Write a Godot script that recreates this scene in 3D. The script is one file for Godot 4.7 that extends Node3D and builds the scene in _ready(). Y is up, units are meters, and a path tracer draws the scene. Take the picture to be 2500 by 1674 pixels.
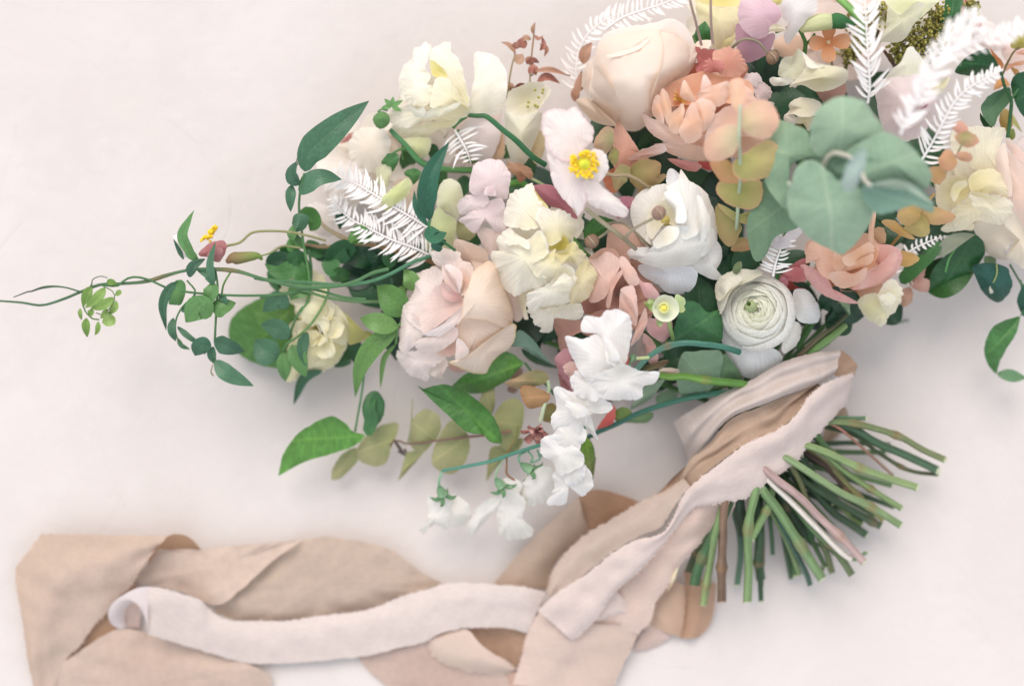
extends Node3D
# A bridal bouquet lying on a pale plaster board, seen from above. All traced outlines below are
# millimetres on the board: "x,z,height" triples, x to the right, z towards the viewer; "!" is a sharp corner.

var rng := RandomNumberGenerator.new()
var soft := FastNoiseLite.new()
var fine := FastNoiseLite.new()
var M := {}
var taken := {}
var dial := 0


func _ready():
	rng.seed = 20
	soft.seed = 4
	soft.frequency = 0.028
	soft.fractal_octaves = 2
	fine.seed = 9
	fine.frequency = 0.11
	fine.fractal_octaves = 3
	light_and_camera()
	materials()
	board()
	ribbons()
	cut_stems()
	under_foliage()
	flowers()
	flower_stems()
	foliage()


func light_and_camera():
	var cam := Camera3D.new()
	cam.name = "camera"
	var lens := CameraAttributesPhysical.new()
	lens.frustum_focal_length = 49.69
	lens.frustum_focus_distance = 0.912
	lens.frustum_near = 0.05
	lens.frustum_far = 60.0
	lens.exposure_aperture = 1.6
	cam.attributes = lens
	cam.fov = 27.15
	cam.far = 60.0
	cam.position = Vector3(0, 1.0, 0)
	cam.rotation_degrees = Vector3(-90, 0, 0)
	add_child(cam)
	cam.make_current()
	var world := WorldEnvironment.new()
	world.name = "daylight"
	var e := Environment.new()
	e.background_mode = Environment.BG_SKY
	var sky := Sky.new()
	var m := ProceduralSkyMaterial.new()
	m.sky_top_color = Color(0.90, 0.925, 0.965)
	m.sky_horizon_color = Color(0.87, 0.885, 0.92)
	m.ground_bottom_color = Color(0.55, 0.53, 0.52)
	m.ground_horizon_color = Color(0.8, 0.79, 0.79)
	m.sky_energy_multiplier = 0.84
	m.ground_energy_multiplier = 0.6
	m.sun_angle_max = 1.0
	sky.sky_material = m
	e.sky = sky
	e.tonemap_mode = Environment.TONE_MAPPER_LINEAR
	e.tonemap_exposure = 2.02
	e.sdfgi_enabled = true
	e.ssao_enabled = true
	e.ssil_enabled = true
	world.environment = e
	add_child(world)
	var sun := DirectionalLight3D.new()
	sun.name = "veiled_sun"
	sun.light_energy = 0.4
	sun.light_angular_distance = 36.0
	sun.light_color = Color(1.0, 0.95, 0.91)
	sun.shadow_enabled = true
	sun.sky_mode = DirectionalLight3D.SKY_MODE_LIGHT_ONLY
	add_child(sun)
	sun.look_at_from_position(Vector3(-0.25, 1.0, -0.85), Vector3.ZERO)


# ---------------------------------------------------------------- materials

func tex(im: Image) -> ImageTexture:
	im.generate_mipmaps()
	return ImageTexture.create_from_image(im)


func streaks(w: int, h: int, lo: float, hi: float, fx: float, fy: float, sd: int) -> Image:
	var n := FastNoiseLite.new()
	n.seed = sd
	n.frequency = 1.0
	n.fractal_octaves = 3
	var im := Image.create(w, h, false, Image.FORMAT_RGB8)
	for y in h:
		for x in w:
			var a := TAU * x / w
			var v := 0.5 + 0.5 * n.get_noise_3d(cos(a) * fx, sin(a) * fx, y * fy)
			v = lerpf(lo, hi, clampf(v * 1.5 - 0.25, 0, 1))
			im.set_pixel(x, y, Color(v, v, v))
	return im


func vein_image(w: int, h: int, relief: bool, grain := 1.0) -> Image:
	var r := RandomNumberGenerator.new()
	r.seed = 8
	var n := FastNoiseLite.new()
	n.seed = 31
	n.frequency = 0.03
	n.fractal_octaves = 4
	var im := Image.create(w, h, false, Image.FORMAT_RGB8)
	for y in h:
		for x in w:
			var s := absf(2.0 * x / (w - 1.0) - 1.0)
			var t := y / float(h)
			var ph := fposmod(t * 9.0 - s * 1.9 + n.get_noise_2d(x, y) * 0.25, 1.0)
			var side := exp(-pow((ph - 0.5) / 0.07, 2.0)) * (1.0 - 0.75 * s)
			var mid := exp(-pow(s / 0.035, 2.0))
			var v := maxf(side * 0.6, mid) * (1.0 if grain > 0.5 else 0.6)
			if relief:
				var q := 0.5 - 0.4 * v + 0.12 * grain * n.get_noise_2d(x * 3.0, y * 3.0)
				im.set_pixel(x, y, Color(q, q, q))
			else:
				var g := 0.85 + 0.10 * grain * n.get_noise_2d(x * 1.4, y * 1.4) + r.randf_range(-0.05, 0.05)
				im.set_pixel(x, y, Color(g + 0.16 * v, g + 0.10 * v, g + 0.10 * v))
	return im


func cloth_image(w: int, relief: bool) -> Image:
	var n := FastNoiseLite.new()
	n.seed = 77
	n.frequency = 0.02
	n.fractal_octaves = 4
	var im := Image.create(w, w, false, Image.FORMAT_RGB8)
	for y in w:
		for x in w:
			var weave := 0.5 + 0.25 * (sin(TAU * x / 4.0) * (1.0 if (y / 2) % 2 == 0 else -1.0) + sin(TAU * y / 4.0))
			var c := 0.97 + 0.03 * n.get_noise_2d(x, y)
			if relief:
				c = 0.62 + 0.06 * (weave - 0.5) - 0.75 * absf(n.get_noise_2d(x * 0.5, y * 1.1)) + 0.12 * n.get_noise_2d(x * 2.0, y * 5.0)
			im.set_pixel(x, y, Color(c, c, c))
	return im


func base_material(key: String, rough: float, back: float, spec := 0.4) -> StandardMaterial3D:
	var m := StandardMaterial3D.new()
	m.resource_name = key
	m.vertex_color_use_as_albedo = true
	m.roughness = rough
	m.metallic_specular = spec
	m.cull_mode = BaseMaterial3D.CULL_DISABLED
	if back > 0.0:
		m.backlight_enabled = true
		m.backlight = Color(back, back, back)
	M[key] = m
	return m


func relief(m: StandardMaterial3D, t: Texture2D, cm: float):
	m.heightmap_enabled = true
	m.heightmap_texture = t
	m.heightmap_scale = cm


func materials():
	var st := tex(streaks(256, 256, 0.2, 0.9, 6.0, 0.006, 3))
	var stc := tex(streaks(256, 256, 0.91, 1.0, 7.0, 0.008, 5))
	var p := base_material("petal", 0.6, 0.85, 0.35)
	p.albedo_texture = stc
	relief(p, st, 0.014)
	var l := base_material("leaf", 0.4, 0.45, 0.45)
	l.albedo_texture = tex(vein_image(192, 384, false))
	relief(l, tex(vein_image(192, 384, true)), 0.05)
	var g := base_material("glaucous", 0.66, 0.3, 0.3)
	g.albedo_texture = tex(vein_image(192, 384, false, 0.25))
	relief(g, tex(vein_image(192, 384, true, 0.3)), 0.025)
	var k := base_material("stalk", 0.42, 0.0, 0.45)
	relief(k, tex(streaks(128, 256, 0.1, 0.9, 4.0, 0.03, 13)), 0.03)
	var s := base_material("silk", 0.62, 0.7, 0.35)
	s.albedo_texture = tex(cloth_image(256, false))
	relief(s, tex(cloth_image(256, true)), 0.022)
	s.albedo_color = Color(0.97, 0.97, 0.97)
	g.albedo_color = Color(0.96, 0.96, 0.96)
	base_material("thread", 0.8, 0.4, 0.2)
	base_material("fuzz", 0.85, 0.3, 0.2)
	base_material("frond", 0.75, 0.5, 0.25)


func board():
	var m := StandardMaterial3D.new()
	m.resource_name = "plaster"
	m.roughness = 0.8
	m.metallic_specular = 0.3
	m.uv1_triplanar = true
	m.uv1_world_triplanar = true
	m.uv1_scale = Vector3.ONE * 1.3
	m.uv1_offset = Vector3.ONE * 0.5
	var n := FastNoiseLite.new()
	n.seed = 11
	n.frequency = 0.012
	n.fractal_octaves = 5
	n.domain_warp_enabled = true
	n.domain_warp_amplitude = 60.0
	var r := RandomNumberGenerator.new()
	r.seed = 5
	var size := 1024
	var hgt := Image.create(size, size, false, Image.FORMAT_RGB8)
	var alb := Image.create(size, size, false, Image.FORMAT_RGB8)
	for y in size:
		for x in size:
			var v := n.get_noise_2d(x, y)
			var q := 0.5 + 0.22 * v
			hgt.set_pixel(x, y, Color(q, q, q))
			var w := n.get_noise_2d(x * 0.5 + 900.0, y * 0.5)
			alb.set_pixel(x, y, Color(0.779 + 0.018 * w, 0.746 + 0.019 * w, 0.725 + 0.02 * w))
	for i in 40:                                        # trowel ridges in the plaster
		var at := Vector2(r.randf() * size, r.randf() * size)
		var to := r.randf_range(-2.3, -0.6)
		var bend := r.randf_range(-0.012, 0.012)
		var deep := r.randf_range(-0.13, 0.13)
		for k in r.randi_range(40, 190):
			at += Vector2.from_angle(to)
			to += bend + r.randf_range(-0.09, 0.09)
			var px := posmod(int(at.x), size)
			var py := posmod(int(at.y), size)
			for q in [[0, 0, 1.0], [1, 0, 0.5], [0, 1, 0.5]]:
				var c := clampf(hgt.get_pixel(posmod(px + q[0], size), posmod(py + q[1], size)).r + deep * q[2], 0, 1)
				hgt.set_pixel(posmod(px + q[0], size), posmod(py + q[1], size), Color(c, c, c))
	m.albedo_texture = tex(alb)
	relief(m, tex(hgt), 0.2)
	var o := MeshInstance3D.new()
	o.name = "table_surface"
	var b := BoxMesh.new()
	b.size = Vector3(3.0, 0.02, 3.0)
	b.material = m
	o.mesh = b
	o.position.y = -0.01
	o.set_meta("kind", "structure")
	o.set_meta("label", "pale pinkish white plaster board under the bouquet")
	o.set_meta("category", "table surface")
	add_child(o)


# ---------------------------------------------------------------- helpers

func C(hex: String, k := 1.0) -> Color:
	var c := Color(hex).srgb_to_linear()
	return Color(minf(c.r * k, 0.94), minf(c.g * k, 0.94), minf(c.b * k, 0.94))


func pts(s: String) -> PackedVector3Array:
	var out := PackedVector3Array()
	for tok in s.split(" ", false):
		var n := tok.trim_suffix("!").split(",")
		var v := Vector3(n[0].to_float(), n[2].to_float(), n[1].to_float())
		out.append(v)
		if tok.ends_with("!"):
			out.append(v)
	return out


func spline(p: PackedVector3Array, closed: bool, n: int) -> PackedVector3Array:
	var dense := PackedVector3Array()
	var c := p.size()
	var spans := c if closed else c - 1
	for i in spans:
		var a := p[posmod(i - 1, c)] if closed or i > 0 else p[0] * 2.0 - p[1]
		var b := p[i]
		var d := p[(i + 1) % c]
		var e := p[(i + 2) % c] if closed or i + 2 < c else d * 2.0 - b
		if b.is_equal_approx(d):
			continue
		for k in 10:
			dense.append(b.cubic_interpolate(d, a, e, k / 10.0))
	dense.append(p[0] if closed else p[c - 1])
	var run := PackedFloat32Array([0.0])
	for i in range(1, dense.size()):
		run.append(run[i - 1] + dense[i].distance_to(dense[i - 1]))
	var out := PackedVector3Array()
	var total := run[run.size() - 1]
	var k := 1
	for i in n:
		var at := total * i / (float(n) if closed else n - 1.0)
		while k < run.size() - 1 and run[k] < at:
			k += 1
		var f := (at - run[k - 1]) / maxf(run[k] - run[k - 1], 0.0001)
		out.append(dense[k - 1].lerp(dense[k], clampf(f, 0, 1)))
	return out


func numbered(called: String) -> String:
	if not taken.has(called):
		taken[called] = 0
		return called
	taken[called] += 1
	return "%s_%03d" % [called, taken[called]]


func thing(called: String, label: String, category: String, at: String, group := "") -> Node3D:
	var o := Node3D.new()
	o.name = numbered(called)
	o.position = pts(at)[0] * 0.001
	o.set_meta("label", label)
	o.set_meta("category", category)
	if group:
		o.set_meta("group", group)
	add_child(o)
	return o


func under(o: Node3D) -> Vector3:
	var at := Vector3.ZERO
	var up: Node = o
	while up is Node3D and up != self:
		at += up.position
		up = up.get_parent()
	return at


func grid(parent: Node3D, called: String, v: PackedVector3Array, uv: PackedVector2Array, col: PackedColorArray, cols: int, wrap: bool, mat: String) -> MeshInstance3D:
	# v holds rows of «cols» points in millimetres; neighbours are joined by quads
	var rows := v.size() / cols
	var off := under(parent)
	var nor := PackedVector3Array()
	nor.resize(v.size())
	var idx := PackedInt32Array()
	for r in rows - 1:
		for c in (cols if wrap else cols - 1):
			var c2 := (c + 1) % cols
			var a := r * cols + c
			var b := r * cols + c2
			var d := a + cols
			var e := b + cols
			var n := (v[e] - v[a]).cross(v[d] - v[b])
			nor[a] += n
			nor[b] += n
			nor[d] += n
			nor[e] += n
			idx.append_array(PackedInt32Array([a, e, b, a, d, e]))
	var pos := PackedVector3Array()
	pos.resize(v.size())
	for i in v.size():
		pos[i] = v[i] * 0.001 - off
		nor[i] = nor[i].normalized() if nor[i].length_squared() > 0 else Vector3.UP
	if cols > 2 and v[0].is_equal_approx(v[1]):          # the middle of a petal
		var up := Vector3.ZERO
		for c in cols:
			up += nor[cols + c]
		for c in cols:
			nor[c] = up.normalized()
	var arr := []
	arr.resize(Mesh.ARRAY_MAX)
	arr[Mesh.ARRAY_VERTEX] = pos
	arr[Mesh.ARRAY_NORMAL] = nor
	arr[Mesh.ARRAY_TEX_UV] = uv
	arr[Mesh.ARRAY_COLOR] = col
	arr[Mesh.ARRAY_INDEX] = idx
	var m := ArrayMesh.new()
	m.add_surface_from_arrays(Mesh.PRIMITIVE_TRIANGLES, arr)
	m.surface_set_material(0, M[mat])
	var o := MeshInstance3D.new()
	o.name = called
	o.mesh = m
	parent.add_child(o, true)
	return o


func silk(c: Color) -> Color:
	return Color(c.r * 0.92, c.g * 0.905, c.b * 0.885)


func muted(c: Color, k: float) -> Color:
	var y := 0.35 * c.r + 0.55 * c.g + 0.1 * c.b
	return Color(lerpf(c.r, y * 1.15, k), lerpf(c.g, y, k), lerpf(c.b, y * 0.7, k))


func tone(c: Color, p: Vector3, amount: float) -> Color:
	var f := 1.0 + amount * soft.get_noise_3dv(p * 2.2) + amount * 0.5 * fine.get_noise_3dv(p)
	return Color(c.r * f, c.g * f, c.b * f)


func sheet(t: Node3D, rim: String, ci: Color, co: Color, o := {}) -> MeshInstance3D:
	# a petal, round leaf or piece of cloth: an outline with its own heights, domed (lift > 0) or cupped (lift < 0) between
	dial += 1
	var n: int = o.get("n", 48)
	var rings: int = o.get("rings", 9)
	if o.get("ruf", 0.8) >= 1.2:
		n = maxi(n, 60) * 3 / 2
		rings += 4
	var edge := spline(pts(rim), true, n)
	if o.get("mat", "petal") == "petal":
		ci = ci.lerp(co, 0.22)
	elif o.mat == "silk":
		ci = silk(ci)
		co = silk(co)
	var mid := Vector3.ZERO
	for p in edge:
		mid += p / n
	if o.has("mid"):
		mid = pts(o.mid)[0]
	else:
		mid.y += o.get("lift", 0.0)
	var base := mid
	var far := 0.1
	if o.has("base"):
		base = pts(o.base)[0]
	for p in edge:
		far = maxf(far, Vector2(p.x - base.x, p.z - base.z).length())
	var ruf: float = o.get("ruf", 0.8)
	var und: float = o.get("und", 1.2)
	var pw: float = o.get("pw", 1.7)
	var jag: float = o.get("jag", ruf * 0.5)
	var fq: float = o.get("fq", 0.12)
	var var_: float = o.get("var", 0.05)
	var ce: Color = o.get("ce", co)
	var along := Vector2(mid.x - base.x, mid.z - base.z)
	var sh := Vector3(dial * 37.7, 0, dial * 11.3)
	var v := PackedVector3Array()
	var uv := PackedVector2Array()
	var col := PackedColorArray()
	var arc := 0.0
	var arcs := PackedFloat32Array()
	for j in n:
		arcs.append(arc)
		arc += edge[j].distance_to(edge[(j + 1) % n])
	for k in rings + 1:
		var f := pow(k / float(rings), 0.85)
		for j in n:
			var p := mid.lerp(edge[j], f)
			p.y = mid.y + (edge[j].y - mid.y) * pow(f, pw)
			var q := p + sh
			p.y += und * soft.get_noise_3d(q.x * 1.6, 0, q.z * 1.6) * (0.3 + 0.7 * f)
			var turn := Vector2.from_angle(TAU * j / n) * arc * fq / TAU
			var ripple := soft.get_noise_3d(turn.x * 36.0, turn.y * 36.0, dial * 50.0)
			var ripple2 := soft.get_noise_3d(turn.x * 80.0, turn.y * 80.0, dial * 50.0 + 25.0)
			var crimp := soft.get_noise_3d(turn.x * 210.0, turn.y * 210.0, dial * 50.0 + 75.0) * pow(f, 9.0) * 0.4
			p.y += ruf * (f * f * f * (1.25 * ripple + 0.4 * ripple2) + crimp)
			var out := edge[j] - mid
			out.y = 0
			p += out.normalized() * jag * (f * f * f * (ripple + 1.1 * ripple2) + 1.3 * crimp)
			v.append(p)
			var d := Vector2(p.x - base.x, p.z - base.z)
			var g := clampf(d.length() / far, 0, 1)
			var c := ci.lerp(co, smoothstep(0.0, 1.0, g))
			if f > 0.9:
				c = c.lerp(ce, (f - 0.9) * 10.0)
			col.append(tone(c, q, var_))
			if o.get("mat", "") == "silk":
				uv.append(Vector2(p.x, p.z) / 40.0)
			elif along.length() < 0.5:
				uv.append(Vector2(p.x + p.z * 0.3, p.z) / 5000.0)
			elif o.get("leafuv", false):
				var uu := along.normalized()
				uv.append(Vector2(0.5 + 0.5 * clampf(d.dot(uu.orthogonal()) / (0.62 * far), -0.98, 0.98), clampf(d.dot(uu) / far, 0.01, 0.99)))
			else:
				uv.append(Vector2(along.angle_to(d) * 1.1, d.length() / 45.0))
	return grid(t, o.get("as", "petal"), v, uv, col, n, true, o.get("mat", "petal"))


func tube(t: Node3D, path: String, radii: Array, c0: Color, c1: Color, o := {}) -> MeshInstance3D:
	return tube_along(t, pts(path), radii, c0, c1, o)


func tube_along(t: Node3D, p: PackedVector3Array, radii: Array, c0: Color, c1: Color, o := {}) -> MeshInstance3D:
	dial += 1
	var n: int = o.get("n", 22)
	var sides: int = o.get("sides", 8)
	var mid := spline(p, false, n)
	var v := PackedVector3Array()
	var uv := PackedVector2Array()
	var col := PackedColorArray()
	var side := Vector3.UP
	var bump: float = o.get("bump", 0.06)
	var nodes: Array = o.get("nodes", [])
	for i in n + 4:
		var k := clampi(i - 2, 0, n - 1)
		var dir := (mid[mini(k + 1, n - 1)] - mid[maxi(k - 1, 0)]).normalized()
		if k == 0 and absf(dir.y) > 0.9:
			side = Vector3.RIGHT
		side = (side - dir * side.dot(dir)).normalized()
		var other := dir.cross(side)
		var f := k / (n - 1.0)
		var at := f * (radii.size() - 1)
		var a := mini(int(at), radii.size() - 1)
		var r: float = lerpf(radii[a], radii[mini(a + 1, radii.size() - 1)], at - a)
		for x in nodes:
			r *= 1.0 + 0.45 * exp(-pow((f - x) / 0.035, 2.0))
		var cap := i == 0 or i == n + 3
		for j in sides:
			var w := TAU * j / sides
			var rr := 0.0 if cap else r * (1.0 + bump * soft.get_noise_3d(mid[k].x * 2.0, cos(w) * 20.0, mid[k].z * 2.0 + sin(w) * 20.0 + dial * 9.0))
			var out := side * cos(w) + other * sin(w)
			var slant := -dir * (rr * 1.0 * out.y) if k == n - 1 and o.has("cut") else Vector3.ZERO
			v.append(mid[k] + out * rr + slant)
			uv.append(Vector2(j / float(sides) * 2.0, f * 2.0))
			var c := c0.lerp(c1, f)
			if i > n + 1 and o.has("cut"):
				c = o.cut
			for x in nodes:
				c = c.lerp(C("8a6a48"), 0.6 * exp(-pow((f - x) / 0.03, 2.0)))
			col.append(tone(c, mid[k] + Vector3(j * 3.0, 0, dial * 31.0), o.get("var", 0.16)))
	return grid(t, o.get("as", "stem"), v, uv, col, sides, true, o.get("mat", "stalk"))


func blade(t: Node3D, path: String, half: float, c: Color, o := {}) -> MeshInstance3D:
	return blade_along(t, pts(path), half, c, o)


func blade_along(t: Node3D, p: PackedVector3Array, half: float, c: Color, o := {}) -> MeshInstance3D:
	# a leaf: midrib, half width, how far it is rolled about the midrib, how much the halves fold up
	dial += 1
	var n: int = o.get("n", 20)
	var across: int = o.get("across", 8)
	var mid := spline(p, false, n)
	var roll := deg_to_rad(o.get("roll", 0.0))
	var fold: float = o.get("fold", 0.25)
	var a: float = o.get("a", 0.75)
	var b: float = o.get("b", 1.0)
	var wave: float = o.get("wave", 0.6)
	var c2: Color = o.get("to", c)
	var v := PackedVector3Array()
	var uv := PackedVector2Array()
	var col := PackedColorArray()
	for i in n:
		var f := i / (n - 1.0)
		var dir := (mid[mini(i + 1, n - 1)] - mid[maxi(i - 1, 0)]).normalized()
		var side := dir.cross(Vector3.UP).normalized()
		if side.length_squared() < 0.1:
			side = Vector3.RIGHT
		var up := side.cross(dir).normalized()
		var s2 := side * cos(roll) + up * sin(roll)
		var u2 := up * cos(roll) - side * sin(roll)
		var w := half * pow(maxf(sin(PI * pow(f, a)), 0.0), b)
		if o.get("heart", false):
			var g := maxf((f - 0.3) / 0.7, 0.0)
			w = half * pow(minf(f / 0.3, 1.0), 0.55) * (1.0 - g) * (1.0 + 0.95 * g)
		for k in across + 1:
			var s := 2.0 * k / across - 1.0
			var q := mid[i] + s2 * (s * w) + u2 * (absf(s) * w * fold - s * s * w * fold * 0.35)
			q.y += wave * absf(s) * soft.get_noise_3d(q.x * 1.8 + dial * 40.0, s * 9.0, q.z * 1.8)
			v.append(q)
			uv.append(Vector2(0.5 + 0.49 * s, 0.01 + 0.98 * f))
			col.append(tone(c.lerp(c2, f), q + Vector3(dial * 13.0, 0, 0), o.get("var", 0.16)))
	return grid(t, o.get("as", "leaf"), v, uv, col, across + 1, false, o.get("mat", "leaf"))


func ball(t: Node3D, at: String, r: float, c0: Color, c1: Color, o := {}) -> MeshInstance3D:
	var p := pts(at)[0]
	var d: Vector3 = o.get("axis", Vector3.UP) * r * o.get("tall", 1.0)
	var rad := []
	for i in 9:
		rad.append(r * sin(PI * (0.02 + 0.96 * i / 8.0)))
	return tube_along(t, PackedVector3Array([p - d, p - d * 0.5, p, p + d * 0.5, p + d]), rad, c0, c1, {"n": 13, "sides": 14, "bump": o.get("bump", 0.04), "mat": o.get("mat", "fuzz"), "as": o.get("as", "seed_head")})


func whorl(t: Node3D, at: String, axis: Vector3, az: float, length: float, wide: float, lean0: float, lean1: float, ci: Color, co: Color, o := {}) -> MeshInstance3D:
	# one petal of a flower seen from its heart: leaves the axis at lean0 degrees, ends at lean1
	dial += 1
	var c: Vector3 = pts(at)[0] if at else o.centre
	var y := axis.normalized()
	var x := y.cross(Vector3(0.31, 0.2, 0.93)).normalized()
	var z := x.cross(y)
	var rd := x * cos(az) + z * sin(az)
	var sd := y.cross(rd)
	var n := 11
	var m := 11
	var r: float = o.get("r0", 1.5)
	var h: float = o.get("h0", 0.0)
	var cup: float = o.get("cup", 0.35)
	var ruf: float = o.get("ruf", 0.7)
	var tip: float = o.get("tip", 0.0)
	var v := PackedVector3Array()
	var uv := PackedVector2Array()
	var col := PackedColorArray()
	for i in n:
		var f := i / (n - 1.0)
		var th := deg_to_rad(lerpf(lean0, lean1, f))
		if i > 0:
			r += sin(th) * length / (n - 1.0)
			h += cos(th) * length / (n - 1.0)
		var w := wide * (pow(f, 0.55) * pow(maxf(1.0 - pow(f, o.get("blunt", 4.0)), 0.0), 0.5) + 0.02)
		var dr := rd * sin(th) + y * cos(th)
		var nr := y * sin(th) - rd * cos(th)
		for k in m:
			var s := 2.0 * k / (m - 1.0) - 1.0
			var q: Vector3 = c + rd * r + y * h + sd * (s * w) + nr * (cup * s * s * w) + dr * (tip * (1.0 - absf(s)) * f * f)
			var e := maxf(f * f, s * s)
			q += nr * ruf * e * 2.0 * soft.get_noise_3d(s * 24.0 + dial * 30.0, f * 16.0, dial * 8.0) + dr * ruf * e * fine.get_noise_2d(s * 30.0, dial * 20.0)
			v.append(q)
			uv.append(Vector2(0.5 + s * 0.45, f * 0.7))
			col.append(tone(ci.lerp(co, smoothstep(0.0, 1.0, f)), q + Vector3(dial * 17.0, 0, 0), o.get("var", 0.05)))
	return grid(t, o.get("as", "petal"), v, uv, col, m, false, o.get("mat", "petal"))


func whorls(t: Node3D, at: String, axis: Vector3, layers: Array, ci: Color, co: Color, o := {}):
	# layers of [how many, length, half width, lean0, lean1]
	var az := 0.4
	for l in layers:
		for k in l[0]:
			whorl(t, at, axis, az + TAU * k / l[0] + rng.randf_range(-0.12, 0.12), l[1] * rng.randf_range(0.93, 1.06), l[2], l[3] + rng.randf_range(-4, 4), l[4] + rng.randf_range(-6, 6), ci, co, o)
		az += 0.7


func shells(t: Node3D, at: String, axis: Vector3, radius: float, count: int, ci: Color, co: Color):
	# the tight ball of a ranunculus: nested shells that open wider the farther out they lie
	var c := pts(at)[0]
	var y := axis.normalized()
	var x := y.cross(Vector3(0.3, 0.2, 0.9)).normalized()
	var z := x.cross(y)
	for l in count:
		var f := l / (count - 1.0)
		var rho := radius * (0.42 + 0.58 * f)
		var open := deg_to_rad(lerpf(7.0, 60.0, pow(f, 0.85)))
		var each := 3 if l < 3 else 4
		for k in each:
			dial += 1
			var az := l * 1.1 + TAU * k / each + rng.randf_range(-0.15, 0.15)
			var half := PI / each * 1.45
			var v := PackedVector3Array()
			var uv := PackedVector2Array()
			var col := PackedColorArray()
			var lift := rng.randf_range(-0.05, 0.05)
			for i in 9:
				var g := i / 8.0
				for j in 15:
					var s := 2.0 * j / 14.0 - 1.0
					var top := open + lift + 0.30 * pow(absf(s), 2.4) + 0.035 * soft.get_noise_2d(s * 70.0, dial * 40.0)
					var th := lerpf(top, 1.95, g)
					var rr := rho * (1.0 + 0.018 * k + 0.05 * (1.0 - g) * (1.0 - g) * (1.0 - 2.0 * f * f) + 0.03 * soft.get_noise_3d(s * 20.0, g * 20.0, dial * 40.0))
					var w := az + s * half
					v.append(c + (x * cos(w) + z * sin(w)) * sin(th) * rr + y * cos(th) * rr * 0.86)
					uv.append(Vector2(0.5 + 0.45 * s, 1.0 - g))
					var cc := ci.lerp(co, clampf(f * 1.25, 0, 1))
					col.append(tone(cc, v[v.size() - 1] + Vector3(dial * 9.0, 0, 0), 0.05))
			grid(t, "petal", v, uv, col, 15, false, "petal")


func frond(t: Node3D, path: String, count: int, l0: float, l1: float, wide: float, c: Color, o := {}):
	# a bleached fern frond: rachis and pinnae, each a part
	var p := pts(path)
	tube(t, path, [0.9, 0.35], c, c, {"as": "rachis", "mat": "frond", "var": 0.03, "sides": 6})
	var mid := spline(p, false, count + 2)
	var lean: float = deg_to_rad(o.get("lean", 58.0))
	var sides: Array = o.get("sides", [-1.0, 1.0])
	for i in range(1, count + 1):
		var f := i / float(count)
		var dir := (mid[i + 1] - mid[i - 1]).normalized()
		var side := dir.cross(Vector3.UP).normalized()
		for s in sides:
			if rng.randf() < 0.07:
				continue
			var ln := lerpf(l0, l1, f) * rng.randf_range(0.62, 1.18) * (0.55 if f > 0.95 else 1.0)
			var an := lean + rng.randf_range(-0.26, 0.26)
			var go: Vector3 = dir * cos(an) + side * s * sin(an)
			var up := Vector3.UP * rng.randf_range(-0.05, 0.28)
			var a: Vector3 = mid[i] + side * s * 0.2
			var q := PackedVector3Array([a, a + (go + up * 0.6) * ln * 0.5, a + (go + dir * rng.randf_range(-0.05, 0.3) + up * 0.3) * ln])
			var sh := rng.randf_range(0.91, 1.0)
			blade_along(t, q, wide * rng.randf_range(0.8, 1.15), Color(c.r * sh, c.g * sh, c.b * sh * 0.985), {"n": 7, "across": 4, "fold": 0.5, "a": 0.8, "b": 0.6, "wave": 0.2, "as": "leaflet", "mat": "frond", "var": 0.04, "roll": rng.randf_range(-25, 25)})


func fray(t: Node3D, edge: PackedVector3Array, c: Color, long: float):
	# loose threads along a torn silk edge, one mesh
	var st := SurfaceTool.new()
	st.begin(Mesh.PRIMITIVE_TRIANGLES)
	var off := under(t)
	var any := 0
	for i in edge.size() - 1:
		var dir := (edge[i + 1] - edge[i]).normalized()
		var out := dir.cross(Vector3.UP)
		for s in 4:
			var a := edge[i].lerp(edge[i + 1], rng.randf())
			var go := (out * rng.randf_range(-1, 1) + dir * rng.randf_range(-0.8, 0.8) + Vector3.UP * rng.randf_range(-0.2, 0.4)).normalized()
			var b := a + go * long * rng.randf_range(0.3, 1.0)
			var w := go.cross(Vector3.UP).normalized() * 0.15
			st.set_color(c)
			for q in ([a - w, a + w, b] if w.cross(b - a).y < 0.0 else [a + w, a - w, b]):
				st.set_normal(Vector3.UP)
				st.add_vertex(q * 0.001 - off)
			any += 1
	var o := MeshInstance3D.new()
	o.name = "frayed_edge"
	o.mesh = st.commit()
	o.mesh.surface_set_material(0, M["thread"])
	o.set_meta("kind", "stuff")
	t.add_child(o, true)


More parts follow.
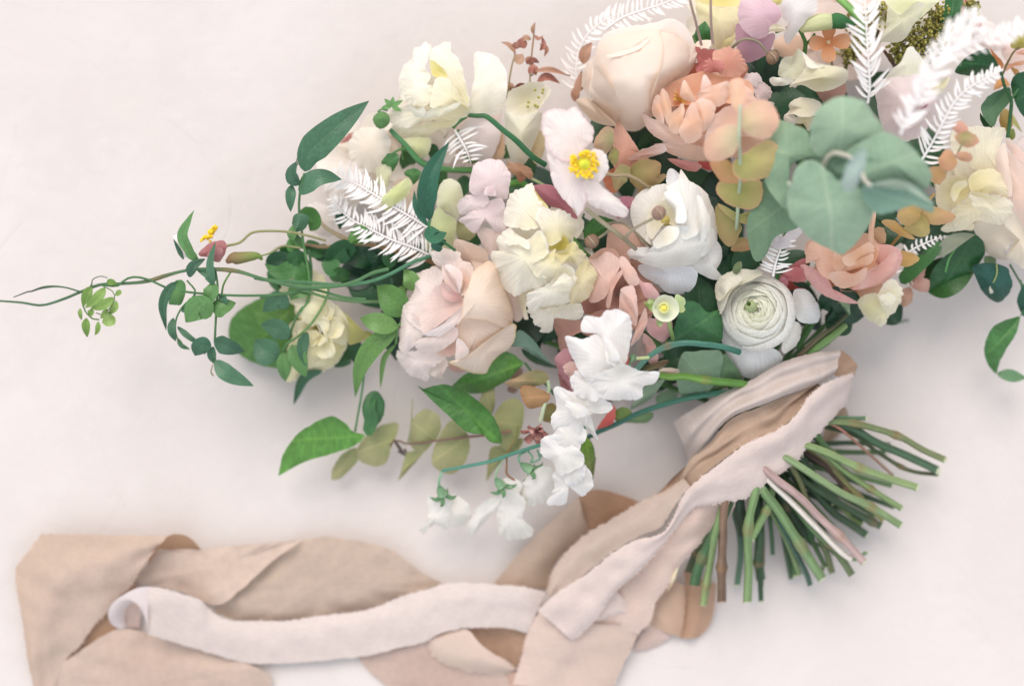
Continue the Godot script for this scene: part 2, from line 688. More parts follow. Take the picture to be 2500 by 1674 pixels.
func loft(t: Node3D, one: String, two: String, c0: Color, c1: Color, o := {}) -> MeshInstance3D:
	# a length of ribbon between its two edges, sagging or swelling between them, with soft folds
	dial += 1
	var n: int = o.get("n", 60)
	var across: int = o.get("across", 18)
	c0 = silk(c0)
	c1 = silk(c1)
	var a := spline(pts(one), false, n)
	var b := spline(pts(two), false, n)
	var swell: float = o.get("swell", 3.0)
	var folds: float = o.get("folds", 2.0)
	var deep: float = o.get("deep", 1.2)
	var torn: float = o.get("torn", 0.7)
	var v := PackedVector3Array()
	var uv := PackedVector2Array()
	var col := PackedColorArray()
	var ea := PackedVector3Array()
	var eb := PackedVector3Array()
	for i in n:
		var f := i / (n - 1.0)
		var over := (b[i] - a[i])
		over.y = 0
		over = over.normalized()
		var ja := over * torn * fine.get_noise_2d(i * 9.0, dial * 33.0) * 0.85
		var jb := over * torn * fine.get_noise_2d(i * 9.0 + 500.0, dial * 33.0) * 0.85
		for k in across + 1:
			var s := k / float(across)
			var p := a[i].lerp(b[i], s) + ja * pow(1.0 - s, 6.0) + jb * pow(s, 6.0)
			p.y += swell * 4.0 * s * (1.0 - s)
			var ph := folds * TAU * s + 5.0 * soft.get_noise_2d(f * 26.0, dial * 70.0)
			p.y += deep * (sin(ph) * 0.55 + 1.5 * soft.get_noise_3d(p.x * 1.1, p.z * 1.1, dial * 60.0)) * (0.35 + 0.65 * sin(PI * s))
			p.y += deep * 0.75 * (0.3 - absf(soft.get_noise_3d(s * 40.0 + f * 14.0, f * 10.0, dial * 41.0))) * sin(PI * s)
			p.y = maxf(p.y, 0.35)
			v.append(p)
			uv.append(Vector2(s * 2.0, f * 6.0))
			col.append(tone(c0.lerp(c1, s), p + Vector3(dial * 7.0, 0, 0), 0.025))
		ea.append(v[i * (across + 1)])
		eb.append(v[i * (across + 1) + across])
	var m := grid(t, o.get("as", "ribbon_length"), v, uv, col, across + 1, false, "silk")
	var fr: String = o.get("fray", "")
	if "a" in fr:
		fray(t, ea, c0, o.get("thread", 2.8))
	if "b" in fr:
		fray(t, eb, c1, o.get("thread", 2.8))
	return m



# ---------------------------------------------------------------- ribbon and stems

func ribbons():
	var blush := C("ecd9d1")
	var taupe := C("d3bba9")
	var lilac := C("e9dfe0")
	var tan_ := C("c9a78e")
	var t := thing("ribbon_wrap", "wide blush silk ribbon with torn edges wound round the stems, tails hanging below", "ribbon", "146.5,85.9,0")
	# the band high on the neck, its turned end and the fold below it
	loft(t, "110.1,54.0,30 118.5,47.0,44 138.3,34.3,56 157.1,25.0,62 177.8,12.9,64 198.3,6.9,60 219.0,4.5,52", "122.0,81.3,26 129.8,66.2,52 144.7,49.1,64 163.2,41.0,70 181.2,33.5,70 201.5,26.9,66 215.1,20.3,56", C("d9ccc6"), C("e2d3cb"), {"swell": 6.0, "folds": 1.5, "deep": 4.0})
	sheet(t, "219.4,4.8,50 228.3,9.0,42 235.2,15.3,34 234.3,20.9,30 231.9,24.8,30 222.9,22.5,42 215.7,21.2,50 217.1,12.8,52", tan_, tan_, {"as": "turned_end", "mat": "silk", "ruf": 0.5, "lift": -2.0})
	loft(t, "112.3,96.6,38 119.0,78.5,50 130.5,67.0,58 145.0,50.1,62 165.6,41.2,65 185.0,33.6,66 203.1,26.5,62", "116.8,102.7,46 127.4,87.0,58 144.7,72.6,64 159.4,63.7,66 174.5,58.0,66 188.0,45.7,66 203.9,27.7,62", C("cfb6a2"), C("c6aa94"), {"swell": -3.0, "folds": 1.6, "deep": 3.2, "fray": "b"})
	sheet(t, "212.4,64.9,30 213.5,53.1,46 224.1,43.1,40 232.3,51.8,20 229.1,62.6,12 224.0,68.3,10 218.8,68.8,14", C("c7a890"), C("cdb29c"), {"as": "turned_end", "mat": "silk", "ruf": 0.4, "lift": 1.0})
	# the lower layer that slips down the neck and opens into a broad tail
	loft(t, "117.7,96.8,58 113.0,106.6,52 107.5,120.3,46 101.5,133.7,38 93.5,145.5,32 83.1,160.5,26 64.7,177.3,20 49.1,190.5,17 31.8,194.0,15", "151.7,103.4,60 144.7,113.5,54 133.7,128.0,46 122.1,140.4,40 113.0,153.6,32 106.7,166.8,26 99.5,177.7,22 95.2,193.4,18 87.2,201.0,16", C("e0c6b9"), C("ead3c8"), {"swell": 2.5, "folds": 0.9, "deep": 2.2, "fray": "b"})
	loft(t, "32.1,193.7,15 19.9,186.9,15 11.2,202.6,12 6.4,220.7,9 0.8,238.8,7", "95.0,193.6,17 87.3,201.2,15 81.2,215.3,12 75.0,228.7,9 69.6,243.6,7", C("e6d0c5"), C("dfc8bb"), {"swell": 4.0, "folds": 1.2, "deep": 2.0, "fray": "ab", "torn": 1.4})
	# beige veil and the pale strip that ends in a cut edge
	loft(t, "115.5,90.9,46 103.6,99.8,40 85.6,109.4,34 70.5,119.8,28 53.5,129.7,24 37.9,144.1,20 28.9,157.4,16 23.9,172.2,13", "118.8,95.2,52 109.1,109.6,46 100.7,124.5,38 85.7,132.1,33 67.4,144.7,27 48.9,160.4,22 33.3,173.1,17 31.0,179.8,15", C("d9c4b6"), C("e2d0c4"), {"swell": 1.5, "folds": 0.9, "deep": 1.8, "fray": "a", "torn": 1.3})
	loft(t, "229.2,20.5,46 213.0,24.1,62 202.2,28.4,70 194.0,34.9,73 187.5,43.7,76 179.8,51.8,77 170.9,57.7,77 157.5,62.9,77 143.0,72.3,75 130.2,83.5,71 119.5,92.2,67 112.9,100.9,63 107.4,115.0,58 99.8,127.0,54 82.9,132.5,47 66.4,142.9,41 54.4,154.5,36 32.8,169.5,30 17.8,183.6,25", "231.0,27.3,36 226.7,36.0,42 222.7,42.3,46 211.3,52.5,56 197.9,64.3,62 187.2,78.9,64 170.2,89.6,66 160.9,98.3,66 150.7,103.3,64 135.2,105.9,62 122.1,109.0,58 115.0,116.3,54 109.3,125.1,51 102.1,134.8,47 93.3,145.4,43 85.1,155.3,39 70.1,169.0,33 56.5,190.6,26 41.7,205.0,20", C("ead9d2"), C("e5d5cf"), {"n": 110, "swell": 3.0, "folds": 0.9, "deep": 2.6, "fray": "ab", "torn": 1.1})
	sheet(t, "55.0,189.9,24 64.3,177.7,26 70.5,170.0,27 78.8,178.5,22 86.7,187.1,18! 74.2,188.6,20 61.4,190.8,22", C("e6d5cd"), C("e2d0c8"), {"as": "turned_end", "mat": "silk", "ruf": 0.3, "lift": 1.5})

	t = thing("ribbon_tail", "tan silk ribbon tail lying flat under the lower stem ends", "ribbon", "119.2,190.5,0", "loose silk ribbon lengths")
	loft(t, "108.6,163.5,8 103.1,173.0,8 98.4,186.0,7 96.2,197.6,5", "121.3,169.7,9 121.3,180.8,9 120.1,195.4,8 118.4,206.6,4", C("dcc0ab"), C("cfae97"), {"swell": 3.0, "folds": 0.7, "deep": 1.0})
	loft(t, "120.1,158.7,8 121.9,173.2,7 120.9,189.4,6 118.2,207.1,3", "143.5,168.9,4 141.8,181.6,5 139.1,196.0,5 130.9,206.3,3", C("bf9a80"), C("cdaa92"), {"swell": 3.5, "folds": 0.7, "deep": 1.0, "fray": "b"})
	sheet(t, "96.2,197.6,5 104.2,199.2,5 112.3,203.4,4 107.7,210.2,2 98.1,215.1,2 86.0,217.2,2 88.2,209.0,4", C("dfc6bb"), C("e3ccc3"), {"as": "turned_end", "mat": "silk", "ruf": 0.4, "lift": 2.0})

	t = thing("ribbon_loop", "brownish silk ribbon loop behind the beige torn edge, above the white strip", "ribbon", "33.9,142.2,0", "loose silk ribbon lengths")
	loft(t, "-13.1,168.9,6 1.6,150.4,12 17.5,132.2,17 33.2,117.6,20 46.0,106.4,22", "24.9,172.3,3 29.2,156.3,5 40.3,143.2,7 53.5,131.8,8 50.0,119.6,14", C("ccb5a3"), C("bfa590"), {"swell": 3.0, "folds": 1.0, "deep": 1.2})
	sheet(t, "46.2,106.4,22 56.8,101.2,20 74.6,105.0,14 90.9,112.9,10 81.2,118.6,12 65.3,126.5,12 53.5,131.8,8 49.7,120.2,12", C("ab8569"), C("b8937a"), {"as": "ribbon_length", "mat": "silk", "ruf": 0.4, "lift": 1.0})
	sheet(t, "87.7,112.9,10 100.8,102.9,22 110.7,90.9,32 119.4,82.5,40 119.0,90.2,40 110.5,100.1,34 99.0,109.8,24 90.5,114.9,14", C("b1917a"), C("bb9f8a"), {"as": "ribbon_length", "mat": "silk", "ruf": 0.4, "lift": -1.0})

	t = thing("pale_streamer", "narrow pale lilac white ribbon streamer curling round at its far end", "ribbon", "-94.1,197.0,0")
	loft(t, "23.1,172.8,14 6.8,168.7,17 -9.8,167.1,19 -28.8,165.9,20 -45.3,166.8,19 -64.6,172.4,16 -80.0,177.4,14 -95.5,184.1,12 -112.3,187.8,11 -131.5,189.7,11 -157.1,193.5,11 -180.1,193.8,11 -199.1,192.7,12 -210.2,185.3,14 -215.0,178.2,18 -224.7,173.9,22 -237.6,169.4,25 -249.5,167.1,26", "10.9,202.2,10 -3.4,198.0,13 -16.2,197.6,15 -35.3,197.9,16 -50.6,201.9,15 -60.9,207.9,13 -80.3,213.0,11 -106.1,219.1,9 -125.3,220.9,9 -144.7,223.0,8 -162.7,223.9,8 -186.9,223.4,8 -210.8,216.5,10 -234.4,208.0,14 -251.0,200.7,21", C("e9dcd6"), C("e4d6d0"), {"n": 110, "swell": 1.4, "folds": 0.8, "deep": 1.6, "fray": "a", "torn": 1.0})
	loft(t, "-249.8,167.3,25 -257.4,168.1,26 -267.6,173.2,24 -276.4,180.2,20 -280.6,188.9,15 -279.5,196.4,9 -275.5,200.1,6", "-250.6,200.1,22 -252.5,187.9,23 -255.2,179.2,23 -261.0,178.8,20 -268.4,184.7,14 -271.0,192.7,8 -270.4,199.2,5", C("eadfe0"), C("e6d8d6"), {"swell": 1.5, "folds": 0.6, "deep": 0.6, "torn": 0.2})
	loft(t, "-269.0,180.6,10 -272.5,187.2,6 -272.1,194.5,4 -269.2,199.4,4", "-258.2,180.2,12 -259.8,188.8,8 -260.8,195.0,6 -261.0,200.1,5", C("d9c2b8"), C("d4bcb2"), {"swell": -1.0, "folds": 0.6, "deep": 0.4, "torn": 0.2})

	t = thing("taupe_ribbon", "broad dusky taupe silk ribbon folded back on itself in a wide loop", "ribbon", "-311.7,198.2,0")
	loft(t, "-334.3,249.7,3 -337.9,226.2,7 -341.8,194.3,10 -346.4,160.7,12 -338.1,147.6,15 -326.7,133.0,17 -321.1,132.1,18 -286.1,132.6,20 -261.4,132.6,22 -236.3,132.6,24", "-320.9,247.0,2 -313.1,221.7,5 -303.6,212.5,7 -295.5,201.5,8 -289.3,193.5,9 -282.2,186.9,10 -275.3,177.5,12 -265.5,168.7,14 -259.6,160.1,16 -251.3,148.8,20", taupe, C("d6c0b2"), {"n": 90, "swell": 3.5, "folds": 0.9, "deep": 3.4, "fray": "b", "torn": 1.2})
	loft(t, "-251.1,149.0,20 -243.5,140.5,24 -235.8,132.3,26 -227.9,131.3,25 -221.3,135.3,20 -216.6,144.3,10", "-254.7,155.0,6 -247.3,144.8,9 -236.3,144.0,10 -229.4,143.7,10 -222.8,143.8,9 -217.2,145.5,7", C("c39d7e"), C("b68f72"), {"swell": 1.0, "folds": 0.6, "deep": 0.5, "torn": 0.3})
	sheet(t, "-247.3,144.8,9 -230.4,144.0,10 -215.6,143.5,11 -181.0,139.6,13 -144.4,136.0,16! -166.1,151.0,15 -185.9,169.3,13 -205.0,183.0,10 -217.6,180.3,6 -228.9,175.8,4 -242.9,172.0,3 -261.6,169.1,3 -265.2,165.0,4 -254.6,153.7,7", C("dcc6b6"), C("d8c3b5"), {"as": "ribbon_length", "mat": "silk", "lift": 1.5, "und": 4.0, "n": 64})
	sheet(t, "-206.3,184.2,4 -182.3,161.0,6 -157.4,143.9,9 -144.0,136.9,13 -131.0,134.4,15 -114.4,136.4,15 -95.3,139.6,14 -81.4,144.8,13 -72.6,152.5,11 -60.0,162.2,7 -48.3,168.1,4! -65.3,174.3,5 -80.7,178.7,5 -96.3,185.6,4 -113.2,189.7,3 -158.5,194.6,2 -184.4,195.9,2 -206.3,191.7,2", C("cdb8a8"), C("d4bfae"), {"as": "ribbon_length", "mat": "silk", "lift": 3.0, "und": 4.0, "n": 64})
	sheet(t, "-322.9,231.3,2 -307.5,219.2,4 -280.1,201.5,7 -260.8,201.1,6 -255.1,204.1,5 -212.0,218.0,5 -187.0,224.0,7 -174.1,228.7,8 -167.6,235.7,5! -172.9,243.6,4 -212.4,258.6,3 -271.4,260.5,3 -331.1,259.1,1", C("d3bbac"), C("d9c3b4"), {"as": "ribbon_length", "mat": "silk", "lift": 3.0, "und": 4.5, "n": 64})

	sheet(t, "-317.0,226.4,2 -308.8,217.3,3 -300.6,207.2,4 -290.5,194.3,5 -280.4,182.3,6 -270.3,171.3,7 -262.0,169.4,7 -265.0,177.6,5 -276.0,187.6,4 -277.3,200.6,3 -281.2,203.5,3 -297.3,213.6,2 -308.1,221.4,2", C("b89478"), C("c2a086"), {"as": "ribbon_length", "mat": "silk", "lift": -1.0})
	t = thing("ribbon_curl", "short curled ribbon piece, light on its fold and tan inside, under the white streamer", "ribbon", "-35.8,222.9,0", "loose silk ribbon lengths")
	sheet(t, "-107.5,221.4,2 -80.7,214.7,6 -58.6,208.7,9 -54.8,217.2,8 -42.0,225.8,7 -22.7,230.8,6 -4.7,232.3,5 -3.5,249.0,4 -42.2,258.3,3 -75.8,249.5,2", C("cdb3a8"), C("d4bcb0"), {"as": "ribbon_length", "mat": "silk", "lift": 2.0, "und": 2.0})
	loft(t, "-60.0,208.5,8 -56.0,215.5,10 -50.9,220.6,10 -41.3,225.3,9 -22.7,230.3,8 -6.0,231.2,6 2.0,230.0,4", "-50.9,203.1,9 -41.8,199.7,12 -30.8,199.1,15 -21.2,209.1,16 -12.4,215.9,14 -4.7,220.4,11 2.3,226.9,6", C("dfcabc"), C("e6d0c2"), {"swell": 3.0, "folds": 0.7, "deep": 0.9, "fray": "a"})
	sheet(t, "-31.1,199.9,8 -16.3,198.8,9 -3.4,198.8,9 10.9,202.8,8 7.5,216.6,5 2.4,228.4,3 -6.0,222.0,4 -21.5,211.7,5", C("b6947c"), C("c0a089"), {"as": "ribbon_length", "mat": "silk", "lift": -2.0})
	sheet(t, "-4.1,232.7,5 9.4,231.1,8 28.6,233.7,9 53.1,239.1,8 68.8,247.8,4 48.2,261.2,2 -3.5,261.2,2", C("d3ac98"), C("dabaaa"), {"as": "ribbon_length", "mat": "silk", "lift": 1.5})


func cut_stem(label: String, path: String, r: float, c0: String, c1: String, o := {}):
	r *= 0.87
	var p := pts(path)
	var t := thing("cut_stem", label, "stem", path.split(" ")[p.size() / 2])
	var heart := pts("166.7,68.5,46")[0]
	var a := p[0]
	var back := a + (a - p[1]).normalized() * 22.0
	back = back.lerp(heart, 0.25)
	back.y = clampf(a.y, 24.0, 58.0)
	p.insert(0, back)
	o.as = "stalk"
	if not o.has("nodes") and r > 1.9 and rng.randf() < 0.55:
		o.nodes = [rng.randf_range(0.45, 0.9)]
	o.cut = C(o.get("cutc", "d6dcb0"), 0.85)
	tube_along(t, p, [r * 0.95, r, r, r * 1.04], muted(C(c0, 0.84), 0.34), muted(C(c1, 0.84), 0.34), o)


func cut_stems():
	cut_stem("short blue green stem end, uppermost of the cut stems beside the ribbon", "220.6,50.6,44 229.0,50.6,44 239.2,50.7,43", 1.6, "4f8a66", "5a936c")
	cut_stem("knobbly olive stem reaching farthest out on the side of the plain board", "222.7,53.1,50 243.5,57.2,48 262.9,63.7,44 276.7,71.5,40 294.6,79.5,36", 2.5, "6f8f55", "7c8d52", {"nodes": [0.35, 0.62], "bump": 0.12})
	cut_stem("thick dark green stem just below the knobbly olive one", "225.8,55.9,46 245.1,66.7,42 267.9,76.3,36 291.3,87.1,30", 3.2, "2f6245", "3f7650")
	cut_stem("thin olive stem with a pale swelling near its tip, against the thick dark green stem", "231.4,62.2,40 248.5,73.9,34 271.5,87.0,28 293.5,90.5,24", 1.6, "4f7446", "55663a", {"nodes": [0.72]})
	cut_stem("thin reddish stem fading to tan, alone among the green ones", "213.3,54.2,50 225.8,61.8,46 238.5,72.1,40 249.9,81.5,34 261.5,91.0,28", 1.1, "d8736a", "a5826a")
	cut_stem("light green stem with a brown ringed node, long and straight", "196.8,68.2,62 213.2,74.6,58 229.4,82.3,54 250.5,90.0,48 274.0,97.6,42", 2.9, "7fa862", "8cb268", {"nodes": [0.58]})
	cut_stem("smooth light green stem under the ringed one, ending bluntly", "205.3,72.0,56 222.0,85.0,50 242.2,98.5,42 265.6,112.7,34", 2.3, "78a25a", "82ac5f")
	cut_stem("grey green stem with a pale node and thin straight tip", "185.9,78.8,68 202.6,89.5,62 220.8,100.6,55 242.6,110.7,46 263.9,123.8,38", 2.8, "83ab72", "78a160", {"nodes": [0.76]})
	cut_stem("yellowish olive stem half hidden under the grey green stem", "211.7,81.2,46 228.6,97.5,40 243.3,110.9,32 255.7,122.2,24", 2.2, "7d7a4a", "98a048")
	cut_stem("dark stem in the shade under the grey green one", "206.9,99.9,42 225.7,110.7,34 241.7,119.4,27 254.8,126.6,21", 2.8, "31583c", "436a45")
	cut_stem("thick dark green stem with a slanting cut beside a bright young shoot", "203.1,98.7,40 219.5,115.4,30 234.3,125.3,22 246.2,133.3,16", 3.1, "2b5539", "3a6844")
	cut_stem("bright yellow green shoot between two dark stems", "224.7,111.6,26 233.4,118.8,20 243.5,126.0,14", 2.0, "7fb23c", "8fbd46")
	cut_stem("mauve pink woody stem with smooth bark, thickest of the fan", "170.7,87.1,70 188.4,100.3,64 206.5,117.8,57 222.0,131.5,50 238.0,148.1,42", 3.0, "bd969a", "cba6a8", {"bump": 0.08, "var": 0.25})
	cut_stem("white stripped stem lying along the mauve pink one", "169.4,90.5,66 185.0,104.9,60 204.8,124.2,52 222.0,140.8,44 230.3,146.2,40", 2.4, "ece6e2", "f0e8e4", {"cutc": "e8d0c0", "var": 0.05})
	cut_stem("short olive stem between the white stripped stem and the grey green one", "187.2,84.5,56 194.0,96.2,50 199.9,108.3,42 202.4,113.0,38", 2.1, "8a9158", "6f7f48")
	cut_stem("long straight green stem pointing down beside the pink one", "164.7,96.2,64 175.7,109.3,58 187.0,125.6,50 201.7,146.8,40 211.7,160.9,33", 3.8, "5f9355", "76a765")
	cut_stem("slim green stem behind the long straight green one", "173.0,110.7,46 182.3,125.8,38 191.3,142.9,28 199.4,160.5,18", 2.1, "6d9c5c", "7aa862")
	cut_stem("dark teal stem tucked along the long green one", "180.4,120.3,48 190.8,138.6,38 201.8,157.5,26 206.2,167.4,20", 2.1, "2d6a5a", "33705c")
	cut_stem("forked green stem with a yellowish joint, pointing straight down", "160.2,98.7,66 157.6,114.6,60 157.2,130.7,54 159.5,151.8,44 160.4,176.6,33", 3.3, "6a9d5a", "79a962", {"nodes": [0.46]})
	cut_stem("side branch joining the forked green stem at its joint", "170.2,107.9,58 165.0,119.3,56 159.2,131.5,53", 3.0, "5b8f50", "74a45c")
	cut_stem("very thin dark green stem end in the gap beside the forked stem", "173.7,114.2,40 177.4,129.7,30 180.2,146.3,20", 1.7, "3d7a4e", "3f7c50")
	cut_stem("brown woody twig with a pale ring near its cut", "140.1,111.6,62 140.5,132.1,54 141.4,154.6,44 142.8,176.2,35", 3.3, "8f6a55", "84624e", {"nodes": [0.72], "cutc": "c8a688", "bump": 0.1, "var": 0.3})
	cut_stem("blue green stem blurred low between the brown twig and the forked stem", "150.8,114.2,40 155.5,129.7,30 158.0,145.5,20 157.0,169.1,10", 2.4, "3f7a63", "4d8a6c")
	cut_stem("thick deep green stem left of the brown twig, round cut end", "137.1,122.1,56 130.9,138.8,46 126.3,152.7,38 124.6,165.7,30", 4.0, "2d6a3e", "387a46")
	cut_stem("green stem with a notched pale tip lying over the tan ribbon", "135.7,123.2,58 133.8,144.4,46 132.1,166.2,34 131.3,180.0,27", 2.9, "5a9450", "8fae62", {"nodes": [0.82]})
	cut_stem("short shaded stem nearest the torn ribbon edge, dark and brownish", "131.8,129.2,44 125.2,143.7,32 121.3,157.9,22", 2.6, "3f6a40", "4b6038")
	cut_stem("dark green stem behind the joint of the forked stem", "167.4,130.9,42 168.4,146.9,30 172.1,163.7,20", 3.6, "2f5f3c", "3a6a44")
	cut_stem("brown dry stem end in the gap right of the forked stem", "169.6,130.3,36 171.9,141.4,28 173.6,153.6,20", 1.3, "8a6c4a", "7c5f42")
	cut_stem("dull brown stem in shade under the long green stem's tip", "189.4,123.0,38 198.5,141.4,28 208.8,152.7,20 216.0,158.4,15", 2.1, "5f4f3c", "7a6248")
	cut_stem("green stem with a brown cut end between two slanting stems", "206.0,127.0,40 215.7,144.3,28 221.7,159.1,18", 2.6, "5d8a4c", "6c7c46", {"cutc": "6b4c34"})
	cut_stem("green stem with a torn reddish end under the mauve pink stem", "202.1,124.5,48 219.6,140.5,36 234.1,159.6,24", 3.0, "4f8a55", "6a8048", {"cutc": "6e4f3a"})
	cut_stem("tiny green stem tip just past the end of the mauve stem", "235.3,149.4,18 242.0,146.8,17 246.8,144.9,16", 1.4, "4f8a5a", "5f9a62")
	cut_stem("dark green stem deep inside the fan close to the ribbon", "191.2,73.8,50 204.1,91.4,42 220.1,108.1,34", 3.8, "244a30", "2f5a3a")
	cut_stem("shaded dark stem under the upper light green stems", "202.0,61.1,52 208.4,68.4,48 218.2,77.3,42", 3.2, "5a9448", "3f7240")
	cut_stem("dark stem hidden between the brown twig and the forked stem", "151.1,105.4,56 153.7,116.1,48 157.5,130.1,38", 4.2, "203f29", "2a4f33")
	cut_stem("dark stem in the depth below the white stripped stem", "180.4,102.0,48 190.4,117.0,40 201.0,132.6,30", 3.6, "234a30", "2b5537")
	cut_stem("purplish brown stem running under the ringed light green stem", "208.4,81.0,48 216.4,88.4,44 229.1,101.7,38 237.1,107.8,34", 2.2, "5a3a36", "4d3a30")
	var more := RandomNumberGenerator.new()
	more.seed = 12
	for k in 15:
		var a := lerpf(-0.1, 1.7, (k + more.randf()) / 15.0)
		var long := more.randf_range(0.72, 0.97)
		var c := pts("170.6,74.6,40")[0]
		var dir := Vector3(cos(a), 0, sin(a))
		var start := c + dir * 30.0 + Vector3(-dir.z, 0, dir.x) * more.randf_range(-6, 6)
		var end := c + dir * (30.0 + 78.0 * long) + Vector3(-dir.z, 0, dir.x) * more.randf_range(-9, 9)
		start.y = more.randf_range(22, 44)
		end.y = more.randf_range(5, 22)
		var hidden := thing("cut_stem", "slim green stem in the lower layers of the fanned stem bundle", "stem", "%f,%f,%f" % [start.x, start.z, start.y], "lower stems of the fan")
		tube_along(hidden, PackedVector3Array([start - dir * 25.0, start, start.lerp(end, 0.5) + Vector3(more.randf_range(-2, 2), 1, more.randf_range(-2, 2)), end]), [1.5, 1.7, 1.7], muted(C(["2f5a38", "3f6f40", "284f34", "4a7a44"][k % 4], 0.8), 0.25), muted(C(["3a6440", "4f7f48", "30603c", "5a8a4c"][k % 4], 0.8), 0.25), {"as": "stalk", "cut": C("c9d3a0", 0.8)})
	var t := thing("stem_leaf", "dark green leaf caught among the cut stems under the white stripped stem", "leaf", "198.7,126.3,34")
	sheet(t, "192.2,111.6,38 199.3,117.3,38 205.8,126.3,34 206.8,138.8,26 200.7,134.3,28 194.4,123.5,34", C("3f7a3f"), C("356b38"), {"as": "leaf_blade", "mat": "leaf", "lift": 1.5, "base": "192.2,111.6,38", "leafuv": true})
	t = thing("bud_sheath", "pale yellow withered wisp hanging from the ribbon edge by the stems", "stem", "109.2,163.2,26")
	tube(t, "112.6,153.4,34 110.4,161.5,28 107.0,171.8,20", [0.6, 1.7, 1.5, 0.5], C("efe3c0"), C("d9b598"), {"as": "stalk"})
	t = thing("binding_core", "inner bundle of stems under the ribbon", "stem", "163.9,70.1,40")
	tube(t, "138.4,41.0,34 160.2,62.8,34 180.4,76.8,34 192.9,86.1,34", [11, 12, 11, 7], C("33563a"), C("2b4a32"), {"as": "stalk", "sides": 14, "bump": 0.15})

# ---------------------------------------------------------------- flowers

func flowers():
	roses()
	lisianthus()
	ranunculus()
	peach_roses()
	anemones()
	sweet_peas()
	small_blooms()


func roses():
	var a := C("f3dfd6")
	var b := C("f6e8e0")
	var deep := C("e6bfb2")
	var warm := C("efd3b6")
	var t := thing("blush_rose", "open blush rose with a folded heart and a turned-back lower petal, above the speckled leaf", "rose", "-34.1,-22.8,20", "garden roses")
	sheet(t, "-77.0,4.8,52 -76.2,12.2,46 -69.0,20.9,44 -57.4,25.7,46 -54.9,19.8,52 -50.3,14.5,58 -44.1,9.6,62 -47.0,5.9,64 -60.4,4.7,62 -70.8,6.0,60", a, b, {"base": "-42.4,-3.7,60", "lift": 3.0, "ruf": 1.6, "und": 2.0})
	sheet(t, "-55.1,19.8,50 -52.0,22.6,50 -46.3,24.0,48 -46.0,18.8,54 -42.4,14.5,60 -44.7,9.9,62 -49.7,13.9,58", a, C("f7eadb"), {"lift": -2.0, "ruf": 2.0, "n": 36})
	sheet(t, "-42.7,14.0,52 -40.5,19.0,46 -33.1,19.6,48 -30.4,16.3,56 -36.4,12.7,58", C("d9a9a0"), deep, {"lift": -1.0, "n": 30})
	sheet(t, "-71.0,-24.8,66 -73.7,-17.0,62 -75.2,-3.7,58 -74.8,2.9,58 -70.8,6.9,60 -64.4,1.7,66 -57.3,-6.1,74 -59.4,-12.0,78 -65.5,-19.2,76", b, b, {"base": "-47.9,-15.7,70", "lift": 4.0, "ruf": 1.4, "und": 2.0})
	sheet(t, "-49.7,-50.8,70 -55.3,-48.9,66 -63.4,-45.3,62 -65.0,-40.5,64 -63.6,-34.9,68 -67.7,-30.2,66 -71.3,-25.1,64 -69.5,-17.5,70 -58.8,-7.8,78 -51.9,-15.4,84 -47.1,-33.1,86 -44.7,-43.4,80", a, b, {"base": "-35.5,-24.4,80", "lift": 4.0, "ruf": 1.4, "und": 2.2, "n": 56})
	sheet(t, "-53.8,-58.9,72 -49.5,-60.7,74 -44.2,-62.0,72 -34.2,-58.8,76 -33.4,-54.1,80 -26.9,-51.7,80 -24.4,-46.5,84 -27.6,-37.1,88 -32.9,-31.3,86 -38.9,-40.3,84 -45.0,-49.6,80 -49.5,-50.5,74", C("eccdbd"), b, {"base": "-32.0,-29.7,80", "lift": 3.0, "ruf": 1.6, "und": 2.0, "n": 56})
	sheet(t, "-49.3,5.3,66 -35.8,-2.5,74 -36.6,6.2,68 -44.7,9.3,62", deep, C("ecd0be"), {"lift": -3.0, "n": 28})
	sheet(t, "-36.0,-11.3,82 -35.5,-3.6,80 -36.4,5.9,74 -36.6,11.6,68 -29.3,9.2,70 -28.0,5.9,74 -17.8,-0.1,76 -3.5,-10.2,74 0.1,-13.3,72 -5.8,-21.4,84 -23.4,-21.2,92 -31.6,-16.5,90", C("e9cdb8"), C("f0d9c6"), {"base": "-31.7,-21.3,88", "lift": 5.0, "und": 1.5})
	sheet(t, "-51.0,-34.1,90 -46.6,-37.4,95 -43.7,-38.6,96 -38.4,-34.5,96 -31.5,-28.5,93 -30.7,-23.8,92 -38.7,-17.7,90 -48.3,-10.7,86 -57.2,-6.6,84 -59.2,-16.0,86 -54.0,-26.0,88", C("e8c3b8"), C("f3ded5"), {"base": "-32.3,-26.5,88", "mid": "-45.9,-21.3,87", "ruf": 0.9, "und": 1.6})
	sheet(t, "-43.6,-38.2,97 -38.3,-34.4,98 -31.2,-28.7,95 -32.7,-27.0,93 -38.6,-26.4,92 -43.2,-29.3,93 -45.5,-34.5,95", C("dcaaa2"), C("eccbc2"), {"base": "-31.6,-27.7,90", "lift": -2.0, "n": 32})
	sheet(t, "-64.1,0.5,70 -57.7,-3.4,76 -47.3,-4.5,82 -37.0,-10.7,88 -35.4,-3.6,84 -41.5,1.8,78 -49.0,5.4,72 -60.0,4.8,68", C("ecd0c4"), b, {"base": "-32.9,-15.4,86", "lift": 2.5, "ruf": 0.8})
	sheet(t, "-57.4,-5.5,83 -49.8,-9.2,90 -43.2,-12.9,94 -31.9,-22.8,98 -32.1,-15.8,95 -37.4,-10.5,91 -43.5,-5.9,87 -49.0,-4.1,84", C("f1dcd3"), C("f9efea"), {"base": "-31.5,-20.0,92", "lift": 1.8, "ruf": 0.6})
	sheet(t, "-44.9,-49.7,94 -44.0,-42.1,94 -40.8,-35.7,95 -34.1,-32.1,95 -32.8,-32.7,97 -37.7,-40.2,99 -42.4,-47.8,98", C("eccdc2"), C("f5e2da"), {"lift": -1.5, "n": 32, "ruf": 0.5})
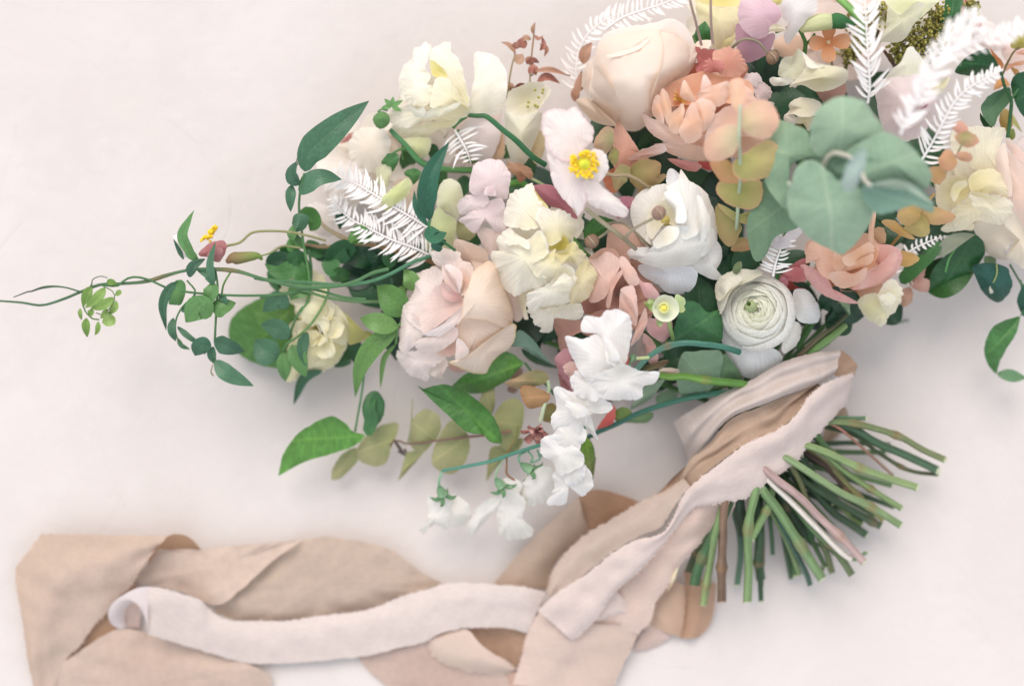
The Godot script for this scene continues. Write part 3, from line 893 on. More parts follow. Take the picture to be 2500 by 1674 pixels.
	sheet(t, "-43.3,-48.3,97 -39.5,-49.8,98 -33.3,-46.5,100 -31.1,-41.2,101 -32.7,-34.3,100 -33.1,-30.7,97 -35.4,-36.7,98 -38.9,-43.1,99", C("f0d6cc"), C("f8e8e2"), {"lift": 1.5, "n": 32, "ruf": 0.5})
	sheet(t, "-33.7,-46.6,96 -29.1,-47.3,96 -26.2,-42.6,96 -27.9,-36.7,98 -29.6,-31.5,98 -32.6,-30.4,96 -31.0,-37.3,99", C("e8bfa5"), C("f3dccf"), {"lift": -2.0, "n": 32, "ruf": 0.5})
	sheet(t, "-14.7,-53.2,84 -19.9,-49.7,90 -24.5,-45.9,94 -27.2,-37.3,99 -30.8,-27.9,101 -32.2,-15.2,99 -35.6,-11.2,94 -31.4,-15.2,96 -17.5,-14.4,92 -3.5,-9.6,76 0.4,-13.3,70 0.8,-18.7,70 -2.2,-29.0,76 -7.0,-37.9,84 -10.0,-47.8,86", C("f6e5d4"), C("f3dcc6"), {"base": "-30.8,-25.7,96", "mid": "-19.6,-29.0,102", "ce": warm, "ruf": 0.7, "und": 1.4, "n": 60, "pw": 2.2})
	sheet(t, "-41.9,12.4,72 -35.7,12.0,75 -26.6,6.6,80 -14.7,-3.0,82 0.5,-12.7,76 2.8,-6.1,66 -1.0,2.9,62 -9.0,8.1,60 -14.5,14.5,56 -17.6,20.5,54 -24.9,20.4,56 -33.9,16.9,60", C("f4decb"), C("f7e6d5"), {"base": "-17.7,-3.6,80", "lift": 5.0, "ce": C("ecd9a8"), "ruf": 0.9, "und": 1.4, "n": 56})
	sheet(t, "-35.5,-3.0,84 -30.6,-0.1,85 -27.9,4.6,82 -28.8,8.5,78 -36.4,11.4,74 -36.5,5.3,78", C("f3ddd2"), C("f9ece6"), {"lift": 1.6, "n": 32, "ruf": 0.5})
	sheet(t, "-38.9,-63.7,70 -34.6,-65.9,72 -23.8,-64.0,74 -17.2,-60.4,74 -15.5,-57.4,74 -19.0,-52.0,74 -25.0,-47.7,74 -27.2,-52.0,70 -33.7,-55.5,66", C("e2c4ae"), C("ecd6c6"), {"lift": 2.0})
	sheet(t, "-10.1,-47.0,68 -3.5,-38.6,66 4.3,-31.5,64 7.4,-17.7,58 1.3,-15.0,56 -2.4,-28.0,60", C("e6cdbd"), C("ecd9cc"), {"lift": 2.0})
	sheet(t, "-22.8,-73.6,78 -11.4,-74.2,82 -2.8,-76.1,82 -5.7,-68.7,80 -13.3,-56.6,76 -19.1,-64.3,74", C("e9cfc4"), C("f0dcd2"), {"lift": 2.0})
	sheet(t, "-37.3,-67.8,72 -26.7,-65.1,76 -16.2,-58.8,78 -17.2,-51.9,74 -25.9,-49.3,70 -36.5,-58.0,68", C("e0c4b0"), C("ead2c0"), {"lift": 2.0})
	whorls(t, "-32.1,-21.1,42", Vector3(-0.1, 1, 0.05), [[6, 33, 18, 60, 95]], a, a, {"ruf": 1.2})

	t = thing("blush_rose", "tall globe-shaped ivory blush rose with smooth wrapped petals, beside the peach ruffled rose", "rose", "89.0,-180.3,20", "garden roses")
	var iv := C("f6e7da")
	var ivd := C("eed9c4")
	sheet(t, "57.5,-196.0,86 62.1,-200.2,88 73.2,-202.6,90 89.0,-204.0,92 102.3,-208.2,90 112.2,-203.5,86 117.6,-193.1,84 117.2,-181.7,84 92.8,-178.6,100 65.0,-180.4,100 54.0,-181.5,90", iv, C("f7ebe2"), {"lift": 6.0, "ruf": 1.0, "und": 1.6})
	sheet(t, "45.9,-169.8,72 46.9,-177.6,76 52.9,-185.0,84 56.7,-175.5,92 55.4,-165.5,90 51.7,-156.9,80 47.9,-164.0,72", C("ecd0b8"), iv, {"lift": 2.0, "ce": C("f0dcc6")})
	sheet(t, "42.4,-160.0,62 49.3,-160.4,72 55.7,-152.0,84 66.1,-142.5,84 66.9,-141.2,74 56.0,-145.0,64 48.5,-151.4,60", C("eccfb4"), C("f2dcc6"), {"lift": 2.0})
	sheet(t, "52.3,-178.1,88 53.6,-186.9,91 58.9,-193.6,94 70.7,-196.8,98 87.3,-199.0,100 102.5,-198.3,97 115.0,-189.5,90 118.6,-181.7,84 113.4,-173.5,80 104.2,-167.5,82 95.8,-160.7,80 92.1,-150.9,70 87.3,-142.7,60 78.9,-140.4,56 67.7,-144.3,62 56.5,-153.3,72 50.1,-162.6,80 51.4,-171.9,86", iv, C("f5e3d2"), {"mid": "80.6,-167.0,112", "ce": C("f4e2d2"), "n": 72, "rings": 12, "ruf": 0.5, "und": 1.2, "pw": 2.6})
	sheet(t, "58.9,-180.5,107 71.7,-184.3,109 80.9,-188.9,109 87.2,-193.6,105 84.0,-187.1,110 77.0,-182.6,111 66.2,-179.7,109", C("f5e6d8"), C("f8ecdf"), {"lift": 0.4, "n": 40, "ruf": 0.9})
	sheet(t, "93.7,-198.3,101 102.7,-197.9,99 115.2,-188.8,92 118.6,-181.3,86 113.4,-172.9,82 104.3,-166.6,84 96.0,-159.9,82 92.4,-150.2,72 87.9,-142.8,58 88.2,-149.8,80 88.1,-158.1,108 92.1,-169.8,114 95.1,-183.5,110 94.3,-192.8,105", C("f7ead9"), C("f5e4d4"), {"lift": 3.0, "ruf": 0.5, "n": 64, "rings": 12})
	sheet(t, "52.0,-177.7,90 51.1,-171.5,88 49.7,-162.1,82 56.2,-152.7,74 67.6,-143.6,64 72.3,-149.1,84 65.4,-157.7,100 60.1,-165.7,107 55.6,-174.5,101", C("f4e2cf"), C("f6e6d6"), {"lift": 3.0, "ruf": 0.5, "n": 56})
	sheet(t, "104.9,-168.5,84 111.0,-173.4,88 116.4,-179.6,90 119.5,-189.4,88 114.7,-191.4,92 106.6,-178.4,101 100.6,-168.0,97", C("f1dbc8"), C("f5e5d5"), {"lift": 2.0})
	whorls(t, "86.2,-176.7,50", Vector3(0, 1, 0.1), [[6, 30, 20, 50, 80]], iv, ivd, {"ruf": 1.0})

	t = thing("cream_rose", "butter cream rose with a coiled yellow heart, beside the tan hydrangea florets", "rose", "320.0,-108.5,20", "garden roses")
	var cr := C("f5eacb")
	var cw := C("f7efd9")
	var ye := C("eddf9c")
	sheet(t, "283.2,-75.7,64 288.7,-80.6,74 297.7,-79.3,78 300.7,-74.5,74 294.0,-73.8,68 286.0,-73.0,64", ye, cw, {"base": "299.3,-87.1,80", "lift": 1.0})
	sheet(t, "303.3,-76.7,66 307.5,-79.3,76 321.6,-77.0,78 328.5,-69.5,72 325.2,-60.7,66 329.1,-55.2,58 319.4,-57.8,54 311.7,-65.3,58", C("ded0ba"), C("ebe0cf"), {"lift": 3.0, "und": 2.0, "ruf": 1.2})
	sheet(t, "319.7,-76.3,80 323.3,-85.4,86 331.9,-77.7,84 337.1,-64.7,76 339.2,-49.3,64 333.7,-52.8,60 327.3,-57.4,60 329.7,-67.5,68", C("efe2c8"), C("f5ead8"), {"lift": 4.0, "und": 2.0, "ruf": 1.2})
	sheet(t, "283.8,-137.0,86 290.4,-138.3,90 298.8,-138.8,92 306.6,-138.0,92 316.3,-136.9,90 312.2,-125.2,92 310.2,-112.8,92 311.8,-108.6,90 302.3,-109.4,88 290.6,-117.0,86 283.9,-124.6,84", C("f2e6bd"), cw, {"base": "301.2,-102.1,88", "lift": 3.0, "ruf": 1.2, "n": 54})
	sheet(t, "274.9,-92.8,80 274.5,-99.1,84 277.5,-105.6,92 286.1,-106.3,95 292.8,-102.4,95 293.2,-95.5,92 290.0,-90.8,88 285.6,-86.9,82 284.0,-85.2,78 278.7,-86.1,76", ye, cr, {"base": "289.0,-98.0,84", "lift": -4.0, "ruf": 0.8})
	sheet(t, "279.0,-95.4,98 281.1,-101.3,100 287.3,-103.0,100 289.6,-99.8,98 285.7,-96.7,96 283.8,-91.8,95 281.6,-90.1,95", C("f2e8ae"), cr, {"lift": -2.0, "n": 30, "ruf": 0.5})
	sheet(t, "291.3,-103.5,95 295.6,-109.1,95 305.9,-110.9,94 311.5,-108.1,94 316.0,-98.1,94 318.7,-92.9,90 307.7,-95.5,92 293.3,-96.3,95", C("efe0a2"), cr, {"base": "292.7,-100.7,90", "lift": 3.0, "ruf": 1.0})
	sheet(t, "284.5,-83.5,82 286.6,-88.6,88 290.4,-92.7,97 291.5,-95.8,99 302.4,-94.5,98 317.8,-92.4,92 323.3,-82.2,84 318.2,-76.8,78 300.9,-78.7,82 296.6,-75.7,78 290.4,-73.9,74", C("f0e4b4"), cw, {"base": "292.0,-99.4,92", "lift": 4.0, "ruf": 1.6, "und": 2.0, "n": 60})
	sheet(t, "289.6,-93.8,103 296.3,-91.5,103 304.2,-87.5,99 309.3,-81.3,94 303.4,-82.3,95 294.6,-85.4,98 291.7,-89.6,100", cr, cw, {"lift": 2.0, "n": 34, "ruf": 1.2})
	whorls(t, "312.2,-103.5,44", Vector3(0, 1, 0.1), [[6, 30, 16, 55, 88]], cr, cw, {"ruf": 1.2})

	t = thing("blush_rose", "blush rose with long scrolled petals, cut off by the edge, beside the butter cream rose", "rose", "352.7,-114.5,20", "garden roses")
	sheet(t, "309.0,-116.5,90 310.4,-123.2,94 314.5,-127.0,95 316.6,-111.0,98 319.1,-96.5,96 318.0,-93.4,94 312.8,-101.1,92 310.1,-109.7,90", C("f2dccb"), C("f6e6d8"), {"lift": 3.0})
	sheet(t, "315.6,-122.7,92 320.9,-117.4,96 330.2,-106.5,98 333.5,-85.9,92 336.8,-66.6,80 323.7,-85.2,88 320.8,-96.8,90 318.0,-110.0,92", C("edcfbd"), C("f4dfd2"), {"lift": 4.0})
	sheet(t, "318.2,-131.1,86 321.9,-128.8,90 326.8,-122.9,92 333.5,-116.2,92 332.4,-111.7,92 323.4,-117.9,92 318.7,-125.1,88", C("edcfc0"), C("f4e0d6"), {"lift": 2.0})
	sheet(t, "326.8,-111.0,98 330.9,-108.6,99 337.2,-94.4,97 338.7,-77.2,90 331.6,-85.8,94", C("f0d6c6"), C("f5e2d6"), {"lift": 3.0})
	whorls(t, "348.0,-105.6,46", Vector3(0.1, 1, 0), [[6, 36, 18, 55, 88], [4, 26, 14, 20, 50]], a, b, {"ruf": 1.0})

	t = thing("blush_flower", "soft blush flower half buried behind the white fern on the side of the jasmine leaves", "flower", "-101.6,-136.5,15")
	sheet(t, "-106.0,-140.8,48 -96.8,-144.1,52 -85.9,-141.8,54 -81.0,-133.1,54 -86.2,-119.9,50 -96.4,-114.5,46 -106.5,-120.7,44 -110.4,-131.5,44", C("f3e6d2"), C("f6eee0"), {"lift": 5.0, "ruf": 1.5})
	sheet(t, "-88.2,-141.5,50 -78.2,-142.1,52 -73.3,-132.4,52 -76.4,-126.8,50 -83.1,-128.4,52 -88.0,-133.3,52", C("ecd5bd"), C("f0dfce"), {"lift": 3.0})
	sheet(t, "-123.8,-113.2,40 -112.4,-120.7,44 -101.4,-120.4,46 -96.6,-106.8,44 -103.0,-97.4,40 -119.3,-95.8,36 -127.3,-103.8,36", C("f3e6dc"), C("f6ede6"), {"lift": 4.0, "ruf": 1.5})
	sheet(t, "-144.4,-88.6,28 -134.8,-96.2,32 -125.5,-92.0,34 -119.6,-82.1,34 -124.1,-72.4,30 -135.3,-75.6,28", C("eee2d8"), C("f2e9e2"), {"lift": 3.0, "ruf": 1.2})
	sheet(t, "-117.3,-135.6,36 -111.1,-141.8,38 -106.7,-142.2,38 -109.4,-137.6,36", C("b98078"), C("c79088"), {"lift": 0.5, "n": 24})
	sheet(t, "-81.2,-107.3,40 -69.0,-112.8,44 -61.1,-106.8,44 -65.4,-91.5,40 -75.4,-91.6,38", C("e6cdb6"), C("ecd9c6"), {"lift": 3.0})
	whorls(t, "-99.7,-123.2,24", Vector3(-0.2, 1, 0), [[6, 36, 16, 65, 95]], C("f3e8d8"), C("f6efe4"), {"ruf": 1.2})

	t = thing("blush_flower", "pale blush petals behind the bent green stem of the upper cream lisianthus", "flower", "-23.4,-140.6,15")
	sheet(t, "-34.2,-144.1,52 -25.4,-150.6,54 -17.5,-149.3,56 -7.8,-140.6,56 -9.8,-131.4,52 -15.7,-122.1,48 -27.6,-124.3,46 -36.3,-132.9,48", C("f3e2dc"), C("f6ebe6"), {"lift": 5.0, "ruf": 0.8})
	sheet(t, "-13.8,-132.2,46 -7.8,-141.2,52 -4.9,-133.3,52 -5.9,-124.1,48 -13.8,-122.1,44", C("d2ab86"), C("e0c3a4"), {"lift": 1.0})
	sheet(t, "-55.4,-142.9,40 -47.4,-143.6,42 -39.4,-139.4,44 -37.5,-129.5,44 -43.5,-120.9,42 -52.5,-129.1,40", C("ecdccf"), C("f1e6dc"), {"lift": 2.0})
	whorls(t, "-24.2,-137.3,24", Vector3(0, 1, 0), [[5, 28, 14, 65, 95]], a, b, {"ruf": 1.2})


func lisianthus():
	var cr := C("f5eed6")
	var cw := C("f8f2e4")
	var ye := C("e6da84")
	var t := thing("cream_lisianthus", "large ruffled cream yellow lisianthus in the middle of the bouquet, touching the open blush rose", "lisianthus", "23.1,-61.6,20", "cream lisianthus blooms")
	sheet(t, "4.2,-31.7,78 12.1,-35.0,86 11.4,-27.8,84 8.9,-21.4,80 10.8,-16.0,74 7.9,-16.1,72 5.0,-26.7,74", C("e9dec0"), C("efe6cc"), {"lift": 1.0, "n": 32})
	sheet(t, "-3.0,-90.9,92 1.3,-97.1,94 6.3,-98.3,96 12.9,-101.3,96 15.5,-92.9,100 19.4,-86.2,103 14.7,-78.1,106 16.8,-73.0,108 8.3,-71.5,105 1.3,-73.5,100 -5.3,-75.5,94 -4.6,-83.0,92", C("efe6b8"), cw, {"base": "22.7,-68.1,98", "lift": 3.0, "ruf": 2.0, "und": 2.2, "n": 60})
	sheet(t, "12.8,-100.7,88 17.1,-94.5,92 23.5,-85.8,96 18.4,-86.7,98 15.6,-92.8,94", ye, C("f2e7b4"), {"lift": 1.0, "n": 24})
	sheet(t, "46.6,-54.3,92 54.2,-45.0,88 53.5,-38.6,86 49.3,-29.3,84 43.0,-25.5,84 37.4,-25.4,88 36.4,-33.3,94 39.5,-39.5,98 40.6,-45.6,98", C("efe2a6"), C("f4e9c6"), {"base": "37.2,-57.1,92", "lift": 3.0, "ruf": 1.4, "und": 1.6})
	sheet(t, "11.9,-18.2,74 9.0,-20.7,76 15.8,-23.4,86 21.5,-21.2,90 32.9,-24.0,92 42.8,-25.5,88 46.7,-18.4,78 42.4,-14.8,74 33.4,-15.6,78 27.6,-16.2,78 25.6,-11.3,70 26.8,-8.2,66 23.6,-6.4,64 18.2,-7.5,66 19.1,-9.8,70 14.9,-11.9,70", C("efe5bf"), cw, {"base": "31.5,-42.7,92", "lift": 3.0, "ruf": 2.0, "und": 2.4, "n": 72})
	sheet(t, "23.0,-60.5,100 28.2,-64.1,104 32.4,-67.5,106 36.4,-63.4,104 33.3,-59.1,100 27.7,-58.5,98", C("d9cc5e"), ye, {"lift": -3.0, "n": 30})
	sheet(t, "18.3,-85.4,104 23.9,-84.4,107 32.4,-83.3,105 38.4,-79.3,101 41.9,-73.9,97 39.9,-67.8,97 36.2,-64.3,100 32.4,-67.2,106 29.5,-62.8,108 23.9,-61.6,107 20.9,-63.8,108 17.1,-74.3,110 14.3,-78.3,108", C("ede3a4"), cw, {"base": "29.8,-62.3,100", "lift": 3.0, "ruf": 2.0, "und": 2.2, "n": 60})
	sheet(t, "27.4,-56.7,106 33.0,-58.2,108 38.3,-64.7,104 42.2,-60.8,100 46.6,-56.0,95 42.9,-49.9,96 35.4,-51.4,101 31.0,-49.7,105 27.3,-52.5,106", C("e4d67a"), C("f5eccb"), {"base": "32.6,-60.8,100", "lift": 2.0, "ruf": 1.2, "n": 44})
	sheet(t, "22.5,-55.9,110 27.3,-58.8,110 26.6,-52.6,112 31.0,-49.4,110 29.5,-44.6,108 25.4,-41.1,104 17.6,-41.0,105 12.7,-44.7,107 13.1,-50.0,109 18.2,-54.2,110", C("eadf98"), C("f6efd8"), {"base": "29.7,-59.3,102", "lift": 2.5, "ruf": 1.2, "und": 1.6})
	sheet(t, "-10.2,-65.7,92 -7.3,-69.8,95 -1.6,-73.1,100 3.0,-68.3,105 10.4,-65.5,112 15.3,-69.6,114 18.9,-68.9,114 21.7,-62.7,114 22.3,-55.7,112 13.6,-49.2,110 14.0,-43.0,108 19.7,-41.0,105 26.9,-41.4,102 21.3,-37.3,98 12.7,-34.5,94 2.7,-30.8,86 -3.9,-34.2,84 -8.9,-40.6,82 -10.5,-47.0,84 -12.9,-47.9,82 -13.2,-58.7,84 -8.8,-59.8,88", C("efe6bb"), cw, {"base": "25.3,-61.8,106", "mid": "6.9,-53.1,110", "ruf": 1.8, "und": 3.2, "n": 84, "rings": 12})
	sheet(t, "-5.8,-67.7,104 -0.9,-70.3,107 3.4,-66.5,110 10.4,-64.1,114 10.4,-58.5,114 3.4,-61.4,112 -3.0,-61.7,108", cr, cw, {"lift": 2.0, "n": 40, "ruf": 1.5})
	sheet(t, "9.2,-24.9,86 10.6,-31.8,94 21.2,-36.5,102 26.7,-41.9,108 32.9,-49.6,112 39.5,-44.8,108 39.7,-37.1,104 36.3,-33.0,100 37.4,-26.9,92 33.1,-23.2,88 21.6,-21.1,84 12.9,-21.2,82", C("f0e8c4"), C("f9f4e8"), {"base": "33.9,-52.1,104", "lift": 4.0, "ruf": 1.8, "und": 2.6, "n": 60})
	sheet(t, "24.6,-35.6,108 32.2,-43.1,113 36.5,-41.8,110 38.0,-37.0,107 32.3,-34.9,108", cr, cw, {"lift": 2.0, "n": 34, "ruf": 1.2})
	whorls(t, "21.6,-62.6,52", Vector3(0.05, 1, 0.05), [[6, 34, 18, 55, 90]], cr, cw, {"ruf": 1.6})

	t = thing("cream_lisianthus", "pale lemon lisianthus leaning out over the board with a kinked green stem", "lisianthus", "-54.5,-168.1,15", "cream lisianthus blooms")
	sheet(t, "-74.4,-176.7,60 -71.8,-183.0,62 -66.1,-187.6,66 -64.3,-193.7,66 -59.9,-194.5,68 -57.5,-197.5,68 -53.2,-194.0,70 -55.2,-185.2,72 -57.2,-179.5,74 -53.0,-174.7,74 -57.0,-166.0,76 -60.8,-164.6,74 -70.9,-159.8,66 -74.7,-166.4,60", C("f1e9c2"), C("f8f3e6"), {"base": "-30.4,-152.7,70", "lift": 3.0, "ruf": 1.2, "und": 2.4, "n": 60})
	sheet(t, "-55.7,-190.3,68 -47.8,-195.4,70 -40.3,-196.6,70 -40.4,-191.2,72 -34.2,-184.3,74 -31.8,-174.7,74 -28.9,-164.3,72 -28.1,-155.4,68 -39.3,-166.3,74 -42.2,-173.3,75 -49.4,-181.9,74 -55.0,-186.2,70", C("efe6b2"), C("f8f3e4"), {"base": "-28.8,-151.9,64", "lift": 3.0, "ruf": 1.2, "und": 2.0, "n": 56})
	sheet(t, "-52.9,-183.8,75 -47.5,-180.9,76 -41.8,-172.7,77 -49.3,-172.7,77 -53.2,-177.3,76", ye, C("efe6a6"), {"lift": -2.5, "n": 30})
	sheet(t, "-60.5,-171.6,78 -55.6,-167.6,80 -50.9,-165.4,80 -52.9,-157.0,80 -56.9,-153.4,78 -63.1,-154.5,75 -67.5,-155.8,72 -70.6,-160.6,72 -67.8,-166.2,75", C("f0e7be"), C("f7f1e0"), {"base": "-33.4,-152.7,70", "lift": 3.0, "ruf": 1.4, "und": 2.0})
	sheet(t, "-50.3,-168.8,80 -48.8,-171.5,80 -41.4,-171.5,80 -35.6,-163.4,77 -28.6,-153.9,70 -28.0,-150.8,66 -33.9,-156.3,75 -44.9,-153.4,80 -53.1,-152.5,82 -51.6,-164.3,82", C("efe5b0"), C("f6f0d8"), {"base": "-28.2,-151.5,66", "lift": 3.0, "ruf": 1.0})
	sheet(t, "-81.0,-143.7,54 -76.4,-144.9,58 -66.2,-142.5,64 -52.7,-144.9,68 -42.6,-146.1,66 -34.6,-148.6,62 -39.9,-143.1,60 -49.7,-141.2,58 -55.4,-137.5,54 -62.9,-135.6,50 -67.2,-137.5,50 -73.5,-137.1,48 -80.7,-141.1,50", C("ece1aa"), C("f5eed8"), {"base": "-30.8,-150.7,60", "lift": 2.0, "ruf": 1.2, "und": 2.0, "n": 56})
	sheet(t, "-82.3,-152.5,60 -74.4,-154.2,68 -67.3,-155.5,74 -58.0,-153.3,80 -52.5,-152.8,82 -44.9,-153.4,80 -33.8,-156.9,74 -28.1,-151.1,64 -31.3,-149.0,62 -43.8,-146.4,66 -57.5,-146.3,68 -66.2,-142.2,64 -76.2,-143.3,60 -81.8,-147.2,58", C("eee5b4"), C("f7f1df"), {"base": "-28.8,-151.3,64", "lift": 3.0, "ruf": 1.2, "und": 2.4, "n": 64})
	sheet(t, "-58.1,-146.5,78 -53.1,-150.5,83 -44.7,-152.4,84 -33.4,-155.9,80 -35.5,-152.5,80 -46.1,-147.4,80", C("f6efd2"), C("faf6e6"), {"lift": 1.5, "n": 34, "ruf": 1.0})
	sheet(t, "-67.6,-154.6,78 -62.0,-151.3,82 -57.1,-152.4,84 -56.8,-148.1,80 -62.4,-146.9,76", C("f6f0da"), C("faf6ea"), {"lift": 1.5, "n": 34, "ruf": 1.2})
	sheet(t, "-24.7,-191.4,62 -16.8,-191.2,64 -9.5,-188.1,64 -5.8,-181.6,66 -3.2,-175.2,68 -3.4,-165.0,68 -5.2,-153.7,64 -14.4,-151.1,62 -21.6,-150.9,62 -27.7,-151.5,62 -28.8,-155.8,64 -26.2,-165.0,68 -24.6,-176.2,66", C("f1ead0"), C("f8f3e6"), {"base": "-27.7,-151.6,62", "lift": 5.0, "ruf": 1.0, "und": 1.8, "n": 56})
	tube(t, "-28.3,-150.4,62 -22.0,-148.4,72 -17.3,-146.7,82 -12.2,-142.1,90 -5.7,-135.8,94 2.5,-129.4,94 8.3,-123.8,92 14.2,-118.6,90 21.4,-115.0,84", [1.5, 1.7, 1.8, 1.9, 1.9], C("3f7a4c", 0.8), C("2f6b42", 0.8))
	tube(t, "-30.2,-150.4,58 -35.2,-147.1,56 -39.5,-143.1,54", [1.2, 1.0], C("4a8a52"), C("5a9458"))
	whorls(t, "-53.4,-159.8,34", Vector3(-0.5, 1, 0.1), [[6, 24, 14, 50, 85]], cr, cw, {"ruf": 1.4})

	t = thing("cream_lisianthus", "yellow lisianthus lying on its side under the vine, green calyx towards the roses", "lisianthus", "-134.8,-11.3,10", "cream lisianthus blooms")
	sheet(t, "-158.0,-32.2,44 -152.7,-41.3,46 -143.5,-46.2,48 -133.4,-48.7,48 -126.3,-43.9,44 -124.2,-29.9,46 -127.3,-19.7,46 -140.6,-23.6,42 -151.4,-27.6,38", C("ecdf8e"), C("f6efcc"), {"base": "-111.6,-9.7,40", "lift": 3.0, "ruf": 1.5})
	sheet(t, "-155.2,5.7,22 -148.8,-5.9,30 -135.8,-17.3,40 -123.8,-27.4,44 -114.7,-19.7,46 -127.3,-7.1,46 -135.8,5.6,40 -146.2,21.1,30 -153.6,26.7,24 -157.1,17.4,22", C("eadb80"), C("f5ecc2"), {"base": "-110.3,-9.7,40", "lift": 3.0, "ruf": 1.8})
	sheet(t, "-154.2,25.9,20 -146.1,25.4,22 -133.9,21.4,26 -118.9,13.6,32 -111.8,1.2,38 -114.9,-2.0,44 -127.1,-5.8,48 -135.2,3.0,44 -142.3,14.7,30", C("ede19a"), C("f8f1d6"), {"base": "-109.0,-5.9,40", "lift": 4.0, "ruf": 1.6})
	sheet(t, "-135.6,-27.2,50 -124.3,-29.1,50 -114.2,-21.5,50 -109.7,-12.1,48 -111.8,0.5,44 -120.5,-1.4,50 -128.4,-10.2,52", C("f2e8b6"), C("f9f4e0"), {"base": "-109.9,-7.1,44", "lift": 3.0})
	sheet(t, "-127.2,-31.1,47 -120.8,-26.0,48 -110.9,-19.1,46 -100.1,-7.8,40 -97.3,-4.0,36 -110.1,1.1,42 -110.4,-10.8,50 -116.7,-20.9,50", C("c2c17c"), C("e2d88e"), {"base": "-97.3,-4.6,36", "lift": 2.0, "ruf": 0.5})
	sheet(t, "-145.7,-27.2,50 -136.5,-35.9,53 -127.5,-34.6,54 -122.6,-23.4,53 -129.1,-12.1,52 -139.4,-14.6,50", C("ece09a"), C("f7f0d2"), {"base": "-111.1,-9.6,44", "lift": 3.0, "ruf": 1.6})
	sheet(t, "-148.5,5.6,40 -138.4,-5.8,48 -129.3,-8.3,50 -127.3,3.0,46 -134.5,13.2,40 -144.3,18.5,34", C("eadd92"), C("f6eecb"), {"base": "-111.1,-5.8,44", "lift": 3.0, "ruf": 1.6})
	whorls(t, "-129.8,-9.7,42", Vector3(-0.45, 1, 0.15), [[6, 21, 10, 62, 92], [5, 15, 8, 35, 65], [3, 9, 6, 15, 35]], C("eadd8c"), C("f8f1d4"), {"ruf": 1.5})
	tube(t, "-110.5,-5.9,38 -103.3,-5.3,34 -96.0,-4.6,30 -86.1,-2.1,26", [4.5, 3.6, 2.0, 1.4], C("b0aa48"), C("5f7a3c"), {"as": "calyx"})
	whorls(t, "-126.1,-11.1,26", Vector3(-1, 0.5, 0), [[5, 24, 12, 40, 75]], cr, cw, {"ruf": 1.2})

	t = thing("cream_lisianthus", "greenish cream lisianthus bell hanging in front of the brown seed heads", "lisianthus", "267.9,-222.7,30", "cream lisianthus blooms")
	sheet(t, "241.8,-223.1,84 257.4,-223.8,88 275.2,-223.1,84 271.8,-216.9,88 264.0,-209.5,90 259.0,-206.0,92 257.4,-203.4,92 260.1,-210.8,96 262.3,-214.7,98 257.0,-216.7,98 251.6,-212.1,97 247.5,-208.7,96 242.4,-215.4,88", C("dfe0ae"), C("f0efd2"), {"base": "251.8,-212.3,80", "lift": 3.0, "ruf": 1.0, "n": 60})
	sheet(t, "241.4,-214.7,90 244.7,-211.3,94 247.2,-208.5,97 250.7,-211.4,100 256.2,-215.5,102 261.2,-214.5,102 259.5,-210.2,100 256.9,-202.8,94 253.6,-196.2,86 250.2,-194.3,82 242.9,-194.7,80 237.8,-195.7,76 240.8,-200.6,82 241.4,-207.1,86", C("ebe8c2"), C("f5f1de"), {"base": "248.6,-210.1,92", "lift": 6.0, "ruf": 0.9, "und": 1.6, "n": 60})
	whorls(t, "259.6,-217.9,56", Vector3(0, 1, -0.2), [[5, 26, 14, 50, 80]], cr, cw, {"ruf": 1.2})

	t = thing("cream_lisianthus", "pale yellow flower at the top edge behind the two thin reddish stems", "lisianthus", "144.3,-227.9,15", "cream lisianthus blooms")
	sheet(t, "120.2,-233.0,60 137.1,-234.9,64 156.1,-229.6,66 154.1,-222.9,66 140.3,-221.9,62 123.4,-225.8,58", C("dccf78"), C("eee3ae"), {"lift": -3.0})
	sheet(t, "121.8,-224.3,64 134.6,-220.0,68 147.7,-220.2,70 149.6,-212.3,70 148.4,-204.6,66 139.6,-195.2,60 130.2,-198.6,58 124.1,-212.7,60", C("efe5b0"), C("f2e9c8"), {"base": "135.2,-226.3,64", "lift": 6.0, "ruf": 1.0, "n": 54})
	sheet(t, "136.3,-194.1,56 137.4,-200.6,62 142.6,-206.5,66 147.4,-207.5,66 148.2,-201.2,64 142.5,-194.3,60", C("e8e0a4"), C("f1e9c2"), {"lift": 2.0})
	sheet(t, "171.5,-228.7,66 179.2,-227.7,66 178.6,-224.3,64 172.8,-222.4,64", C("e4da82"), C("efe6ae"), {"lift": 1.0, "n": 24})
	whorls(t, "142.1,-221.5,30", Vector3(0, 1, 0), [[5, 26, 14, 60, 90]], cr, cw, {"ruf": 1.2})


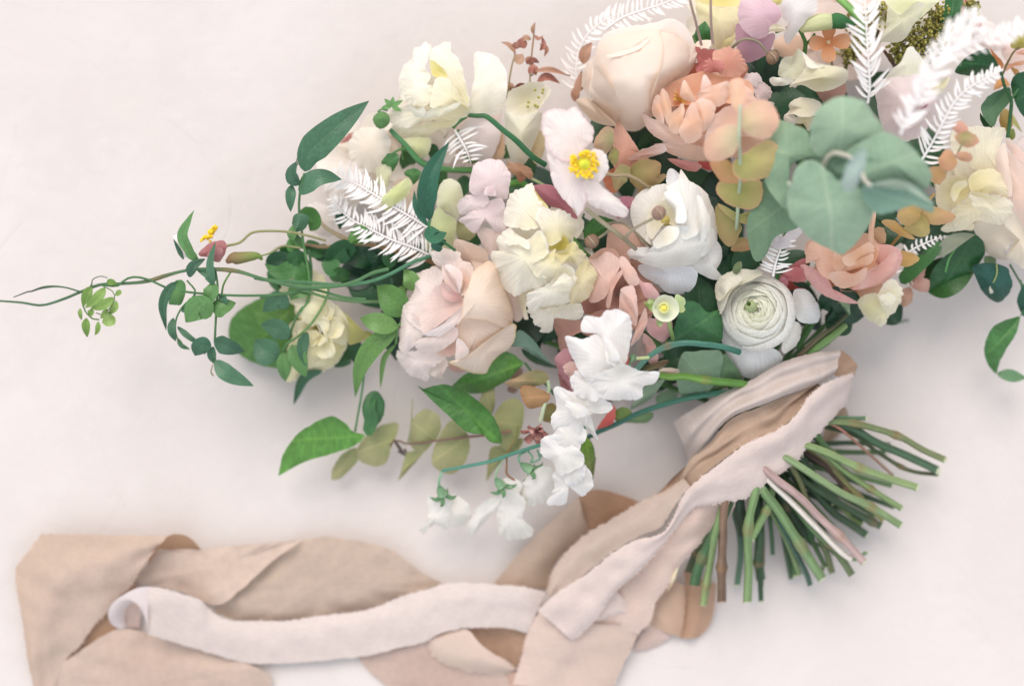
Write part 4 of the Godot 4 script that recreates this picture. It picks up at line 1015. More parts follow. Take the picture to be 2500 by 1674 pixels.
func ranunculus():
	var w := C("f7f2e8")
	var wb := C("f0f0ee")
	var t := thing("white_ranunculus", "round white ranunculus with a tight pale green eye, just above the ribbon wrap", "ranunculus", "167.1,-20.7,25", "white ranunculus flowers")
	sheet(t, "138.4,-11.6,66 138.8,-3.3,60 142.0,6.0,56 148.3,16.5,52 155.0,22.3,50 163.3,24.1,50 171.4,21.8,52 177.4,15.4,56 178.9,10.1,62 171.9,3.9,72 155.5,1.8,78 143.6,-3.3,76", w, wb, {"base": "157.7,-18.5,80", "lift": 4.0, "ruf": 0.7, "n": 56})
	sheet(t, "184.3,-34.5,74 191.8,-35.2,70 199.2,-30.2,64 204.4,-21.0,60 203.8,-14.8,58 199.0,-12.9,60 187.7,-14.6,70 183.0,-24.7,78", C("ece6d6"), wb, {"base": "176.9,-24.7,78", "lift": 2.0, "ruf": 0.6})
	sheet(t, "177.2,4.4,68 181.1,6.5,64 188.6,0.8,60 191.1,-8.5,62 187.7,-13.6,70 180.9,-13.5,78 177.3,-3.3,76", C("f0ead8"), w, {"base": "168.4,-14.5,80", "lift": 2.0, "ruf": 0.9, "n": 36})
	sheet(t, "132.9,-36.1,72 135.4,-43.1,76 144.0,-47.0,80 153.8,-47.7,82 162.9,-45.9,82 154.1,-40.4,92 140.1,-34.3,92 134.9,-27.5,86 133.2,-28.8,76", C("d9d4b8"), C("ebe6d2"), {"base": "155.1,-24.6,80", "lift": 2.0, "ruf": 1.0})
	sheet(t, "134.1,-30.0,72 136.3,-38.9,80 143.0,-42.6,86 148.1,-41.4,92 139.8,-32.3,94 136.2,-21.4,88 135.1,-18.6,78", C("e2ddc4"), C("efeada"), {"base": "155.1,-24.6,80", "lift": 2.0, "ruf": 1.0})
	shells(t, "160.1,-20.2,72", Vector3(-0.22, 1, -0.12), 24.5, 15, C("eeefd6"), C("faf6ee"))
	ball(t, "155.1,-23.6,80", 4.6, C("b4c088"), C("c3cf9c"), {"as": "eye", "mat": "petal"})
	ball(t, "152.1,-25.1,89", 1.4, C("5f7a44"), C("46602f"), {"as": "eye", "mat": "petal"})

	t = thing("white_ranunculus", "loose open white ranunculus with pointed lower petals, a brown seed pod in front of it", "ranunculus", "112.1,-76.7,25", "white ranunculus flowers")
	sheet(t, "99.9,-107.2,82 102.7,-113.3,80 109.8,-107.5,84 113.1,-101.3,90 100.6,-101.3,90", C("e6e8ec"), C("eef0f2"), {"lift": 1.0, "n": 30})
	sheet(t, "109.3,-112.1,84 111.4,-106.0,88 120.7,-100.0,90 126.5,-94.4,88 115.1,-96.3,94 107.6,-102.8,90", C("f1ebe2"), C("f7f1ea"), {"lift": 1.0, "n": 30})
	sheet(t, "81.9,-50.2,76 88.3,-50.9,82 96.8,-48.6,88 112.9,-49.6,88 118.9,-46.8,84 120.4,-41.0,78 117.7,-35.0,74 111.8,-31.8,72 101.5,-32.8,72 95.2,-37.9,74 84.9,-44.0,74", C("eceef2"), C("f1f2f4"), {"base": "103.8,-58.7,88", "lift": 4.0, "ruf": 0.6})
	sheet(t, "126.0,-62.7,88 131.6,-66.0,84 136.3,-61.3,78 136.4,-53.3,76 132.9,-46.2,76 139.6,-41.5,70! 130.0,-41.7,74 120.0,-46.0,80 112.9,-49.7,86 122.9,-54.5,90", C("f1ede6"), C("f7f4f0"), {"base": "115.6,-58.5,90", "lift": 2.5, "ruf": 0.6})
	sheet(t, "76.6,-86.6,86 79.9,-94.7,90 87.1,-99.3,94 97.7,-101.1,98 105.9,-99.7,100 100.0,-93.3,104 95.3,-88.5,102 89.2,-84.9,98 86.9,-74.1,96 85.1,-66.3,94 89.5,-59.9,92 82.8,-66.7,86 77.7,-77.6,84", C("f0ead8"), C("f8f3ea"), {"base": "96.5,-78.6,90", "lift": 2.0, "ruf": 0.8, "n": 56})
	sheet(t, "87.5,-84.9,98 95.2,-90.2,103 99.8,-88.1,106 103.9,-80.2,106 103.2,-73.5,104 97.5,-76.6,100 93.1,-71.4,99 88.9,-65.9,96 85.7,-74.1,96", C("e9dcae"), C("f5eedc"), {"base": "96.3,-80.5,92", "lift": -4.0, "n": 40})
	sheet(t, "71.8,-56.4,82 77.6,-60.7,88 88.1,-61.0,94 94.2,-58.0,98 96.8,-48.9,92 88.9,-50.2,86 80.1,-53.8,82", C("f3eee4"), C("faf7f2"), {"base": "100.3,-62.4,92", "lift": 3.0, "ruf": 0.6})
	sheet(t, "115.4,-100.5,92 121.9,-98.5,92 128.5,-88.9,88 132.6,-75.1,84 131.3,-62.1,82 123.3,-53.8,82 112.4,-54.4,92 113.9,-71.5,104 115.1,-87.5,102", C("f0e9dc"), w, {"base": "109.1,-58.8,86", "lift": 5.0, "ruf": 0.8, "n": 60})
	sheet(t, "98.0,-98.7,100 103.4,-102.4,100 108.9,-103.8,100 117.0,-100.3,99 121.1,-94.9,98 121.6,-80.6,102 116.6,-68.4,106 107.4,-65.3,108 106.1,-73.9,111 109.1,-77.7,112 105.0,-87.9,108 101.0,-93.3,104", C("f3ecdf"), C("faf7f2"), {"base": "108.4,-60.4,92", "lift": 3.5, "ruf": 0.9, "und": 1.6, "n": 64})
	sheet(t, "80.3,-54.5,86 85.3,-57.2,92 89.5,-60.9,100 94.8,-66.4,106 102.3,-72.8,110 109.2,-73.5,110 117.8,-69.5,104 123.9,-62.1,96 123.5,-54.6,88 115.9,-50.6,88 106.6,-48.7,90 96.5,-48.1,90 85.7,-50.4,88", C("f4eee2"), C("fbf8f3"), {"base": "107.3,-50.8,84", "mid": "102.6,-59.4,107", "ruf": 0.9, "und": 1.8, "n": 64})
	sheet(t, "89.3,-63.7,102 93.9,-70.3,106 98.6,-73.6,108 104.3,-72.0,110 103.2,-65.0,111 96.5,-61.2,109 91.0,-59.5,105", C("f0e6cc"), C("f9f4ea"), {"lift": 2.0, "n": 40, "ruf": 0.8})
	sheet(t, "122.3,-71.8,100 129.4,-72.5,92 129.5,-62.7,88 123.2,-56.0,90 117.8,-58.1,97 118.6,-65.7,102", C("f4eee4"), C("faf6f0"), {"lift": 2.0, "n": 40, "ruf": 0.8})
	sheet(t, "95.6,-93.9,106 104.3,-94.8,110 108.6,-82.3,116 107.5,-74.8,117 102.3,-75.4,114 102.2,-82.7,111", C("f6f0e6"), C("fbf8f4"), {"lift": 1.5, "n": 40})
	sheet(t, "116.8,-93.3,104 122.8,-85.4,104 125.5,-73.8,100 120.3,-63.9,100 117.3,-75.1,108", C("f4eee4"), C("faf6f0"), {"lift": 1.0, "n": 40, "ruf": 0.8})
	ball(t, "98.2,-78.0,98", 3.6, C("e3d58a"), C("cfc070"), {"as": "eye", "mat": "petal"})
	whorls(t, "109.2,-75.8,50", Vector3(0, 1, 0), [[6, 28, 16, 55, 85]], w, w, {"ruf": 0.8})


func peach_roses():
	var pk := C("f0c8b0")
	var pe := C("f6d8c7")
	var dp := C("e5ac8c")
	var t := thing("peach_rose", "large peach rose with many loose petals, partly behind the blurred hydrangea florets", "rose", "136.5,-156.0,20", "peach and pink roses")
	sheet(t, "102.2,-120.7,70 112.7,-119.3,74 122.9,-116.1,76 120.9,-112.4,70 111.5,-114.5,68", C("e79a98"), C("efb6ae"), {"lift": 1.0, "n": 30})
	sheet(t, "121.6,-118.6,72 131.1,-117.1,72 133.1,-113.3,68 125.9,-114.5,68", C("c95a58"), C("d97a74"), {"lift": 1.0, "n": 24})
	sheet(t, "71.9,-117.6,70 77.8,-121.3,80 86.7,-125.5,86 96.7,-127.5,90 98.5,-122.9,86 85.8,-119.9,76 74.3,-117.4,70", C("eebfae"), C("f8dfd8"), {"lift": 1.5, "n": 36, "ce": C("fbeeea")})
	sheet(t, "93.9,-159.9,90 103.0,-166.6,92 114.9,-171.8,94 124.3,-173.4,94 132.7,-170.4,94 146.1,-169.9,92 154.9,-163.7,90 148.9,-151.1,98 130.0,-152.6,100 109.8,-151.1,98 95.5,-151.1,92", C("e2aa8a"), C("f0bea0"), {"lift": -3.0, "n": 56})
	sheet(t, "116.0,-130.0,86 124.0,-133.2,96 139.6,-131.5,98 144.2,-125.8,92 135.7,-118.8,80 126.5,-118.7,78 123.1,-126.3,82", pk, pe, {"base": "125.6,-141.7,98", "lift": 2.0})
	sheet(t, "91.8,-127.9,84 103.2,-128.2,90 121.5,-125.1,94 126.5,-120.7,88 123.4,-118.2,80 109.4,-120.4,78 98.7,-124.5,80", pk, pe, {"base": "121.2,-134.6,96", "lift": 2.5})
	sheet(t, "83.7,-148.2,86 88.0,-144.6,92 96.8,-139.0,98 104.7,-132.0,102 111.5,-126.4,98 103.0,-127.7,92 92.9,-132.1,86 86.4,-140.0,84", C("f2c8ae"), C("f8ddd0"), {"base": "111.6,-134.3,98", "lift": 2.0})
	sheet(t, "89.3,-147.5,96 89.7,-153.2,102 92.2,-156.6,106 95.2,-151.6,106 96.4,-139.1,100 92.3,-142.5,96", C("edb894"), pe, {"lift": 1.5, "n": 34})
	sheet(t, "93.3,-155.3,103 95.3,-159.9,107 99.3,-151.8,110 100.7,-142.3,106 99.1,-137.0,102 95.3,-146.1,103", C("f0be98"), C("f7d8c2"), {"lift": 1.5, "n": 34})
	sheet(t, "102.3,-158.5,98 109.8,-162.2,98 115.4,-154.8,98 111.9,-147.7,96 104.4,-150.5,96", C("d28a50"), dp, {"lift": -2.0, "n": 30})
	sheet(t, "105.6,-156.7,108 106.4,-161.5,112 108.1,-164.7,112 111.8,-157.7,113 115.2,-151.6,110 110.7,-152.5,106 107.4,-153.9,106", C("f1c2a0"), C("f9dcc8"), {"lift": 1.2, "n": 30, "ruf": 0.4})
	sheet(t, "118.4,-156.6,109 118.6,-163.2,113 120.4,-167.7,114 124.5,-161.2,114 123.3,-156.9,111", C("f4cdbb"), C("f9e0d6"), {"lift": 1.2, "n": 30, "ruf": 0.4})
	sheet(t, "115.6,-155.5,107 119.1,-157.9,112 125.1,-160.1,115 133.6,-163.2,114 137.2,-160.1,110 134.9,-151.6,110 128.2,-147.6,112 119.3,-151.8,110", C("f0c4a6"), C("f7dccb"), {"lift": 3.0, "n": 44})
	sheet(t, "133.1,-159.3,113 135.7,-160.3,114 137.8,-151.5,112 134.9,-150.9,110", C("cf8a5c"), C("efc6a6"), {"lift": -1.5, "n": 24})
	sheet(t, "140.0,-165.6,100 148.2,-162.6,102 154.3,-156.3,100 157.7,-150.9,98 144.8,-145.6,106 136.9,-150.6,109", pk, pe, {"lift": 3.0})
	sheet(t, "99.2,-135.2,103 100.2,-143.5,110 104.0,-147.3,112 107.3,-150.1,112 107.9,-141.7,110 105.5,-132.3,104", C("efba92"), C("f8dac4"), {"lift": 1.5, "n": 34})
	sheet(t, "114.2,-150.4,113 121.3,-151.7,117 127.2,-146.2,116 122.9,-135.7,112 119.3,-132.1,110 116.1,-142.8,112", C("f1c4a6"), C("f8dccc"), {"lift": 2.5, "n": 40})
	sheet(t, "109.1,-144.9,110 113.2,-150.0,115 117.0,-140.6,117 118.8,-136.3,115 118.9,-129.6,110 112.4,-125.7,103 105.4,-132.2,105 108.4,-142.0,108", C("efbd9a"), C("f7d8c6"), {"lift": 3.0, "n": 44})
	sheet(t, "123.2,-138.6,112 132.4,-146.4,115 145.6,-148.7,112 156.8,-146.0,106 159.7,-137.7,100 152.6,-131.5,98 134.0,-130.2,104 122.3,-124.4,102 122.4,-132.8,108", C("f1c4a8"), C("f8dcce"), {"lift": 4.0, "n": 50})
	sheet(t, "121.7,-139.9,92 135.2,-147.7,96 154.2,-149.9,94 168.4,-148.0,88 170.1,-136.4,84 161.3,-124.6,80 142.6,-120.2,78 126.6,-126.0,84", C("eab898"), C("f2cdb6"), {"lift": 3.0})
	whorls(t, "130.6,-151.6,48", Vector3(0, 1, 0.1), [[8, 34, 15, 55, 92], [6, 30, 13, 35, 65]], dp, pe, {"ruf": 0.8})
	for k in 9:
		tube_along(t, PackedVector3Array([pts("107.2,-154.2,96")[0], pts("107.2,-154.2,96")[0] + Vector3(rng.randf_range(-5, 5), rng.randf_range(3, 9), rng.randf_range(-5, 5))]), [0.4, 0.5], C("d9a24a"), C("f0c868"), {"as": "stamen", "n": 4, "sides": 5})

	t = thing("pink_rose", "coral pink cupped rose under the pointed grey green eucalyptus leaf", "rose", "231.3,-50.0,20", "peach and pink roses")
	sheet(t, "188.9,-57.4,84 190.4,-65.0,84 197.1,-67.9,86 204.2,-70.8,88 218.8,-70.6,90 230.9,-68.6,90 234.9,-58.5,90 217.9,-50.3,94 205.8,-48.3,94 197.7,-44.5,90 193.6,-54.6,88", C("e8b08e"), C("f3cbb2"), {"lift": -5.0, "n": 50})
	sheet(t, "228.9,-63.6,86 238.0,-63.8,86 247.8,-62.0,84 252.9,-54.9,80 251.0,-47.2,76 249.0,-43.1,72 237.0,-37.0,70 223.1,-34.9,72 226.3,-40.7,84 235.1,-50.3,94 230.9,-58.3,94", C("efb3a0"), C("f3c0b6"), {"base": "216.2,-50.8,84", "lift": 3.0, "n": 50})
	sheet(t, "186.9,-50.1,78 190.2,-50.8,80 197.1,-45.6,88 203.3,-39.3,92 208.2,-31.3,86 214.6,-30.5,80 227.7,-26.2,68 220.0,-26.2,68 211.3,-28.2,70 201.6,-33.0,72 193.0,-41.2,74", C("ecaaa4"), C("f2bfb8"), {"base": "215.3,-50.6,88", "lift": 3.5, "n": 54})
	sheet(t, "189.7,-62.6,90 197.8,-66.3,94 207.4,-57.0,98 205.4,-49.1,98 204.0,-40.3,94 196.5,-45.4,92 192.9,-55.3,90 189.5,-50.7,86", C("eeb898"), C("f4ccb4"), {"base": "213.8,-50.5,90", "lift": 3.0})
	sheet(t, "226.4,-45.2,96 234.3,-50.1,97 244.6,-58.4,92 247.5,-54.5,90 244.5,-45.8,84 234.4,-37.8,80 224.8,-35.7,82", C("efb5a2"), C("f4c8bc"), {"lift": -2.0})
	sheet(t, "204.0,-57.8,102 208.5,-53.7,104 211.9,-48.8,103 207.0,-45.0,100 203.7,-48.9,100", C("f0be9c"), C("f6d2b8"), {"lift": -2.0, "n": 32})
	sheet(t, "208.0,-53.7,104 215.0,-57.5,106 226.3,-63.7,102 230.1,-58.6,101 221.6,-53.5,103 213.0,-48.2,104", C("efb98e"), C("f7d4ba"), {"lift": 1.5, "n": 36})
	sheet(t, "208.2,-44.8,99 214.5,-49.7,104 221.1,-53.6,105 228.8,-56.9,103 227.6,-50.7,101 219.3,-47.4,101", C("f0b890"), C("f6d0b4"), {"lift": 1.5, "n": 36})
	sheet(t, "220.1,-53.7,103 226.8,-59.8,102 232.3,-57.9,100 229.6,-50.0,99 224.1,-46.0,99", C("dd8f62"), C("eeb690"), {"lift": -2.0, "n": 30})
	sheet(t, "201.0,-43.5,100 208.5,-45.8,104 215.2,-43.7,105 224.1,-47.8,103 225.6,-44.8,100 223.4,-39.1,94 214.8,-34.9,90 206.8,-36.8,92", C("f1bc9e"), C("f7d2bc"), {"lift": 3.0, "n": 44})
	sheet(t, "229.2,-83.5,92 230.4,-85.8,94 232.4,-84.3,94 230.9,-72.1,96 230.9,-64.3,94 228.2,-64.4,92", C("f2c4a4"), C("f7d8c2"), {"lift": 1.0, "n": 32, "ruf": 0.3})
	whorls(t, "225.8,-50.7,48", Vector3(0, 1, 0.1), [[7, 27, 14, 50, 85], [5, 22, 11, 30, 55]], dp, pk, {"ruf": 0.7})

	t = thing("red_bloom", "raspberry pink crumpled bloom wedged between the round ranunculus and the coral rose", "flower", "191.6,-44.8,40")
	sheet(t, "174.8,-40.8,70 177.6,-46.3,74 182.0,-50.7,78 190.6,-55.2,78 191.0,-46.2,76 185.0,-45.0,78 178.0,-38.2,72", C("c86a70"), C("d98a8c"), {"lift": 2.0})
	sheet(t, "177.3,-45.1,76 182.6,-49.0,80 190.1,-47.1,78 192.4,-41.2,72 187.3,-39.7,72 180.7,-41.2,74", C("cf6f72"), C("dd9390"), {"lift": 2.0, "n": 34})
	sheet(t, "177.1,-33.8,66 178.4,-39.3,70 182.1,-40.7,72 186.6,-37.2,70 194.6,-35.4,64 187.8,-35.4,64", C("a84a44"), C("c97468"), {"lift": -1.0, "n": 30})
	sheet(t, "174.6,-41.2,74 177.3,-43.1,76 180.6,-38.2,72 177.6,-33.7,68", C("dd8f94"), C("e4a2a4"), {"lift": 1.0, "n": 24})

	t = thing("pink_rose", "dusky salmon rose with upright folded petals between the cream lisianthus and the white sweet pea", "rose", "74.7,-37.0,20", "peach and pink roses")
	var sa := C("e3b4a2")
	var sb := C("efcabc")
	var du := C("c99a8c")
	sheet(t, "27.0,-16.5,52 35.3,-18.9,60 45.4,-14.7,66 47.7,-8.5,66 39.4,-4.9,62 36.9,-2.8,60 38.7,6.1,54 32.5,5.6,50 29.9,-6.5,50", C("b98a7c"), C("cfa496"), {"lift": 2.0, "ruf": 1.4})
	sheet(t, "61.8,-68.1,76 64.4,-76.6,78 73.2,-77.5,80 79.3,-71.2,82 86.9,-62.7,80 75.9,-58.9,84 76.3,-50.2,86 69.7,-54.2,86 61.4,-55.5,82", C("c69c88"), C("d6b09e"), {"base": "71.2,-55.1,80", "lift": 3.0})
	sheet(t, "44.4,-26.0,66 51.3,-29.9,72 61.3,-26.8,76 63.4,-21.7,74 55.7,-18.8,66 46.6,-19.9,62", C("8f5f52"), C("b98676"), {"lift": -3.0, "n": 34})
	sheet(t, "45.8,-8.5,58 51.6,-18.8,66 61.5,-21.7,72 66.5,-18.6,74 64.0,-6.4,66 54.0,-3.3,60", C("a87566"), C("c79886"), {"lift": 2.0})
	sheet(t, "49.4,-53.7,84 56.6,-60.3,86 64.5,-60.7,88 69.4,-54.5,90 56.3,-50.5,90", C("cf9f8c"), C("dcb4a2"), {"lift": 2.0, "n": 34})
	sheet(t, "49.3,-53.2,86 55.3,-54.5,90 60.1,-58.3,94 64.9,-56.1,96 69.4,-50.1,97 62.4,-38.2,96 60.7,-30.8,92 54.7,-26.3,84 49.9,-27.7,78 54.0,-42.6,86", C("e2b5a4"), C("efcfc2"), {"base": "61.3,-24.7,76", "lift": 4.0, "n": 50})
	sheet(t, "60.7,-24.0,84 61.2,-31.3,92 62.3,-39.1,98 68.6,-45.9,101 70.1,-44.0,100 65.4,-35.6,97 63.1,-22.9,86", sa, sb, {"lift": 1.5, "n": 34, "ruf": 0.4})
	sheet(t, "68.6,-54.0,98 71.6,-54.1,100 78.5,-44.9,101 81.2,-37.9,98 75.8,-36.3,97 70.8,-42.1,98 68.6,-49.0,98", C("e6bdac"), C("f1d2c6"), {"lift": 2.0, "n": 38})
	sheet(t, "68.6,-34.0,100 72.9,-35.9,103 76.5,-36.1,103 79.0,-29.0,101 80.1,-16.2,96 75.3,-24.1,98 70.7,-30.1,99", C("eac0b2"), C("f3d6cc"), {"lift": 2.0, "n": 38})
	sheet(t, "68.7,-24.3,92 69.3,-32.1,98 74.8,-25.1,98 80.0,-16.2,95 79.6,-10.3,90 76.1,-13.3,88 69.5,-20.4,88", C("dfae9c"), sb, {"lift": 2.0, "n": 38})
	sheet(t, "78.2,-45.5,90 83.5,-39.4,90 89.7,-38.0,88 95.7,-29.6,84 91.1,-26.7,84 85.9,-29.5,86 83.1,-34.5,88", C("e6b4b2"), C("f0cbc8"), {"lift": 2.5, "n": 38})
	sheet(t, "77.2,1.0,78 79.8,-8.8,86 85.3,-22.8,92 86.7,-14.3,90 84.2,-5.3,84 78.5,1.3,78", sa, C("f1d2c6"), {"lift": 2.0, "n": 38})
	sheet(t, "87.2,-14.4,80 90.3,-15.9,82 102.9,-15.0,78 104.8,-6.4,72 98.9,-1.0,68 89.2,-6.3,74", C("dda4a4"), C("e8bdb8"), {"lift": 2.0, "n": 38})
	sheet(t, "85.8,-6.3,74 92.3,-1.2,72 96.4,11.2,64 91.2,13.8,62 86.7,2.4,68", C("d3a096"), C("e4bcb2"), {"lift": 1.5, "n": 34})
	sheet(t, "82.2,-1.2,70 86.1,-3.3,72 87.7,9.1,66 82.8,10.1,64", C("8f7f78"), C("b3a098"), {"lift": 0.0, "n": 28})
	whorls(t, "72.9,-33.0,44", Vector3(0.1, 1, 0), [[7, 26, 14, 50, 88], [5, 22, 12, 30, 60]], du, sa, {"ruf": 0.8})

	t = thing("mauve_bloom", "dusty mauve crumpled bloom peeping out beside the white sweet pea wing", "flower", "38.6,19.1,30", "dusty mauve petals")
	sheet(t, "28.6,10.2,60 34.1,3.9,66 38.5,4.9,70 40.6,12.1,70 45.9,14.8,66 41.3,32.7,54 34.5,27.0,54 30.3,17.5,56", C("c58a92"), C("d6a2a6"), {"lift": 3.0, "ruf": 1.0})
	sheet(t, "33.8,15.4,68 40.5,11.9,72 47.6,20.6,68 41.8,24.8,66 38.0,23.7,66", C("dcb0a4"), C("e8c8bc"), {"lift": 1.5, "n": 34, "ruf": 1.2})
	sheet(t, "30.3,19.6,56 34.4,26.9,58 40.8,32.7,54 34.7,33.5,48", C("b97c78"), C("cd948c"), {"lift": 1.0, "n": 28})

	t = thing("mauve_bloom", "single dusty mauve petal between the big cream lisianthus and the pink anemone", "flower", "29.7,-96.4,40", "dusty mauve petals")
	sheet(t, "13.8,-101.6,78 26.5,-101.8,82 30.2,-95.8,84 36.4,-89.6,84 42.2,-81.9,80 40.5,-80.9,76 31.5,-87.1,74 22.0,-91.1,72", C("b4707e"), C("c98a94"), {"lift": 2.5})
	sheet(t, "66.7,-90.9,76 72.1,-94.8,80 79.7,-94.3,80 80.7,-89.5,80 74.2,-85.9,78 68.8,-80.6,74", C("ae7080"), C("c48a96"), {"lift": 2.0, "n": 34})

	t = thing("salmon_petals", "salmon rose petals pointing up in the gap beside the pink anemone", "flower", "79.2,-131.1,40")
	sheet(t, "67.0,-141.0,72 70.0,-143.5,76 76.1,-135.4,78 82.7,-124.9,78 89.3,-120.2,74 76.6,-113.8,72 67.6,-113.5,70 66.2,-128.9,70", C("dda08a"), C("e9b8a2"), {"base": "72.9,-114.5,70", "lift": 4.0})
	sheet(t, "60.0,-107.7,62 66.3,-114.7,68 76.7,-114.5,70 73.2,-104.4,66 66.9,-99.2,60", C("b8694e"), C("cf8868"), {"lift": -2.0, "n": 34})

	t = thing("carnation", "rust red crumpled carnation above the large peach rose", "carnation", "138.6,-189.5,40")
	sheet(t, "112.7,-173.9,78 115.7,-178.9,84 119.5,-180.0,88 123.2,-175.3,88 118.1,-172.3,84", C("b9705c"), C("cf8a76"), {"lift": -2.0, "n": 34})
	sheet(t, "114.5,-189.1,86 118.3,-189.5,90 121.7,-188.6,92 129.0,-186.8,94 130.5,-179.4,96 128.7,-173.8,96 120.5,-172.3,94 117.5,-175.5,92 119.2,-180.5,90", C("a85f5a"), C("c07a74"), {"lift": -3.0, "ruf": 2.0, "n": 54})
	sheet(t, "127.7,-184.0,96 134.1,-187.5,97 143.6,-187.3,96 147.6,-181.6,94 150.2,-175.9,90 144.2,-170.3,92 132.4,-171.4,96", C("d08f7c"), C("e2ae98"), {"lift": 3.0, "ruf": 1.8, "n": 50})
	sheet(t, "144.2,-180.2,92 149.2,-178.7,90 152.3,-176.6,86 149.3,-168.5,84 143.6,-171.2,90", C("c27e66"), C("d6977c"), {"lift": 1.0, "n": 34, "ruf": 1.4})
	sheet(t, "121.1,-177.3,97 126.4,-180.6,99 133.7,-177.6,100 132.9,-172.3,99 124.8,-171.7,97", C("b66e66"), C("cf8f86"), {"lift": 2.0, "n": 40, "ruf": 1.8})
	sheet(t, "118.6,-193.1,84 123.5,-195.5,86 128.9,-194.1,88 125.8,-189.0,90 119.5,-188.9,88", C("f3e3cc"), C("f6ead8"), {"lift": 1.0, "n": 30})

	t = thing("pale_scabious", "pale lilac pink frilled flower edge showing beside the large peach rose", "flower", "166.3,-172.6,40")
	sheet(t, "148.3,-172.3,84 152.7,-173.8,86 158.8,-173.0,86 161.1,-168.5,84 156.5,-164.4,86 149.6,-165.0,88", C("e2d2cf"), C("ecdedb"), {"lift": 2.0, "ruf": 1.4, "n": 40})
	sheet(t, "154.6,-164.4,86 160.6,-169.0,84 166.5,-167.4,80 168.8,-162.0,78 164.5,-155.8,78 158.7,-157.2,84", C("e0cac6"), C("ead7d4"), {"lift": 2.0, "ruf": 1.6, "n": 40})
	sheet(t, "161.3,-156.0,80 169.9,-155.5,80 169.6,-150.9,76 164.5,-149.6,78", C("efdcd6"), C("f4e6e2"), {"lift": 1.0, "n": 28})


func anemone_eye(t: Node3D, at: String, axis: Vector3, r: float, count: int):
	var c := pts(at)[0]
	var y := axis.normalized()
	var x := y.cross(Vector3(0.2, 0.3, 0.9)).normalized()
	var z := x.cross(y)
	ball(t, at, r * 0.52, C("b8c43c"), C("ccd048"), {"as": "green_eye", "bump": 0.15})
	for k in count:
		var w := TAU * k / count + rng.randf_range(-0.2, 0.2)
		var q := rng.randf_range(0.62, 1.05) * r
		var tip := c + (x * cos(w) + z * sin(w)) * q + y * rng.randf_range(-0.05, 0.45) * r
		var s := tube_along(t, PackedVector3Array([c - y * r * 0.2, (c + tip) * 0.5 + y * r * 0.1, tip]), [0.2, 0.25, 0.25], C("e8cf50"), C("eccb3a"), {"as": "stamen", "n": 4, "sides": 5, "mat": "fuzz"})
		var d := (tip - c).normalized()
		tube_along(s, PackedVector3Array([tip - d * 0.6, tip, tip + d * 0.9]), [0.6, 1.15, 0.6], C("f0c824"), C("f2d23c"), {"as": "anther", "n": 5, "sides": 6, "mat": "fuzz", "bump": 0.2})


